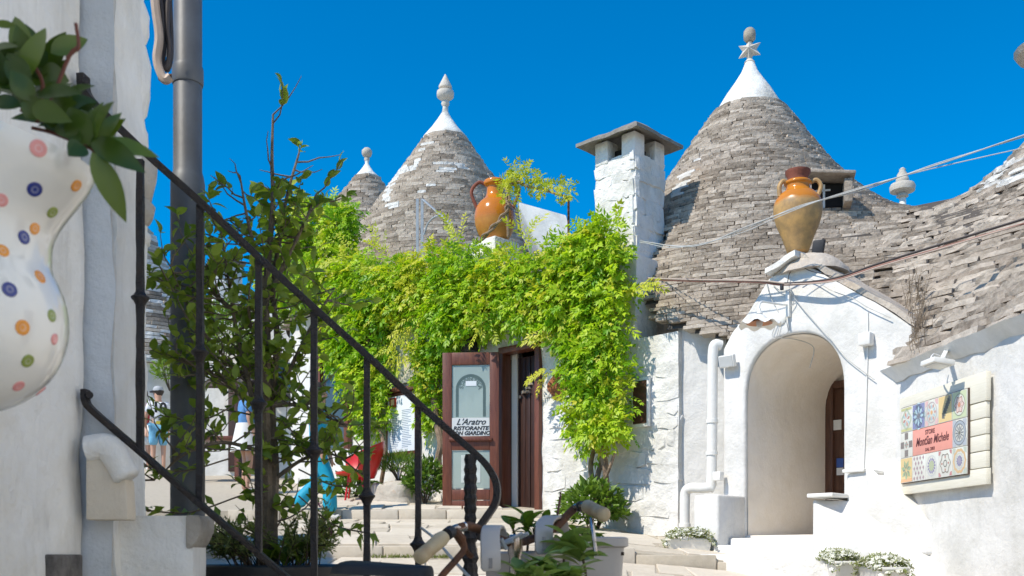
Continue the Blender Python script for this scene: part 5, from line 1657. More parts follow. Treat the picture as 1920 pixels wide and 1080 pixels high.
# slatted backing: one board after another
nbd = 6
ev = [0.0, 0.165, 0.30, 0.45, 0.60, 0.75, 1.0]
ev = [0.0, 0.15, 0.30, 0.445, 0.59, 0.735, 1.0]
for k in range(6):
    in_ = 0.0 if k in (0, 5) else 0.02
    sbox(in_, 1 - in_ * 0.5, ev[k] + 0.004, ev[k + 1] - 0.004, 0.028, 0.062 if k not in (0, 5) else 0.066).build('board', WOOD_CREAM, sgn, bevel=0.003)
sbox(0.05, 0.12, 0.03, 0.97, 0.0, 0.026).build('batten', WOOD_CREAM, sgn)
sbox(0.85, 0.92, 0.03, 0.97, 0.0, 0.026).build('batten', WOOD_CREAM, sgn)
# tile panel
tu0, tu1, tv0, tv1 = 0.045, 0.835, 0.115, 0.885
panel_o = 0.082
sbox(tu0 - 0.004, tu1 + 0.004, tv0 - 0.005, tv1 + 0.005, 0.0685, panel_o - 0.002).build('panel_back', simple('panel_brown', (0.10, 0.06, 0.045), 0.6), sgn)
tw, th = (tu1 - tu0) / 5, (tv1 - tv0) / 3
def tpt(cu, cv, x, y, o): return sp(cu + x * tw, cv + y * th, o)
def disc(m, cu, cv, x, y, r, colr, o, n=20, ry=None):
    ry = ry or r
    pts = [tpt(cu, cv, x + r * math.cos(2 * math.pi * i / n), y + ry * math.sin(2 * math.pi * i / n), o) for i in range(n)]
    m.add(pts, [tuple(range(n))], colr)
def ringm(m, cu, cv, r0, r1, colr, o, n=28, wave=0, wn=8):
    a = []; b = []
    for i in range(n):
        t = 2 * math.pi * i / n; w = 1 + wave * math.cos(wn * t)
        a.append(tpt(cu, cv, r0 * w * math.cos(t), r0 * w * math.sin(t), o)); b.append(tpt(cu, cv, r1 * w * math.cos(t), r1 * w * math.sin(t), o))
    m.add(a + b, [(i, (i + 1) % n, n + (i + 1) % n, n + i) for i in range(n)], colr)
def petals(m, cu, cv, k, r0, r1, wd, colr, o, ph=0):
    for i in range(k):
        t = ph + 2 * math.pi * i / k
        d = (math.cos(t), math.sin(t)); s_ = (-d[1], d[0]); rm = (r0 * 0.4 + r1 * 0.6)
        q = [(d[0] * r0, d[1] * r0), (d[0] * rm + s_[0] * wd, d[1] * rm + s_[1] * wd), (d[0] * r1, d[1] * r1), (d[0] * rm - s_[0] * wd, d[1] * rm - s_[1] * wd)]
        m.add([tpt(cu, cv, x, y, o) for x, y in q], [(0, 1, 2, 3)], colr)
def square(m, cu, cv, x0, x1, y0, y1, colr, o):
    m.add([tpt(cu, cv, x0, y0, o), tpt(cu, cv, x1, y0, o), tpt(cu, cv, x1, y1, o), tpt(cu, cv, x0, y1, o)], [(0, 1, 2, 3)], colr)
def corners(m, cu, cv, r, colr, o):
    for sx in (-1, 1):
        for sy_ in (-1, 1):
            n = 8
            pts = [tpt(cu, cv, sx * 0.47, sy_ * 0.47, o)] + [tpt(cu, cv, sx * (0.47 - r * math.cos(t)), sy_ * (0.47 - r * math.sin(t)), o) for t in [math.pi / 2 * i / n for i in range(n + 1)]]
            m.add(pts, [tuple(range(len(pts)))], colr)
Wt, Bl, Nv, Lb_, Or, Rd, Gr, Pu, Pk, Bk, Yl, Dg = lin(226, 226, 214), lin(70, 90, 170), lin(50, 60, 100), lin(150, 195, 215), lin(225, 150, 60), lin(180, 70, 60), lin(130, 165, 110), lin(110, 100, 160), lin(225, 170, 175), lin(40, 40, 45), lin(235, 200, 120), lin(90, 110, 90)
def t_a(m, c, v, o): square(m, c, v, -.42, .42, -.46, -.36, lin(200, 200, 120), o); square(m, c, v, -.42, .42, .36, .46, lin(190, 190, 110), o); ringm(m, c, v, .30, .38, lin(170, 190, 160), o, wave=.1, wn=4); petals(m, c, v, 4, .05, .3, .06, lin(190, 90, 80), o, .3); petals(m, c, v, 4, .08, .34, .05, Lb_, o, 1.0)
def t_b(m, c, v, o): square(m, c, v, -.47, .47, -.47, .47, Bl, o); ringm(m, c, v, 0.02, .47, lin(190, 225, 235), o, wave=.12, wn=4); petals(m, c, v, 8, .08, .40, .07, Lb_, o + .0006); petals(m, c, v, 6, .0, .16, .05, Nv, o + .001)
def t_c(m, c, v, o): corners(m, c, v, .22, Pk, o); ringm(m, c, v, .36, .40, lin(180, 160, 170), o); petals(m, c, v, 6, .16, .34, .07, lin(190, 130, 130), o); disc(m, c, v, 0, 0, .08, Or, o); petals(m, c, v, 6, .12, .32, .05, Lb_, o, .5)
def t_d(m, c, v, o):
    square(m, c, v, -.47, .47, -.47, .47, Yl, o)
    for i in range(8):
        t = i / 8
        for s_ in (-1, 1):
            x, y = -.22 + .5 * t, -.34 + .66 * t
            m.add([tpt(c, v, x, y, o + .0006), tpt(c, v, x + .10 + s_ * .1, y + .10 - s_ * .12, o + .0006), tpt(c, v, x + .16, y + .17, o + .0006)], [(0, 1, 2)], lin(90, 100, 100) if i % 2 else Bk)
def t_e(m, c, v, o): square(m, c, v, -.47, .47, -.47, .47, lin(200, 215, 170), o); ringm(m, c, v, .0, .40, Wt, o + .0006); ringm(m, c, v, .37, .40, Dg, o + .001); petals(m, c, v, 6, .05, .34, .12, lin(150, 70, 75), o + .0013); petals(m, c, v, 6, .08, .29, .09, lin(235, 200, 195), o + .0017); disc(m, c, v, 0, 0, .09, lin(205, 110, 60), o + .002)
def t_f(m, c, v, o):
    for (x, y) in ((0, .34), (0, -.34), (.34, 0), (-.34, 0)): square(m, c, v, x - .17 + .03, x + .14, y - .13, y + .13, lin(70, 50, 60), o)
    petals(m, c, v, 4, .0, .15, .05, lin(170, 80, 80), o); petals(m, c, v, 4, .0, .13, .04, lin(110, 160, 150), o + .0005, .8)
def t_g(m, c, v, o): corners(m, c, v, .25, lin(170, 180, 200), o); ringm(m, c, v, .32, .44, lin(150, 165, 185), o, wave=.06, wn=8); ringm(m, c, v, .42, .45, Nv, o + .0006); petals(m, c, v, 12, .04, .30, .03, Nv, o); disc(m, c, v, 0, 0, .06, Bk, o + .001); ringm(m, c, v, .30, .325, Nv, o + .0006)
def t_h(m, c, v, o): square(m, c, v, -.47, .47, -.47, .47, lin(225, 190, 110), o); square(m, c, v, -.47, .47, -.47, -.34, Or, o + .0005); petals(m, c, v, 7, .05, .42, .08, Gr, o + .001, .2); petals(m, c, v, 7, .05, .30, .04, Dg, o + .0014, .5)
def t_i(m, c, v, o):
    for r in range(5):
        for k in range(4):
            x, y = -.36 + k * .24 + (.12 if r % 2 else 0), -.38 + r * .19
            if x > .45: continue
            m.add([tpt(c, v, x, y - .09, o), tpt(c, v, x + .07, y, o), tpt(c, v, x, y + .09, o), tpt(c, v, x - .07, y, o)], [(0, 1, 2, 3)], lin(150, 110, 130))
def t_j(m, c, v, o): ringm(m, c, v, .36, .39, lin(190, 195, 205), o); petals(m, c, v, 14, .16, .32, .05, Pu, o); disc(m, c, v, 0, 0, .19, lin(160, 175, 130), o + .0006)
def t_k(m, c, v, o): corners(m, c, v, .16, lin(190, 90, 105), o); ringm(m, c, v, .32, .36, lin(90, 70, 60), o, wave=.12, wn=6); ringm(m, c, v, .10, .135, Bk, o); petals(m, c, v, 4, .16, .30, .05, lin(180, 100, 80), o)
def t_l(m, c, v, o): corners(m, c, v, .2, lin(180, 195, 180), o); ringm(m, c, v, .34, .44, lin(215, 170, 110), o, wave=.05, wn=10); petals(m, c, v, 12, .06, .22, .04, Pu, o); disc(m, c, v, 0, 0, .10, lin(150, 140, 170), o + .0006); ringm(m, c, v, .25, .29, lin(200, 205, 200), o)
lay = [(0, 2, t_a), (1, 2, t_b), (2, 2, t_c), (3, 2, t_d), (4, 2, t_e), (0, 1, t_f), (4, 1, t_g), (0, 0, t_h), (1, 0, t_i), (2, 0, t_j), (3, 0, t_k), (4, 0, t_l)]
TILE = simple('tile_white', (0.70, 0.70, 0.64), 0.22, var=0.05, coat=0.3)
for (i, j, fn_) in lay:
    cu, cv = tu0 + tw * (i + 0.5), tv0 + th * (j + 0.5)
    t = sbox(cu - tw / 2 + 0.0012, cu + tw / 2 - 0.0012, cv - th / 2 + 0.002, cv + th / 2 - 0.002, panel_o - 0.002, panel_o + 0.006).build('tile', TILE, sgn, bevel=0.0012)
    m = MB(); fn_(m, cu, cv, panel_o + 0.0072)
    m.c = [tuple(x * 0.70 + y * 0.30 for x, y in zip(q, (0.62, 0.62, 0.56, 1))) for q in m.c]
    m.build('painted_motif', TILE_PAINT, t)
pcu = tu0 + tw * 2.5
pp = sbox(tu0 + tw + 0.0015, tu0 + tw * 4 - 0.0015, tv0 + th + 0.002, tv0 + th * 2 - 0.002, panel_o - 0.002, panel_o + 0.005).build('name_panel', simple('salmon_pink', lin(232, 160, 146), 0.45, var=0.03), sgn, bevel=0.0012)
hh_ = th * shh
text_mesh('STORE', hh_ * 0.24, basis(sp(pcu - 0.02, tv0 + th * 1.80, panel_o + 0.0062), su, UP), TEXT_DARKRED, pp, 'lettering', bold=0.001)
text_mesh('MontSan Michele', hh_ * 0.46, basis(sp(pcu, tv0 + th * 1.48, panel_o + 0.0062), su, UP), TEXT_DARKRED, pp, 'lettering', shear=0.35, sx=0.76, bold=0.0012)
text_mesh('DAL 2003', hh_ * 0.17, basis(sp(pcu - 0.02, tv0 + th * 1.14, panel_o + 0.0062), su, UP), TEXT_DARKRED, pp, 'lettering', bold=0.0005)
# small floodlight over the sign
fe = empty('floodlight', RW(1775, 655, 0), 'flat white floodlight on a curved arm above the tile sign', 'lamp')
fc = RW(1758, 681, 0.26)
MB().box(fc, su, (WN + UP * 0.15).normalized(), (UP - WN * 0.15).normalized(), 0.105, 0.085, 0.02).build('housing', WHITE_PAINT, fe, bevel=0.006)
MB().box(fc - UP * 0.021, su, (WN + UP * 0.15).normalized(), (UP - WN * 0.15).normalized(), 0.085, 0.065, 0.004).build('glass', LAMP_GLASS, fe)
MB().bar(RW(1776, 656, 0.0), RW(1768, 672, 0.2), 0.035, 0.03).build('arm', WHITE_PAINT, fe, bevel=0.004)
MB().tube(catm([RW(1752, 676, 0.25), RW(1746, 670, 0.22), RW(1752, 664, 0.15), RW(1762, 668, 0.10)], 5), 0.007, 6).build('lamp_cable', WHITE_PAINT, fe)

# ------------------------------------------------------------------ wisteria over the restaurant front
vine = empty('wisteria_vine', F(1122, 945, FB + 0.2), 'bright green wisteria covering the restaurant parapet and hanging beside the door', 'vine')
lg, ly = Leaves(), Leaves()
def vine_blob(px, py, rx, ry, b, rb, dens=1.0, yel=0.15):
    b = b - 0.13; rb = rb * 0.72
    c = F(px, py, b)
    k = c.y / FPX
    rxm = rx * k / (0.72 + 0.694 * (px - 960) / FPX * 1.0); rzm = ry * k
    n = int(1750 * rxm * rzm * dens)
    for _ in range(n):
        d = rv().normalized()
        d = Vector((d.x, abs(d.y) if random.random() < 0.8 else d.y, d.z))
        rr = random.uniform(0.80, 1.03) if random.random() < 0.72 else random.uniform(0.35, 0.8)
        p = c + E3 * d.x * rxm * rr + N3 * d.y * rb * rr + UP * d.z * rzm * rr
        if noise.noise(p * 2.1) < -0.40 and rr > 0.80: continue
        nrm = (E3 * d.x * 0.8 + N3 * (d.y + 0.35) + UP * (d.z * 0.7 + 0.6)).normalized()
        dr = (nrm * 0.75 + rv(0.45) + UP * -0.25)
        ns = noise.noise(p * 1.3) * 0.5 + noise.noise(p * 3.1 + Vector((4, 0, 0))) * 0.35
        tone = min(1, max(0, 0.48 + ns * 0.7 + random.gauss(0, 0.24) + 0.12 * d.z))
        tgt = ly if random.random() < yel * (1.6 if ns > 0.05 else 0.5) else lg
        tgt.compound(p - nrm * 0.06, dr, nrm, random.uniform(0.15, 0.23), random.choice((3, 4, 4, 5)), random.uniform(0.052, 0.105), random.uniform(0.028, 0.043), tone, 0.8)
for q in [(1125, 475, 52, 55, 2.85, 0.36, 1, .12), (1140, 540, 42, 66, 2.85, 0.36, 1, .06), (1085, 490, 60, 55, 2.82, 0.34, 1, .18), (1075, 560, 60, 58, 2.85, 0.36, 1, .12), (1010, 510, 62, 52, 2.80, 0.34, 1, .25),
          (1000, 575, 60, 48, 2.85, 0.34, 1, .2), (940, 520, 55, 48, 2.80, 0.32, 1, .25), (930, 580, 55, 45, 2.85, 0.34, 1, .25), (870, 520, 60, 62, 2.80, 0.34, 1, .2), (860, 580, 55, 60, 2.85, 0.36, 1, .12), (845, 620, 45, 38, 2.85, 0.34, 1, .08),
          (800, 510, 55, 42, 2.80, 0.32, 1, .45), (790, 560, 55, 45, 2.82, 0.34, 1, .4), (740, 530, 55, 48, 2.80, 0.34, 1, .35), (720, 585, 50, 48, 2.82, 0.34, 1, .3), (675, 530, 48, 55, 2.80, 0.34, 1, .25), (660, 590, 42, 50, 2.82, 0.32, 1, .15),
          (1122, 620, 56, 60, 2.88, 0.36, 1, .1), (1122, 690, 56, 58, 2.88, 0.36, 1, .06), (1126, 752, 58, 52, 2.88, 0.36, 1, .1), (1130, 800, 52, 34, 2.88, 0.32, 1, .08), (1085, 640, 40, 50, 2.80, 0.28, 1, .1),
          (815, 690, 26, 45, 2.78, 0.22, 1, .25), (815, 745, 20, 40, 2.75, 0.18, 1, .2), (812, 785, 14, 26, 2.72, 0.14, 1, .1), (820, 650, 35, 35, 2.8, 0.25, 1, .2),
          (690, 640, 46, 55, 2.82, 0.3, 1, .15), (690, 710, 42, 50, 2.82, 0.3, 1, .2), (700, 775, 32, 36, 2.80, 0.24, 1, .3), (650, 650, 40, 45, 2.8, 0.25, 1, .1),
          (590, 440, 72, 62, 2.6, 0.5, .8, .25), (560, 510, 60, 70, 2.7, 0.5, .8, .12), (630, 430, 45, 42, 2.6, 0.4, .8, .2), (620, 500, 50, 60, 2.7, 0.4, .8, .12), (575, 395, 45, 22, 2.6, 0.35, .8, .5), (1160, 480, 18, 50, 2.8, .25, 1, .1), (1145, 440, 34, 30, 2.8, .3, 1, .15), (1110, 440, 30, 26, 2.8, .3, 1, .2)]:
    vine_blob(*q)
# loose sprays sticking out of the mass
for (px, py, dx, dz) in ((1190, 545, 1, .1), (1040, 700, -1, -.2), (1036, 640, -1, -.1), (760, 610, -.5, -.6), (740, 655, -.8, -.2), (905, 600, .2, -.9), (780, 600, -.3, -.8), (850, 445, -.2, 1), (985, 450, .2, 1), (720, 470, -.3, 1), (650, 480, -.6, .7), (1060, 600, -.4, -.8), (760, 665, 1, .1), (770, 690, 1, .1), (748, 662, .9, .3)):
    for _ in range(5):
        p = F(px + random.uniform(-14, 14), py + random.uniform(-14, 14), 2.82 + random.uniform(-.1, .1))
        ly.compound(p, E3 * dx + UP * dz + rv(0.3) + N3 * 0.3, N3 + UP * .5, 0.30, 7, 0.085, 0.028, random.uniform(0.3, 1), 0.6)
lg.build('foliage', VINE, vine)
ly.build('young_foliage', VINE_YEL, vine)
tk = []
for k in range(4):
    base = F(1120 + k * 3, 950, FB + 0.22); top = F(1126 + (k - 1.5) * 10, 820, FB + 0.24)
    pts = []
    for i in range(9):
        t = i / 8
        p = base.lerp(top, t)
        tw_ = t * 5 + k * 1.57
        pts.append(p + E3 * math.cos(tw_) * 0.045 * (0.5 + t) + N3 * math.sin(tw_) * 0.045 * (0.5 + t))
    MB().tube(catm(pts, 4), [0.036 - 0.012 * i / 32 for i in range(33)], 8).build('trunk', BARK_VINE, vine, smooth=True)
MB().tube(catm([F(1132, 905, FB + 0.25), F(1142, 880, FB + 0.3), F(1152, 850, FB + 0.3)], 6), 0.018, 7).build('trunk', BARK_VINE, vine, smooth=True)
MB().tube(catm([F(715, 905, FB + 0.15), F(722, 850, FB + 0.2), F(712, 800, FB + 0.2), F(705, 740, FB + 0.2), F(690, 640, FB + 0.2), F(720, 560, FB + 0.2)], 6), 0.03, 8).build('trunk', BARK_VINE, vine, smooth=True)
MB().tube(catm([F(826, 905, FB + 0.12), F(822, 860, FB + 0.15), F(826, 830, FB + 0.15), F(815, 760, FB + 0.15), F(820, 640, FB + 0.15)], 6), 0.045, 8).build('trunk', BARK_VINE, vine, smooth=True)
MB().tube(catm([F(690, 560, FB + 0.2), F(800, 545, FB + 0.22), F(950, 545, FB + 0.22), F(1120, 540, FB + 0.22), F(1126, 820, FB + 0.24)], 8), 0.03, 8).build('trunk', BARK_VINE, vine, smooth=True)

# ------------------------------------------------------------------ bushes, rock, trough plants
def bush(name, c, rx, ry, rz, n, L, W, mat, label, feather=False, cat='bush', tone=(0.2, 1.0)):
    e = empty(name, c, label, cat)
    lv = Leaves()
    for _ in range(n):
        d = rv().normalized(); d.z = abs(d.z) * random.choice((1, 1, 1, -0.3))
        r = random.uniform(0.35, 1.05) ** 0.6
        p = Vector(c) + Vector((d.x * rx * r, d.y * ry * r, rz * 0.45 + d.z * rz * 0.6 * r))
        dr = (Vector((d.x, d.y, d.z * 0.8 + 0.5)) + rv(0.4))
        if feather:
            lv.leaf(p, dr + UP * 0.5, rv(), L * random.uniform(.7, 1.3), W, random.uniform(*tone), 0.05, 0.1)
        else:
            lv.leaf(p, dr + UP * -0.2, d + UP + rv(0.3), L * random.uniform(.7, 1.3), W * random.uniform(.8, 1.2), random.uniform(*tone))
    lv.build('foliage', mat, e)
    st = MB()
    for k in range(7):
        a = random.uniform(0, 6.28)
        tip = Vector(c) + Vector((math.cos(a) * rx * 0.7, math.sin(a) * ry * 0.7, rz * random.uniform(.5, .9)))
        st.tube(catm([Vector(c) + Vector((0, 0, -0.03)), (Vector(c) + tip) / 2 + rv(0.02), tip], 4), [0.012 - 0.0009 * i for i in range(9)], 5)
    st.build('stems', TWIG, e)
    return e
def gp_at(px, py, b):
    p = F(px, py, b); return p
rk = F(738, 946, FB + 0.45)
mb = MB(); vs = []; fs = []; nu, nv = 22, 12
for j in range(nv + 1):
    for i in range(nu):
        a = 2 * math.pi * i / nu; t = j / nv
        ca, sa = math.cos(a), math.sin(a)
        sx = math.copysign(abs(ca) ** 0.5, ca) * 0.42; sy_ = math.copysign(abs(sa) ** 0.5, sa) * 0.22
        rr = 1.0 if t < 0.8 else (1 - (t - 0.8) * 3.6)
        p = rk + E3 * sx * rr + N3 * sy_ * rr + UP * (min(t, 0.9) * 0.36 - 0.03)
        vs.append(p + rv(1).normalized() * 0.0 + Vector((noise.fractal(p * 5, 1, 2, 3), noise.fractal(p * 5 + Vector((7, 0, 0)), 1, 2, 3), noise.fractal(p * 5 + Vector((0, 7, 0)), 1, 2, 3))) * 0.035)
for j in range(nv):
    for i in range(nu):
        fs.append((j * nu + i, j * nu + (i + 1) % nu, (j + 1) * nu + (i + 1) % nu, (j + 1) * nu + i))
fs.append(tuple(range(nv * nu, nv * nu + nu)))
mb.add(vs, fs).build('rock', ROCK, None, smooth=True, angle=60, label='rough orange and grey boulder at the foot of the menu wall', cat='rock')
bush('feathery_bush', F(748, 900, FB + 0.35), 0.34, 0.2, 0.34, 1500, 0.075, 0.010, BUSH_LEAF, 'feathery light green plant growing above the boulder', True)
bush('leafy_bush', F(797, 945, FB + 0.42), 0.26, 0.2, 0.52, 620, 0.11, 0.045, BUSH_LEAF, 'leafy green bush between the boulder and the open door', tone=(0.0, 0.7))
bush('leafy_bush', F(658, 945, FB + 0.5), 0.26, 0.22, 0.42, 520, 0.09, 0.04, BUSH_LEAF, 'leafy green bush in front of the red garden chair', tone=(0.2, 0.9))
bush('leafy_bush', F(1112, 1008, FB + 0.42), 0.36, 0.24, 0.58, 800, 0.10, 0.05, BUSH_LEAF, 'light green bush around the foot of the wisteria trunk', tone=(0.3, 1.0))
bush('leafy_bush', at(318, 730, 21.0), 0.35, 0.3, 0.7, 500, 0.10, 0.05, BUSH_LEAF, 'yellow green shrub behind the person in the white shirt', tone=(0.5, 1.0))
bush('leafy_bush', at(420, 700, 18.4), 0.5, 0.3, 1.3, 1200, 0.10, 0.05, BUSH_LEAF, 'bright green climber on the white house behind the potted tree', tone=(0.4, 1.0))
# small weeds in the joints of the lower step
wd = Leaves()
for _ in range(260):
    x = random.uniform(-1.25, -0.55); p = Vector((x, STEP1 - 0.05 - random.random() * 0.05, gz(x, STEP1, -1) + 0.0))
    wd.leaf(p, Vector((random.gauss(0, .5), random.gauss(-0.2, .4), 1)), rv(), random.uniform(.03, .06), 0.010, random.uniform(.2, .8), 0.05, .1)
wd.build('weeds', SMALL_LEAF, None, kind='stuff', label='short weeds growing along the foot of the lower step', cat='weeds')

def flower_planter(c, w, d, h, x, label, n=420):
    e = empty('flower_planter', c, label, 'planter')
    x = Vector(x).normalized(); y = Vector((-x.y, x.x, 0))
    pl = []
    mb = MB()
    vs = []
    for (s_, z_) in ((0.86, 0), (1.0, h), (1.06, h), (1.06, h + 0.02), (0.94, h + 0.02), (0.92, h - 0.03)):
        for (sx, sy_) in ((-1, -1), (1, -1), (1, 1), (-1, 1)):
            vs.append(Vector(c) + x * sx * w / 2 * s_ + y * sy_ * d / 2 * s_ + UP * z_)
    fs = [(0, 1, 2, 3)]
    for i in range(5):
        for k in range(4): fs.append((i * 4 + k, i * 4 + (k + 1) % 4, (i + 1) * 4 + (k + 1) % 4, (i + 1) * 4 + k))
    fs.append((20, 21, 22, 23))
    mb.add(vs, fs); mb.build('trough', WHITE_PAINT, e, bevel=0.006)
    lv = Leaves(); fl_ = Leaves()
    for _ in range(n):
        u, v = random.uniform(-1, 1), random.uniform(-1, 1)
        hz = 0.11 * max(0, 1 - (abs(u) ** 3 * 0.6 + v * v * 0.5)) + random.uniform(-.01, .015)
        p = Vector(c) + x * u * w * 0.56 + y * v * d * 0.72 + UP * (h + 0.0 + hz - (0.05 if abs(u) > .9 else 0))
        for k in range(2):
            lv.leaf(p - UP * 0.02 + rv(0.01), rv() + UP * 0.6, rv() + UP, 0.035, 0.012, random.uniform(.2, .9))
        nrm = (UP + x * u * 0.5 + y * v * 0.5 + rv(0.35)).normalized()
        t1 = nrm.orthogonal().normalized(); t2 = nrm.cross(t1)
        for k in range(5):
            a = 6.283 * k / 5
            fl_.leaf(p, t1 * math.cos(a) + t2 * math.sin(a), nrm, 0.021, 0.018, random.random(), 0.0, 0.05)
    lv.build('leaves', SMALL_LEAF, e); fl_.build('flowers', FLOWER, e)
    return e
pc1 = at(1292, 1043, 9.62)
flower_planter(pc1, 0.42, 0.20, 0.15, (1, -0.15, 0), 'white trough of white flowers below the drain pipe', 560)
pq1 = RW(1572, 1098, 0.28)
flower_planter(at(1570, 1090, 8.35), 0.40, 0.20, 0.15, WD, 'white trough of white flowers at the porch step, left of the pair', 560)
flower_planter(at(1655, 1104, 7.75), 0.42, 0.20, 0.15, WD, 'white trough of white flowers under the sign wall, right of the pair', 560)

# ------------------------------------------------------------------ potted tree
tree = empty('potted_tree', at(505, 1078, 3.22), 'small leafy evergreen tree in a black pot behind the railing', 'tree')
TY = 3.22
def tp_(px, py, dy=0.0): return at(px, py, TY + dy)
pc_ = tp_(520, 1062)
rp_ = 162 / FPX * TY
pot = empty('black_pot', (pc_.x, TY, 0.37), 'large round black plastic pot holding the tree', 'pot')
MB().lathe([(rp_ * 0.72, 0.37), (rp_ * 0.74, 0.39), (rp_ * 0.93, pc_.z - 0.06), (rp_ * 1.0, pc_.z - 0.055), (rp_ * 1.03, pc_.z - 0.03), (rp_ * 1.03, pc_.z), (rp_ * 1.0, pc_.z + 0.006), (rp_ * 0.95, pc_.z), (rp_ * 0.93, pc_.z - 0.06)], (pc_.x, TY, 0), 40).build('pot_body', POT_BLACK, pot, smooth=True, angle=40)
MB().lathe([(rp_ * 0.93, pc_.z - 0.05), (rp_ * 0.5, pc_.z - 0.03), (0.01, pc_.z - 0.025)], (pc_.x, TY, 0), 30).build('soil', SOIL, pot, smooth=True)
wood = MB(); lt_ = Leaves()
trunks = [([(492, 1085), (497, 1000), (500, 900), (497, 780), (500, 650), (498, 560), (505, 470), (512, 380), (510, 300), (512, 215)], 0.030, 0.004, 0.0),
          ([(515, 1085), (512, 980), (516, 880), (510, 760), (520, 640), (512, 540), (528, 430), (540, 360), (560, 290)], 0.022, 0.004, 0.05),
          ([(500, 900), (485, 800), (462, 700), (440, 600), (425, 500), (412, 420)], 0.014, 0.003, -0.05),
          ([(498, 560), (480, 480), (462, 400), (450, 330)], 0.012, 0.003, -0.03),
          ([(512, 540), (545, 470), (575, 410), (592, 365)], 0.011, 0.003, 0.04),
          ([(510, 760), (550, 680), (590, 600), (628, 540)], 0.012, 0.003, 0.08),
          ([(500, 650), (450, 590), (410, 560), (385, 500)], 0.010, 0.003, -0.1),
          ([(497, 780), (430, 720), (370, 690), (330, 660)], 0.010, 0.003, -0.16),
          ([(500, 850), (420, 830), (350, 850), (290, 900)], 0.009, 0.002, -0.2),
          ([(510, 760), (560, 760), (610, 780), (650, 800)], 0.010, 0.003, 0.0),
          ([(512, 900), (570, 860), (620, 850), (680, 890)], 0.009, 0.002, -0.05),
          ([(497, 740), (440, 690), (380, 620), (345, 560), (320, 500)], 0.008, 0.002, -0.18)]
twigs = []
for (pts, r0, r1, dy) in trunks:
    n = len(pts)
    P = catm([tp_(x, y, dy * i / max(1, n - 1) + random.uniform(-0.02, 0.02)) for i, (x, y) in enumerate(pts)], 5)
    wood.tube(P, [0.82 * (r0 + (r1 - r0) * i / (len(P) - 1)) for i in range(len(P))], 7)
    twigs.append((P, r0))
def add_twig(p, d, L, r, nl, lsize, lv, wd, tone=(0.1, 1.0), lp=0.8):
    pts = [p]; q = Vector(p); dd = d.normalized()
    for k in range(4):
        dd = (dd + rv(0.22) + UP * 0.05).normalized(); q = q + dd * L / 4; pts.append(q.copy())
    wd.tube(pts, [r, r * .85, r * .7, r * .5, r * .3], 4)
    for k in range(nl):
        t = random.uniform(0.25, 1.0) * 4; i = min(3, int(t)); b = pts[i].lerp(pts[i + 1], t - i)
        ld = (dd * 0.6 + rv(0.7)).normalized()
        lv.bigleaf(b, ld, UP + rv(0.6), lsize * random.uniform(.65, 1.2), lsize * random.uniform(.42, .58), random.uniform(*tone), 0.25, 0.14, 4)
    return pts
for ti, (P, r0) in enumerate(twigs):
    m = len(P)
    for i in range(3, m):
        px, py = topx(P[i])
        upper = py < 420
        dense = 0.3 if py < 330 else (0.6 if py < 560 else 0.70)
        if py > 1010: continue
        for _ in range(int(dense * 2 + random.random())):
            ang = random.uniform(0, 6.28)
            d = Vector((math.cos(ang), math.sin(ang) * 0.7, random.uniform(-0.15, 0.9)))
            L = random.uniform(0.06, 0.16) if upper else random.uniform(0.08, 0.26)
            bare = upper and random.random() < 0.5
            add_twig(P[i], d, L, 0.0032, 0 if bare else random.randint(4, 9), 0.047, lt_, wood)
# long bare whips low down, with a few leaves
for (a, b) in (((560, 880), (700, 905)), ((560, 930), (690, 1000)), ((440, 760), (310, 780)), ((430, 860), (250, 870)), ((450, 930), (255, 955)), ((430, 700), (300, 500)), ((420, 560), (280, 510))):
    p0, p1 = tp_(*a, -0.1), tp_(*b, -0.22)
    mid = (p0 + p1) / 2 - UP * 0.03
    P = catm([p0, mid, p1], 6); wood.tube(P, 0.0026, 4)
    for i in range(3, len(P)):
        for _ in range(2):
            lt_.leaf(P[i], rv() + (p1 - p0).normalized(), UP + rv(.5), 0.05 * random.uniform(.7, 1.2), 0.023, random.uniform(.1, .8))
wood.build('trunk', BARK, tree, smooth=True)
lt_.build('crown', TREE_LEAF, tree)
# underplanting in the pot
up = empty('pot_underplanting', (pc_.x, TY, pc_.z - 0.03), 'lance leaved and feathery plants at the foot of the potted tree', 'plant')
lv = Leaves()
for (bx, n) in ((505, 16), (535, 18), (560, 12)):
    for k in range(n):
        a = random.uniform(0, 6.28)
        d = Vector((math.cos(a) * 0.7, math.sin(a) * 0.5 - 0.2, random.uniform(.5, 1.3)))
        lv.bigleaf(tp_(bx, 1068, random.uniform(-.08, 0.05)), d, UP, random.uniform(.09, .17), 0.026, random.uniform(.1, .7), 0.5)
lv.build('lance_leaves', TREE_LEAF, up)
lv = Leaves(); sm = MB(); pkf = Leaves()
for (cx, w, n, yy) in ((430, 42, 24, 1000), (395, 20, 12, 1020), (600, 26, 20, 985), (622, 16, 14, 1010), (560, 30, 10, 1000), (470, 20, 8, 990)):
    for k in range(n):
        b = tp_(cx * .5 + 520 * .5 + random.gauss(0, 15), 1066, random.uniform(-.12, .1)); t = tp_(cx + random.gauss(0, w * .6), yy + random.gauss(0, 18), random.uniform(-.2, .15))
        P = catm([b, b.lerp(t, .5) + UP * .03, t], 4); sm.tube(P, 0.0018, 4)
        for i in range(2, len(P)):
            for _ in range(7):
                lv.leaf(P[i] + rv(.004), (t - b).normalized() + rv(.7), rv(), random.uniform(.018, .032), 0.0055, random.uniform(0, .8), 0.05, .05)
        if random.random() < 0.12 and cx > 590:
            for _ in range(14): pkf.leaf(P[-1] + rv(.004), rv(), rv(), .014, .008, random.random())
lv.build('feathery_leaves', SMALL_LEAF, up); sm.build('stems', TWIG, up)
if pkf.v: pkf.build('pink_flowers', PINK, up)

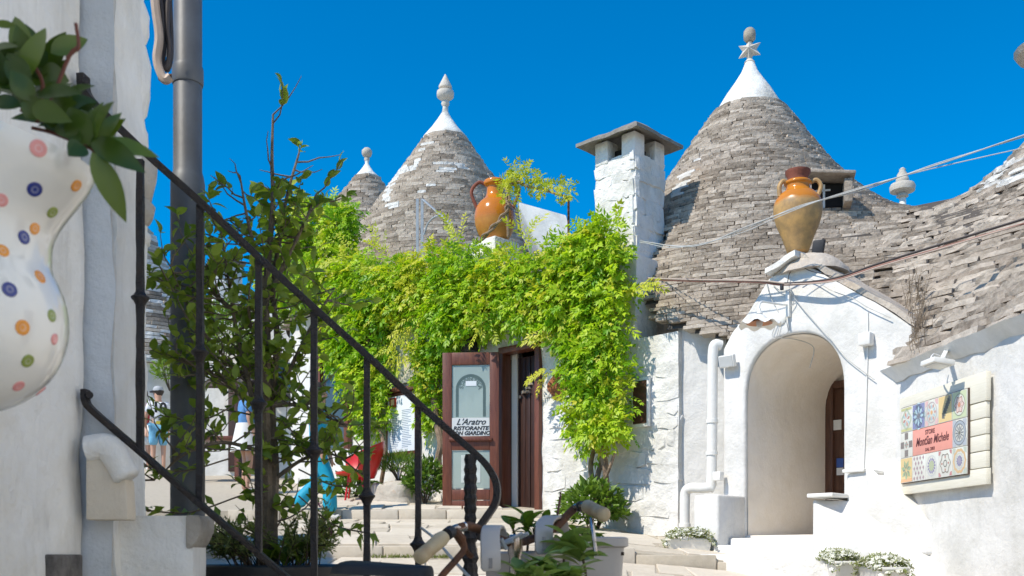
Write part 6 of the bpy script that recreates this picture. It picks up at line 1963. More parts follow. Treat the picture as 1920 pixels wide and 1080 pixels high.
# ------------------------------------------------------------------ spotted jug with plant
JY = 1.15
jc = at(-62, 600, JY)
jr = 176 / FPX * JY
jug = empty('spotted_jug', (jc.x, JY, jc.z - jr), 'white glazed ceramic jug with coloured dots at the left edge', 'jug')
vs = []; fs = []; ns, nz = 64, 34
spd = Vector((1.0, -0.12, 0)).normalized(); spq = Vector((0.12, 1.0, 0)).normalized()
zneck = at(0, 425, JY).z
zlow, zhigh = at(0, 318, JY).z, at(0, 150, JY).z
rn = 150 / FPX * JY
for j in range(nz + 1):
    t = j / nz
    for k in range(ns):
        a = 2 * math.pi * k / ns; ca, sa = math.cos(a), math.sin(a)
        q = ((1 + ca) / 2)
        zr = zlow + (zhigh - zlow) * ((1 - ca) / 2) ** 0.9
        if t < 0.6:
            tt = t / 0.6
            ph = -math.pi / 2 + 0.12 + tt * (math.pi / 2 + 0.95 - 0.12)
            r = jr * math.cos(ph); z = jc.z + jr * math.sin(ph) * 1.0
            if tt > 0.88: r = max(r, rn * 0.97)
        else:
            tt = (t - 0.6) / 0.4
            zs_ = jc.z + jr * math.sin(0.95)
            z = zs_ + (zr - zs_) * tt
            flare = (238 * q ** 3.0 + 165 * (1 - q ** 3.0)) / FPX * JY
            r0_ = max(jr * math.cos(0.95), rn * 0.97)
            s5 = tt * tt * (3 - 2 * tt)
            r = r0_ + (flare - r0_) * (0.15 * tt + 0.85 * s5)
        p = Vector((jc.x, JY, 0)) + spd * (ca * r) + spq * (sa * r * (1 - 0.25 * max(0, t - .6) * q)) + UP * z
        vs.append(p)
for j in range(nz):
    for k in range(ns):
        fs.append((j * ns + k, j * ns + (k + 1) % ns, (j + 1) * ns + (k + 1) % ns, (j + 1) * ns + k))
fs.append(tuple(range(ns))[::-1])
# inner wall
k0 = len(vs)
for k in range(ns):
    p = vs[nz * ns + k]; c = Vector((jc.x, JY, p.z)); vs.append(c + (p - c) * 0.93 - UP * 0.002)
for k in range(ns):
    p = vs[nz * ns + k]; c = Vector((jc.x, JY, p.z - 0.08)); vs.append(c + (p - UP * 0.08 - c) * 0.6)
for k in range(ns):
    k2 = (k + 1) % ns
    fs += [(nz * ns + k, nz * ns + k2, k0 + k2, k0 + k), (k0 + k, k0 + k2, k0 + ns + k2, k0 + ns + k)]
fs.append(tuple(range(k0 + ns, k0 + 2 * ns)))
MB().add(vs, fs).build('jug_body', CERAMIC, jug, smooth=True, angle=80)
bvh = BVHTree.FromPolygons([tuple(v) for v in vs], fs)
DOTC = {'p': lin(222, 150, 148), 'o': lin(226, 148, 52), 'b': lin(38, 52, 128), 'g': lin(138, 152, 74)}
for (x, y, k_, r) in ((72, 278, 'p', 15), (143, 348, 'o', 12), (65, 355, 'b', 14), (98, 398, 'g', 12), (165, 385, 'p', 9), (65, 428, 'o', 12), (45, 445, 'b', 13), (75, 519, 'o', 13), (18, 543, 'b', 14), (42, 614, 'o', 14), (52, 677, 'g', 13), (35, 724, 'p', 12), (97, 592, 'g', 12), (102, 636, 'p', 11), (2, 375, 'p', 12), (5, 470, 'o', 12), (-60, 600, 'b', 14), (-20, 690, 'o', 13), (-40, 480, 'g', 13),
                     (-100, 300, 'o', 14), (-150, 400, 'b', 13), (-120, 530, 'p', 13), (-180, 600, 'g', 13), (-110, 690, 'p', 13), (-150, 250, 'g', 12), (-175, 480, 'o', 13)) + tuple((None, q, 'pobg'[q % 4], 13) for q in range(26)):
    if x is None:
        th_ = R(-62) + R(95 + (y * 47) % 170); zz_ = jc.z + (-0.075, 0.0, 0.06, 0.13, 0.19)[y % 5]
        o_ = Vector((jc.x + math.cos(th_) * 0.5, JY + math.sin(th_) * 0.5, zz_)); d = (Vector((jc.x, JY, zz_)) - o_).normalized()
    else:
        d = (at(x, y, 1.0) - Vector((0, 0, CAMZ))).normalized(); o_ = Vector((0, 0, CAMZ))
    hit, nrm, _, _ = bvh.ray_cast(o_, d)
    if hit is None: continue
    if nrm.dot(d) > 0: nrm = -nrm
    rr = r / FPX * JY
    m = MB()
    cc_ = DOTC[k_]; lt2 = tuple(min(1, x * 0.78 + 0.16) for x in cc_[:3]) + (1,)
    sq = random.uniform(.82, 1.0)
    m.lathe([(rr * 1.0, -0.002), (rr * 0.97, 0.0006), (rr * 0.72, 0.0013), (rr * 0.50, 0.0008)], hit, 18, axis=nrm, col_=cc_)
    m.lathe([(rr * 0.52, -0.001), (rr * 0.49, 0.0010), (0.0005, 0.0006)], hit, 18, axis=nrm, col_=lt2)
    m.build('dot', TILE_PAINT, jug, smooth=True)
# bracket that carries the jug, fixed to the wall
br = empty('jug_bracket', (-1.07, JY, jc.z - jr - 0.03), 'iron wall bracket ring carrying the spotted jug', 'bracket')
MB().lathe([(jr * 0.16, -0.008), (jr * 0.24, -0.008), (jr * 0.24, 0.004), (jr * 0.16, 0.004)], (jc.x, JY, jc.z - jr * 0.995), 24).build('ring', IRON, br)
MB().bar((-1.075, JY, jc.z - jr * 1.02), (jc.x - jr * 0.2, JY, jc.z - jr * 1.02), 0.02, 0.012).build('arm', IRON, br)
MB().bar((-1.07, JY, jc.z - jr * 1.9), (jc.x - jr * 0.5, JY, jc.z - jr * 1.06), 0.014, 0.012).build('stay', IRON, br)
jp = empty('jug_plant', (jc.x, JY, at(0, 250, JY).z), 'glossy dark green shrub growing in the spotted jug', 'plant')
lv = Leaves(); st = MB()
def jl(b, t, w, dy, tone, droop=0.15, nz_=None):
    p, q = at(b[0], b[1], JY + dy), at(t[0], t[1], JY + dy + random.uniform(-.04, .03))
    nrm = nz_ or Vector((random.uniform(-.4, .4), -1.0, random.uniform(-.1, .7)))
    lv.bigleaf(p, q - p, nrm, (q - p).length, w / FPX * JY, tone, droop, 0.12, 8)
J = [((62, 130), (20, 22), 46, -.02, .75), ((65, 138), (28, 45), 40, .0, .3), ((70, 150), (45, 40), 60, .02, .2), ((60, 140), (78, 45), 58, -.04, .85), ((95, 100), (165, 70), 38, .0, .6), ((30, 50), (-20, 42), 16, .0, .7),
     ((30, 170), (-30, 80), 60, -.02, .1), ((55, 165), (10, 95), 44, -.05, .15), ((60, 170), (-20, 150), 50, -.03, .1), ((90, 130), (120, 60), 40, .03, .3), ((75, 140), (130, 150), 50, .01, .3), ((80, 160), (140, 200), 44, -.01, .35),
     ((70, 180), (148, 168), 34, -.04, .12), ((90, 190), (135, 150), 44, .03, .5), ((100, 170), (122, 110), 40, .04, .25), ((60, 190), (20, 130), 40, -.05, .25), ((40, 200), (-30, 190), 40, -.04, .1), ((60, 200), (130, 225), 40, -.06, .45),
     ((172, 285), (238, 415), 44, -.06, .55), ((180, 270), (298, 288), 40, -.03, .7), ((170, 262), (268, 318), 44, -.05, .15), ((165, 270), (188, 185), 40, -.04, .5), ((180, 275), (225, 205), 34, -.02, .55), ((170, 270), (125, 200), 56, -.05, .25), ((160, 275), (128, 290), 42, -.06, .1),
     ((150, 250), (165, 190), 40, .0, .3), ((180, 262), (205, 188), 40, -.06, .35), ((190, 265), (230, 222), 30, .02, .8), ((140, 250), (100, 190), 44, -.02, .2), ((110, 240), (70, 190), 46, -.03, .15), ((110, 230), (150, 260), 40, -.04, .2), ((80, 220), (40, 180), 44, -.04, .2), ((90, 215), (140, 190), 40, -.02, .4), ((120, 245), (140, 210), 36, -.05, .3)]
for q in J: jl(*q)
for _ in range(60):
    bx, by = random.uniform(-40, 150), 0
    by = 150 + (bx - 0) * 0.62 + random.uniform(-30, 30)
    a = random.uniform(0, 6.28); L = random.uniform(45, 80)
    jl((bx, by), (bx + math.cos(a) * L, by - abs(math.sin(a)) * L * 0.8), random.uniform(28, 44), random.uniform(-.02, .1), random.uniform(0, .45))
lv.build('leaves', JUG_LEAF, jp)
for P in ([(70, 230), (80, 160), (62, 120)], [(60, 240), (100, 250), (170, 278)], [(40, 210), (60, 160), (30, 130)], [(170, 278), (190, 292), (252, 315)], [(80, 230), (130, 105), (147, 90), (142, 44)], [(125, 110), (146, 88)]):
    st.tube(catm([at(x, y, JY - .02) for x, y in P], 5), 0.0022, 5)
st.build('stems', simple('red_stem', (0.16, 0.05, 0.03), 0.7), jp)

# ------------------------------------------------------------------ bicycle with planters
bike = empty('bicycle', (0.0, 2.2, 0.36), 'old rusty bicycle parked behind the railing end, planters hung on its handlebar', 'bicycle')
hb = [(832, 1006, 1.97), (850, 994, 2.0), (872, 987, 2.02), (892, 990, 2.05), (930, 1008, 2.09), (962, 1018, 2.12), (1000, 1010, 2.17), (1040, 990, 2.22), (1062, 968, 2.25), (1080, 952, 2.26), (1098, 948, 2.22), (1116, 954, 2.16)]
MB().tube(catm([at(*q) for q in hb], 5), 0.0092, 12).build('handlebar', RUST, bike, smooth=True)
MB().tube(catm([at(*q) for q in hb[:3]], 5), 0.0098, 12).build('chrome_sleeve', CHROME, bike, smooth=True)
MB().tube(catm([at(*q) for q in hb[9:11]], 5), 0.0098, 12).build('chrome_sleeve', CHROME, bike, smooth=True)
def grip(p, q, r):
    p, q = Vector(p), Vector(q); ax = (q - p); L = ax.length
    MB().lathe([(r * .5, -0.002), (r * .85, 0.002), (r, 0.010), (r * .94, 0.02), (r * .92, L * .5), (r * .98, L - 0.012), (r * .8, L), (r * .5, L)], p, 20, axis=ax).build('grip', GRIP, bike, smooth=True, angle=50)
grip(at(783, 1049, 1.92), at(834, 1005, 1.97), 0.0155)
grip(at(1133, 966, 2.04), at(1100, 949, 2.2), 0.0158)
# brake levers and clamps
MB().tube(catm([at(852, 996, 1.99), at(866, 1012, 2.0), at(870, 1030, 2.0), at(855, 1050, 1.98), at(830, 1078, 1.95), at(815, 1100, 1.94)], 5), [0.010] * 6 + [0.007] * 20, 8).build('brake_lever', RUST, bike, smooth=True)
MB().tube(catm([at(852, 1000, 2.0), at(878, 1038, 2.02), at(884, 1042, 2.06)], 4), 0.006, 6).build('lever_arm', RUST, bike)
MB().tube(catm([at(1108, 972, 2.12), at(1112, 1000, 2.1), at(1116, 1030, 2.09), at(1117, 1042, 2.09)], 5), [0.005] * 14 + [0.0065, 0.007], 8).build('brake_lever', CHROME, bike, smooth=True)
for q in (((838, 1002, 1.97), (846, 996, 1.985)), ((1088, 950, 2.25), (1092, 949, 2.235))):
    MB().tube([at(*q[0]), at(*q[1])], 0.0125, 12).build('clamp', RUBBER, bike)
cl = at(966, 1018, 2.12)
MB().lathe([(0.0125, -0.20), (0.0125, -0.03), (0.016, -0.02), (0.016, 0.014), (0.010, 0.018)], cl, 14).build('stem', CHROME, bike, smooth=True, angle=40)
for (a, b) in (((942, 1018), (980, 1000)), ((950, 1030), (940, 1010)), ((975, 1008), (990, 1000)), ((936, 1022), (962, 1014))):
    MB().tube([at(*a, 2.08), at(*b, 2.07)], 0.004, 6).build('wire_tie', GALV, bike)
fwd = Vector((0.59, -0.81, 0))
h0 = Vector((cl.x, cl.y, cl.z - 0.18)); h1 = h0 + fwd * 0.07 - UP * 0.16
fw = Vector((cl.x, cl.y, 0.69)) + fwd * 0.34; rw = Vector((cl.x, cl.y, 0.69)) - fwd * 0.66
bb = Vector((cl.x, cl.y, 0.63)) - fwd * 0.24
sd_ = at(715, 1086, 2.46)
fr_ = MB()
fr_.tube([h0, h1], 0.02, 10); fr_.tube([h1 + UP * .03, bb], 0.016, 10); fr_.tube([h0 - UP * .03, Vector((sd_.x, sd_.y, sd_.z - 0.3)).lerp(bb, .0)], 0.015, 10)
fr_.tube([Vector((sd_.x, sd_.y, sd_.z - 0.04)), bb], 0.015, 10); fr_.tube([bb, rw], 0.010, 8); fr_.tube([Vector((sd_.x, sd_.y, sd_.z - 0.3)), rw], 0.009, 8)
sdw = Vector((fwd.y, -fwd.x, 0))
for s_ in (-1, 1): fr_.tube(catm([h1, h1 + sdw * s_ * .05 - UP * .06, fw + sdw * s_ * .05], 4), 0.010, 8)
fr_.build('frame', RUST, bike, smooth=True)
for c in (fw, rw):
    n = 40; R_ = 0.32
    m = MB(); ring_ = [c + fwd * math.cos(6.2832 * i / n) * R_ + UP * math.sin(6.2832 * i / n) * R_ for i in range(n + 1)]
    m.tube(ring_, 0.018, 8, cap=False)
    w = m.build('wheel', RUBBER, bike, smooth=True)
    m = MB()
    for i in range(18):
        a = 6.2832 * i / 18; m.tube([c, c + fwd * math.cos(a) * R_ + UP * math.sin(a) * R_], 0.0012, 4)
    m.build('spokes', CHROME, w)
# saddle
m = MB(); vs = []; fs = []
sf = Vector((0.80, -0.6, 0)).normalized(); ss = Vector((sf.y, -sf.x, 0))
for i in range(11):
    t = i / 10
    wd_ = (0.085 * (1 - t) ** 0.8 + 0.022) * (1 if 0 < i < 10 else 0.6)
    for k in range(9):
        a = math.pi * k / 8
        vs.append(sd_ + sf * (t * 0.26 - 0.10) + ss * math.cos(a) * wd_ + UP * (math.sin(a) ** 0.6 * 0.030 + 0.012 * (1 - t) + 0.004))
for i in range(10):
    for k in range(8): fs.append((i * 9 + k, i * 9 + k + 1, (i + 1) * 9 + k + 1, (i + 1) * 9 + k))
fs += [tuple(range(9)), tuple(range(90, 99))]
m.add(vs, fs).build('saddle', RUBBER, bike, smooth=True, angle=70)
def hang_planter(c, x, w, d, h, label, straps):
    e = empty('hanging_planter', c, label, 'planter')
    x = Vector(x).normalized(); y = Vector((-x.y, x.x, 0)); vs = []
    n = 24
    for (s_, z_) in ((0.80, -h), (0.84, -h + .01), (0.95, -.03), (0.96, -.022), (1.06, -.018), (1.06, 0.0), (0.98, 0.003), (0.92, -.02), (0.9, -.04)):
        for k in range(n):
            a = 6.2832 * k / n; ca, sa = math.cos(a), math.sin(a)
            vs.append(Vector(c) + x * math.copysign(abs(ca) ** .4, ca) * w / 2 * s_ + y * math.copysign(abs(sa) ** .4, sa) * d / 2 * s_ + UP * z_)
    fs = [tuple(range(n))]
    for i in range(8):
        for k in range(n): fs.append((i * n + k, i * n + (k + 1) % n, (i + 1) * n + (k + 1) % n, (i + 1) * n + k))
    MB().add(vs, fs).build('trough', PLASTIC, e, smooth=True, angle=40)
    MB().box(Vector(c) - UP * 0.035, x, y, UP, w / 2 * .86, d / 2 * .86, 0.004).build('soil', SOIL, e)
    for pts in straps:
        q = catm([at(*p) for p in pts], 5)
        m = MB(); vs = []; fs = []
        for i, p in enumerate(q):
            dd = (q[min(len(q) - 1, i + 1)] - q[max(0, i - 1)]).normalized()
            sx = Vector((0.9, 0.42, 0)).normalized(); nn3 = dd.cross(sx).normalized()
            hw = 0.0215 * (0.72 if i in (0, len(q) - 1) else 1)
            vs += [p - sx * hw - nn3 * .004, p + sx * hw - nn3 * .004, p + sx * hw + nn3 * .004, p - sx * hw + nn3 * .004]
        for i in range(len(q) - 1):
            for k in range(4): fs.append((i * 4 + k, i * 4 + (k + 1) % 4, (i + 1) * 4 + (k + 1) % 4, (i + 1) * 4 + k))
        fs += [(0, 1, 2, 3), tuple(range(len(vs) - 4, len(vs)))]
        st_ = m.add(vs, fs).build('hook', PLASTIC, e, bevel=0.003)
        s0 = q[len(q) // 6]
        MB().bar(q[1] + Vector((0, -0.006, 0)), q[4 if len(q) > 6 else 2] + Vector((0, -0.006, 0)), 0.007, 0.003).build('hook_slot', simple('slot', (0.27, 0.25, 0.235), .6), st_)
    return e
barx = at(1040, 990, 2.22) - at(892, 990, 2.05)
hang_planter(at(990, 1036, 2.27), barx, 0.18, 0.15, 0.17, 'grey plastic planter hooked on the left half of the handlebar', [[(920, 1072, 2.00), (920, 1040, 2.00), (919, 1005, 2.03), (922, 990, 2.06), (930, 990, 2.11), (936, 1010, 2.14), (938, 1030, 2.15)]])
hang_planter(at(1094, 1010, 2.33), (1, 0.25, 0), 0.17, 0.17, 0.20, 'grey plastic planter hooked on the right half of the handlebar', [[(1020, 1040, 2.13), (1020, 1000, 2.14), (1022, 980, 2.18), (1035, 970, 2.22), (1048, 975, 2.28), (1052, 1000, 2.30)]])
def rosette(name, stems, label, mat=BIKE_LEAF):
    e = empty(name, at(stems[0][0], stems[0][1], stems[0][2]), label, 'plant')
    lv = Leaves(); st = MB()
    for (px, py, Y, n, L, W, t0, t1) in stems:
        c = at(px, py, Y)
        MB().tube(catm([c - UP * .12, c - UP * .05 + rv(.01), c], 4), 0.003, 5).build('stem', TWIG, e)
        for k in range(n):
            a = 2.4 * k + random.uniform(-.3, .3); el = random.uniform(-.15, .9)
            d = Vector((math.cos(a), math.sin(a) * .8 - .15, el))
            lv.bigleaf(c - UP * random.uniform(0, .035), d, UP + rv(.25), L * random.uniform(.75, 1.15), W * random.uniform(.85, 1.15), random.uniform(t0, t1), 0.22, .14, 8)
    lv.build('leaves', mat, e)
    return e
rosette('planter_shrub', [(1062, 1005, 2.12, 14, .066, .032, .4, 1), (1012, 1050, 2.06, 14, .06, .030, .3, 1), (1042, 1065, 2.03, 14, .062, .030, .3, 1), (1088, 1030, 2.1, 13, .066, .032, .4, 1), (975, 1078, 2.02, 13, .058, .028, .3, .9), (1010, 1082, 2.0, 12, .058, .028, .3, 1), (1075, 1070, 2.03, 12, .062, .030, .4, 1)], 'broad leaved green shrub spilling over the handlebar planters')
rosette('planter_shrub', [(985, 968, 2.3, 12, .06, .02, 0, .4), (1020, 975, 2.35, 12, .06, .02, 0, .4), (1000, 990, 2.28, 10, .06, .02, 0, .35), (960, 985, 2.3, 8, .05, .018, 0, .3)], 'dark leaved seedling behind the handlebar', TREE_LEAF)
rosette('planter_shrub', [(1100, 1000, 2.34, 12, .05, .022, .2, .8), (1075, 985, 2.34, 10, .05, .02, .2, .8)], 'small green plant growing in the right hand planter', TREE_LEAF)
bt = MB().tube(catm([at(1042, 985, 2.34), at(1047, 955, 2.34), at(1051, 928, 2.34), at(1050, 922, 2.34)], 4), [0.003] * 8 + [0.002] * 3 + [0.006, 0.003], 5)
bt.build('bare_twig', simple('twig_red', (0.14, 0.06, 0.05), .8), None, label='single bare reddish twig standing in the handlebar planter', cat='twig')
MB().tube(catm([at(790, 990, 2.62), at(815, 1010, 2.4), at(850, 1050, 2.15), at(880, 1082, 2.0)], 6), 0.0035, 6).build('brake_cable', CABLE_W, None, label='pale cord tied from the baluster to the bicycle', cat='cord')

# ------------------------------------------------------------------ red garden chair
rc = F(668, 930, FB + 0.75)
ch = empty('garden_chair', (rc.x, rc.y, gz(rc.x, rc.y)), 'red garden chair with rounded shell back beside the bushes', 'chair')
gzc = gz(rc.x, rc.y)
m = MB(); vs = []; fs = []
for j in range(9):
    t = j / 8
    for k in range(17):
        a = R(-100) + R(200) * k / 16
        r = 0.24 + 0.13 * math.sin(t * 1.5)
        zz_ = 0.30 + 0.50 * t * (0.55 + 0.45 * math.cos(a * 0.8))
        vs.append(Vector((rc.x + math.sin(a) * r * -0.4 + math.cos(a) * r, rc.y + math.sin(a) * r, gzc + zz_)))
for j in range(8):
    for k in range(16): fs.append((j * 17 + k, j * 17 + k + 1, (j + 1) * 17 + k + 1, (j + 1) * 17 + k))
m.add(vs, fs).build('shell_back', RED, ch, smooth=True)
MB().lathe([(0.02, 0.33), (0.27, 0.35), (0.28, 0.38), (0.02, 0.385)], (rc.x, rc.y, gzc), 20).build('seat', RED, ch, smooth=True)
for k in range(4):
    a = R(45 + 90 * k)
    MB().tube([(rc.x + math.cos(a) * .12, rc.y + math.sin(a) * .12, gzc + .35), (rc.x + math.cos(a) * .18, rc.y + math.sin(a) * .18, gzc)], 0.014, 7).build('leg', RED, ch)

# ------------------------------------------------------------------ people
def skin_obj(name, joints, edges, mat, parent, root, sub=1):
    names = list(joints)
    me = bpy.data.meshes.new(name + '_tmp')
    me.from_pydata([tuple(joints[n][0]) for n in names], [(names.index(a), names.index(b)) for a, b in edges], [])
    o = bpy.data.objects.new(name + '_tmp', me); col.objects.link(o)
    md = o.modifiers.new('s', 'SKIN'); md.use_smooth_shade = True
    lay_ = me.skin_vertices[0].data if me.skin_vertices else None
    if lay_ is None:
        bpy.context.view_layer.objects.active = o
        bpy.ops.mesh.customdata_skin_add()
        lay_ = me.skin_vertices[0].data
    for i, n in enumerate(names):
        r = joints[n][1]
        lay_[i].radius = (r, r) if not hasattr(r, '__len__') else r
        lay_[i].use_root = (n == root)
    s_ = o.modifiers.new('u', 'SUBSURF'); s_.levels = sub; s_.render_levels = sub
    dg = bpy.context.evaluated_depsgraph_get()
    res = bpy.data.meshes.new_from_object(o.evaluated_get(dg))
    res.name = name
    bpy.data.objects.remove(o)
    arr = np.array([v.co[:] for v in res.vertices])
    og = Vector(((arr[:, 0].min() + arr[:, 0].max()) / 2, (arr[:, 1].min() + arr[:, 1].max()) / 2, arr[:, 2].min()))
    res.transform(Matrix.Translation(-og))
    res.materials.clear(); res.materials.append(mat)
    ob = bpy.data.objects.new(name, res); col.objects.link(ob)
    ob.parent = parent; ob.location = og - world_loc(parent)
    return ob
SKIN = simple('skin', (0.50, 0.28, 0.19), 0.5, var=0.05)
HAIR = simple('dark_hair', (0.03, 0.02, 0.015), 0.6)
def person(base, height, heading, label, P, clothes, head_yaw=0.0):
    e = empty('person', base, label, 'person')
    s_ = height / 1.72
    f = Vector((math.sin(heading), math.cos(heading), 0)); r = Vector((f.y, -f.x, 0))
    def W(x, y, z): return Vector(base) + (r * x + f * y + UP * z) * s_
    hf = (f * math.cos(head_yaw) + r * math.sin(head_yaw))
    J = {'pelvis': (0, 0, .93, .125), 'waist': (0, 0, 1.08, .112), 'chest': (0, .01, 1.27, .135), 'neck': (0, 0, 1.44, .055), 'hb': (0, .01, 1.52, .075)}
    for sg, k in ((-1, 'l'), (1, 'r')):
        J['sh' + k] = (sg * .17, 0, 1.38, .062); J['el' + k] = (sg * .21, -.02, 1.11, .043); J['wr' + k] = (sg * .20, .08, .88, .030); J['pa' + k] = (sg * .20, .10, .80, .032)
        for q in range(5):
            J['f%d%s' % (q, k)] = (sg * .20 + (q - 2) * .017, .12 + (0.03 if q == 0 else 0), .70 + abs(q - 2) * .012, .009)
        J['hi' + k] = (sg * .09, 0, .88, .092); J['kn' + k] = (sg * .10, .02, .49, .058); J['an' + k] = (sg * .10, -.02, .09, .036); J['to' + k] = (sg * .11, .13, .035, .032)
    J.update(P)
    jj = {k: (W(*v[:3]), v[3] * s_) for k, v in J.items()}
    hbp = jj['hb'][0]
    jj['skull'] = (hbp + UP * .10 * s_, .088 * s_); jj['crown'] = (hbp + UP * .175 * s_ - hf * .01, .062 * s_)
    jj['nose'] = (hbp + UP * .075 * s_ + hf * .105 * s_, .012 * s_)
    E_ = [('pelvis', 'waist'), ('waist', 'chest'), ('chest', 'neck'), ('neck', 'hb'), ('hb', 'skull'), ('skull', 'crown'), ('skull', 'nose')]
    for k in 'lr':
        E_ += [('chest', 'sh' + k), ('sh' + k, 'el' + k), ('el' + k, 'wr' + k), ('wr' + k, 'pa' + k), ('pelvis', 'hi' + k), ('hi' + k, 'kn' + k), ('kn' + k, 'an' + k), ('an' + k, 'to' + k)]
        E_ += [('pa' + k, 'f%d%s' % (q, k)) for q in range(5)]
    body = skin_obj('body', jj, E_, SKIN, e, 'pelvis')
    def grow(keys, d, extra=None):
        o = {k: (jj[k][0], jj[k][1] + d * s_) for k in keys}
        if extra: o.update(extra)
        return o
    for c in clothes:
        if c[0] == 'shirt':
            g_ = grow(['waist', 'chest', 'shl', 'shr'], .022); g_['hem'] = (jj['pelvis'][0] + UP * -.02 * s_, .15 * s_)
            for k in 'lr': g_['sl' + k] = (jj['sh' + k][0].lerp(jj['el' + k][0], .72), .066 * s_)
            g_['col'] = (jj['neck'][0] - UP * .03 * s_, .075 * s_)
            skin_obj('shirt', g_, [('hem', 'waist'), ('waist', 'chest'), ('chest', 'col'), ('chest', 'shl'), ('chest', 'shr'), ('shl', 'sll'), ('shr', 'slr')], c[1], e, 'chest')
        if c[0] == 'shorts':
            g_ = grow(['pelvis', 'hil', 'hir'], .022)
            for k in 'lr': g_['kk' + k] = (jj['hi' + k][0].lerp(jj['kn' + k][0], .95), .098 * s_)
            skin_obj('shorts', g_, [('pelvis', 'hil'), ('pelvis', 'hir'), ('hil', 'kkl'), ('hir', 'kkr')], c[1], e, 'pelvis')
        if c[0] == 'trousers':
            g_ = grow(['pelvis', 'waist', 'hil', 'hir'], .02)
            for k in 'lr':
                g_['kn' + k] = (jj['kn' + k][0], .088 * s_); g_['an' + k] = (jj['an' + k][0] - UP * .01, .105 * s_)
            skin_obj('trousers', g_, [('waist', 'pelvis'), ('pelvis', 'hil'), ('pelvis', 'hir'), ('hil', 'knl'), ('hir', 'knr'), ('knl', 'anl'), ('knr', 'anr')], c[1], e, 'pelvis')
        if c[0] == 'skirt':
            MB().lathe([(.15 * s_, -.02), (.17 * s_, -.12 * s_), (.24 * s_, -.45 * s_), (.23 * s_, -.45 * s_), (.14 * s_, -.05)], jj['waist'][0], 20).build('skirt', c[1], e, smooth=True)
        if c[0] == 'hair':
            MB().lathe([(.05 * s_, -.10 * s_), (.09 * s_, -.02 * s_), (.103 * s_, .06 * s_), (.09 * s_, .12 * s_), (.05 * s_, .16 * s_), (.005, .17 * s_)], jj['skull'][0] - hf * .03 * s_ - UP * .02, 16).build('hair', HAIR, e, smooth=True)
        if c[0] == 'cap':
            cp_ = jj['skull'][0] + UP * .035 * s_
            cap_ = MB().lathe([(.104 * s_, 0), (.106 * s_, .03 * s_), (.09 * s_, .075 * s_), (.05 * s_, .10 * s_), (.004, .107 * s_)], cp_, 18).build('cap', c[1], e, smooth=True)
            hs = hf.cross(UP)
            MB().poly([cp_ + hf * .05 * s_ + hs * .085 * s_, cp_ + hf * .16 * s_ + hs * .065 * s_ - UP * .02, cp_ + hf * .19 * s_ - UP * .025, cp_ + hf * .16 * s_ - hs * .065 * s_ - UP * .02, cp_ + hf * .05 * s_ - hs * .085 * s_], UP * .012).build('cap_brim', c[2], cap_)
            MB().lathe([(.06 * s_, -.09 * s_), (.092 * s_, -.02 * s_), (.096 * s_, .01 * s_), (.02, .015 * s_)], cp_ - hf * .02 * s_, 16).build('hair', HAIR, e, smooth=True)
        if c[0] == 'shoes':
            for k in 'lr':
                skin_obj('shoe', {'a': (jj['an' + k][0] - UP * .03 * s_, .05 * s_), 'b': (jj['to' + k][0], .045 * s_)}, [('a', 'b')], c[1], e, 'a')
    return e, jj, f, r, s_
sh_w = simple('white_shirt', (0.72, 0.74, 0.78), .7, var=.04); sh_b = simple('light_blue_shorts', (0.16, 0.42, 0.62), .7, var=.1); cap_g = simple('grey_cap', (0.42, 0.44, 0.46), .7); cap_d = simple('dark_brim', (0.03, 0.035, 0.05), .6)
white_c = simple('white_cloth', (0.72, 0.71, 0.68), .7, var=.05); red_c = simple('red_cloth', (0.52, 0.03, 0.04), .7, var=.08); turq = simple('turquoise_cloth', (0.0, 0.36, 0.55), .6, var=.1); blue_c = simple('blue_cloth', (0.10, 0.28, 0.58), .7, var=.15)
PY_ = 20.3
pb_ = at(297, 886, PY_); pb_.z = gz(pb_.x, PY_)
e1, jj, f1, r1, s1 = person(pb_, 1.70, R(-28), 'person in white number 10 shirt, blue shorts and grey cap', {'ell': (-.24, .05, 1.12, .043), 'wrl': (-.22, .22, .98, .03), 'pal': (-.21, .28, .94, .032)}, [('shirt', sh_w), ('shorts', sh_b), ('cap', cap_g, cap_d), ('shoes', white_c)], head_yaw=R(-52))
bk_ = jj['chest'][0] - f1 * .162 * s1
text_mesh('10', 0.28, basis(bk_ + UP * .02, r1, UP), TEXT_BLACK, e1, 'shirt_number', bold=.012)
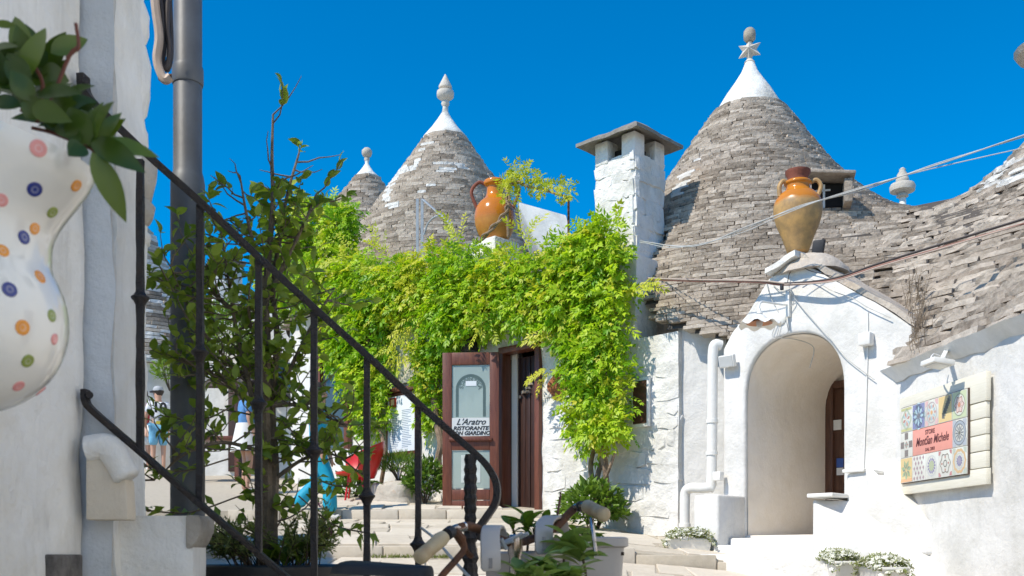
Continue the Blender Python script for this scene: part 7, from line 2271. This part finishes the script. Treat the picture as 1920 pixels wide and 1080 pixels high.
text_mesh('NEYMAR', 0.075, basis(jj['waist'][0] - f1 * .15 * s1, r1, UP), TEXT_BLACK, e1, 'shirt_name', bold=.002)
MB().box(jj['pelvis'][0] - f1 * .165 * s1 + UP * .06, r1, f1, UP, .07, .004, .03).build('yellow_patch', simple('yellow_patch', (.7, .55, .05), .6), e1)
pb2 = at(268, 886, 20.6); pb2.z = gz(pb2.x, 20.6)
person(pb2, 1.66, R(160), 'person in red shirt half hidden behind the left wall', {}, [('shirt', red_c), ('shorts', white_c), ('hair',), ('shoes', white_c)])
pb3 = at(598, 985, 12.0); pb3.z = gz(pb3.x, 11.9)
person(pb3, 1.62, R(95), 'person walking in wide turquoise trousers and top behind the potted tree', {'hir': (.09, .0, .88, .092), 'knr': (.09, .16, .49, .06), 'anr': (.09, .17, .10, .038), 'tor': (.10, .31, .03, .03), 'knl': (-.09, -.06, .50, .06), 'anl': (-.09, -.34, .20, .038), 'tol': (-.09, -.26, .07, .03)}, [('trousers', turq), ('shirt', turq), ('hair',), ('shoes', white_c)])
pb4 = at(462, 960, 14.6); pb4.z = gz(pb4.x, 14.6)
person(pb4, 1.66, R(60), 'person in blue top and white skirt behind the potted tree', {}, [('shirt', blue_c), ('skirt', white_c), ('hair',), ('shoes', white_c)])

# ------------------------------------------------------------------ dry weeds on the right roof
dwd = empty('dry_weed', RW(1716, 640, 0.1), 'dry brown weeds hanging over the right roof edge beside the gable', 'weed')
m = MB()
for k in range(46):
    x0, y0 = random.gauss(1716, 9), random.uniform(560, 665)
    p = on_roof(x0, y0, H12) + Vector((-0.03, -0.06, 0.0))
    q = p + Vector((random.gauss(0, .05), random.gauss(-.05, .04), random.uniform(.08, .38)))
    m.tube(catm([p, p.lerp(q, .5) + rv(.02), q], 4), [0.0035 - 0.0003 * i for i in range(9)], 4)
    for _ in range(3):
        t = p.lerp(q, random.uniform(.3, 1)); m.tube([t, t + rv(.035) + UP * .02], 0.0018, 4)
m.build('dry_stems', simple('dry_stem', (0.30, 0.23, 0.16), .9, var=.3), dwd)
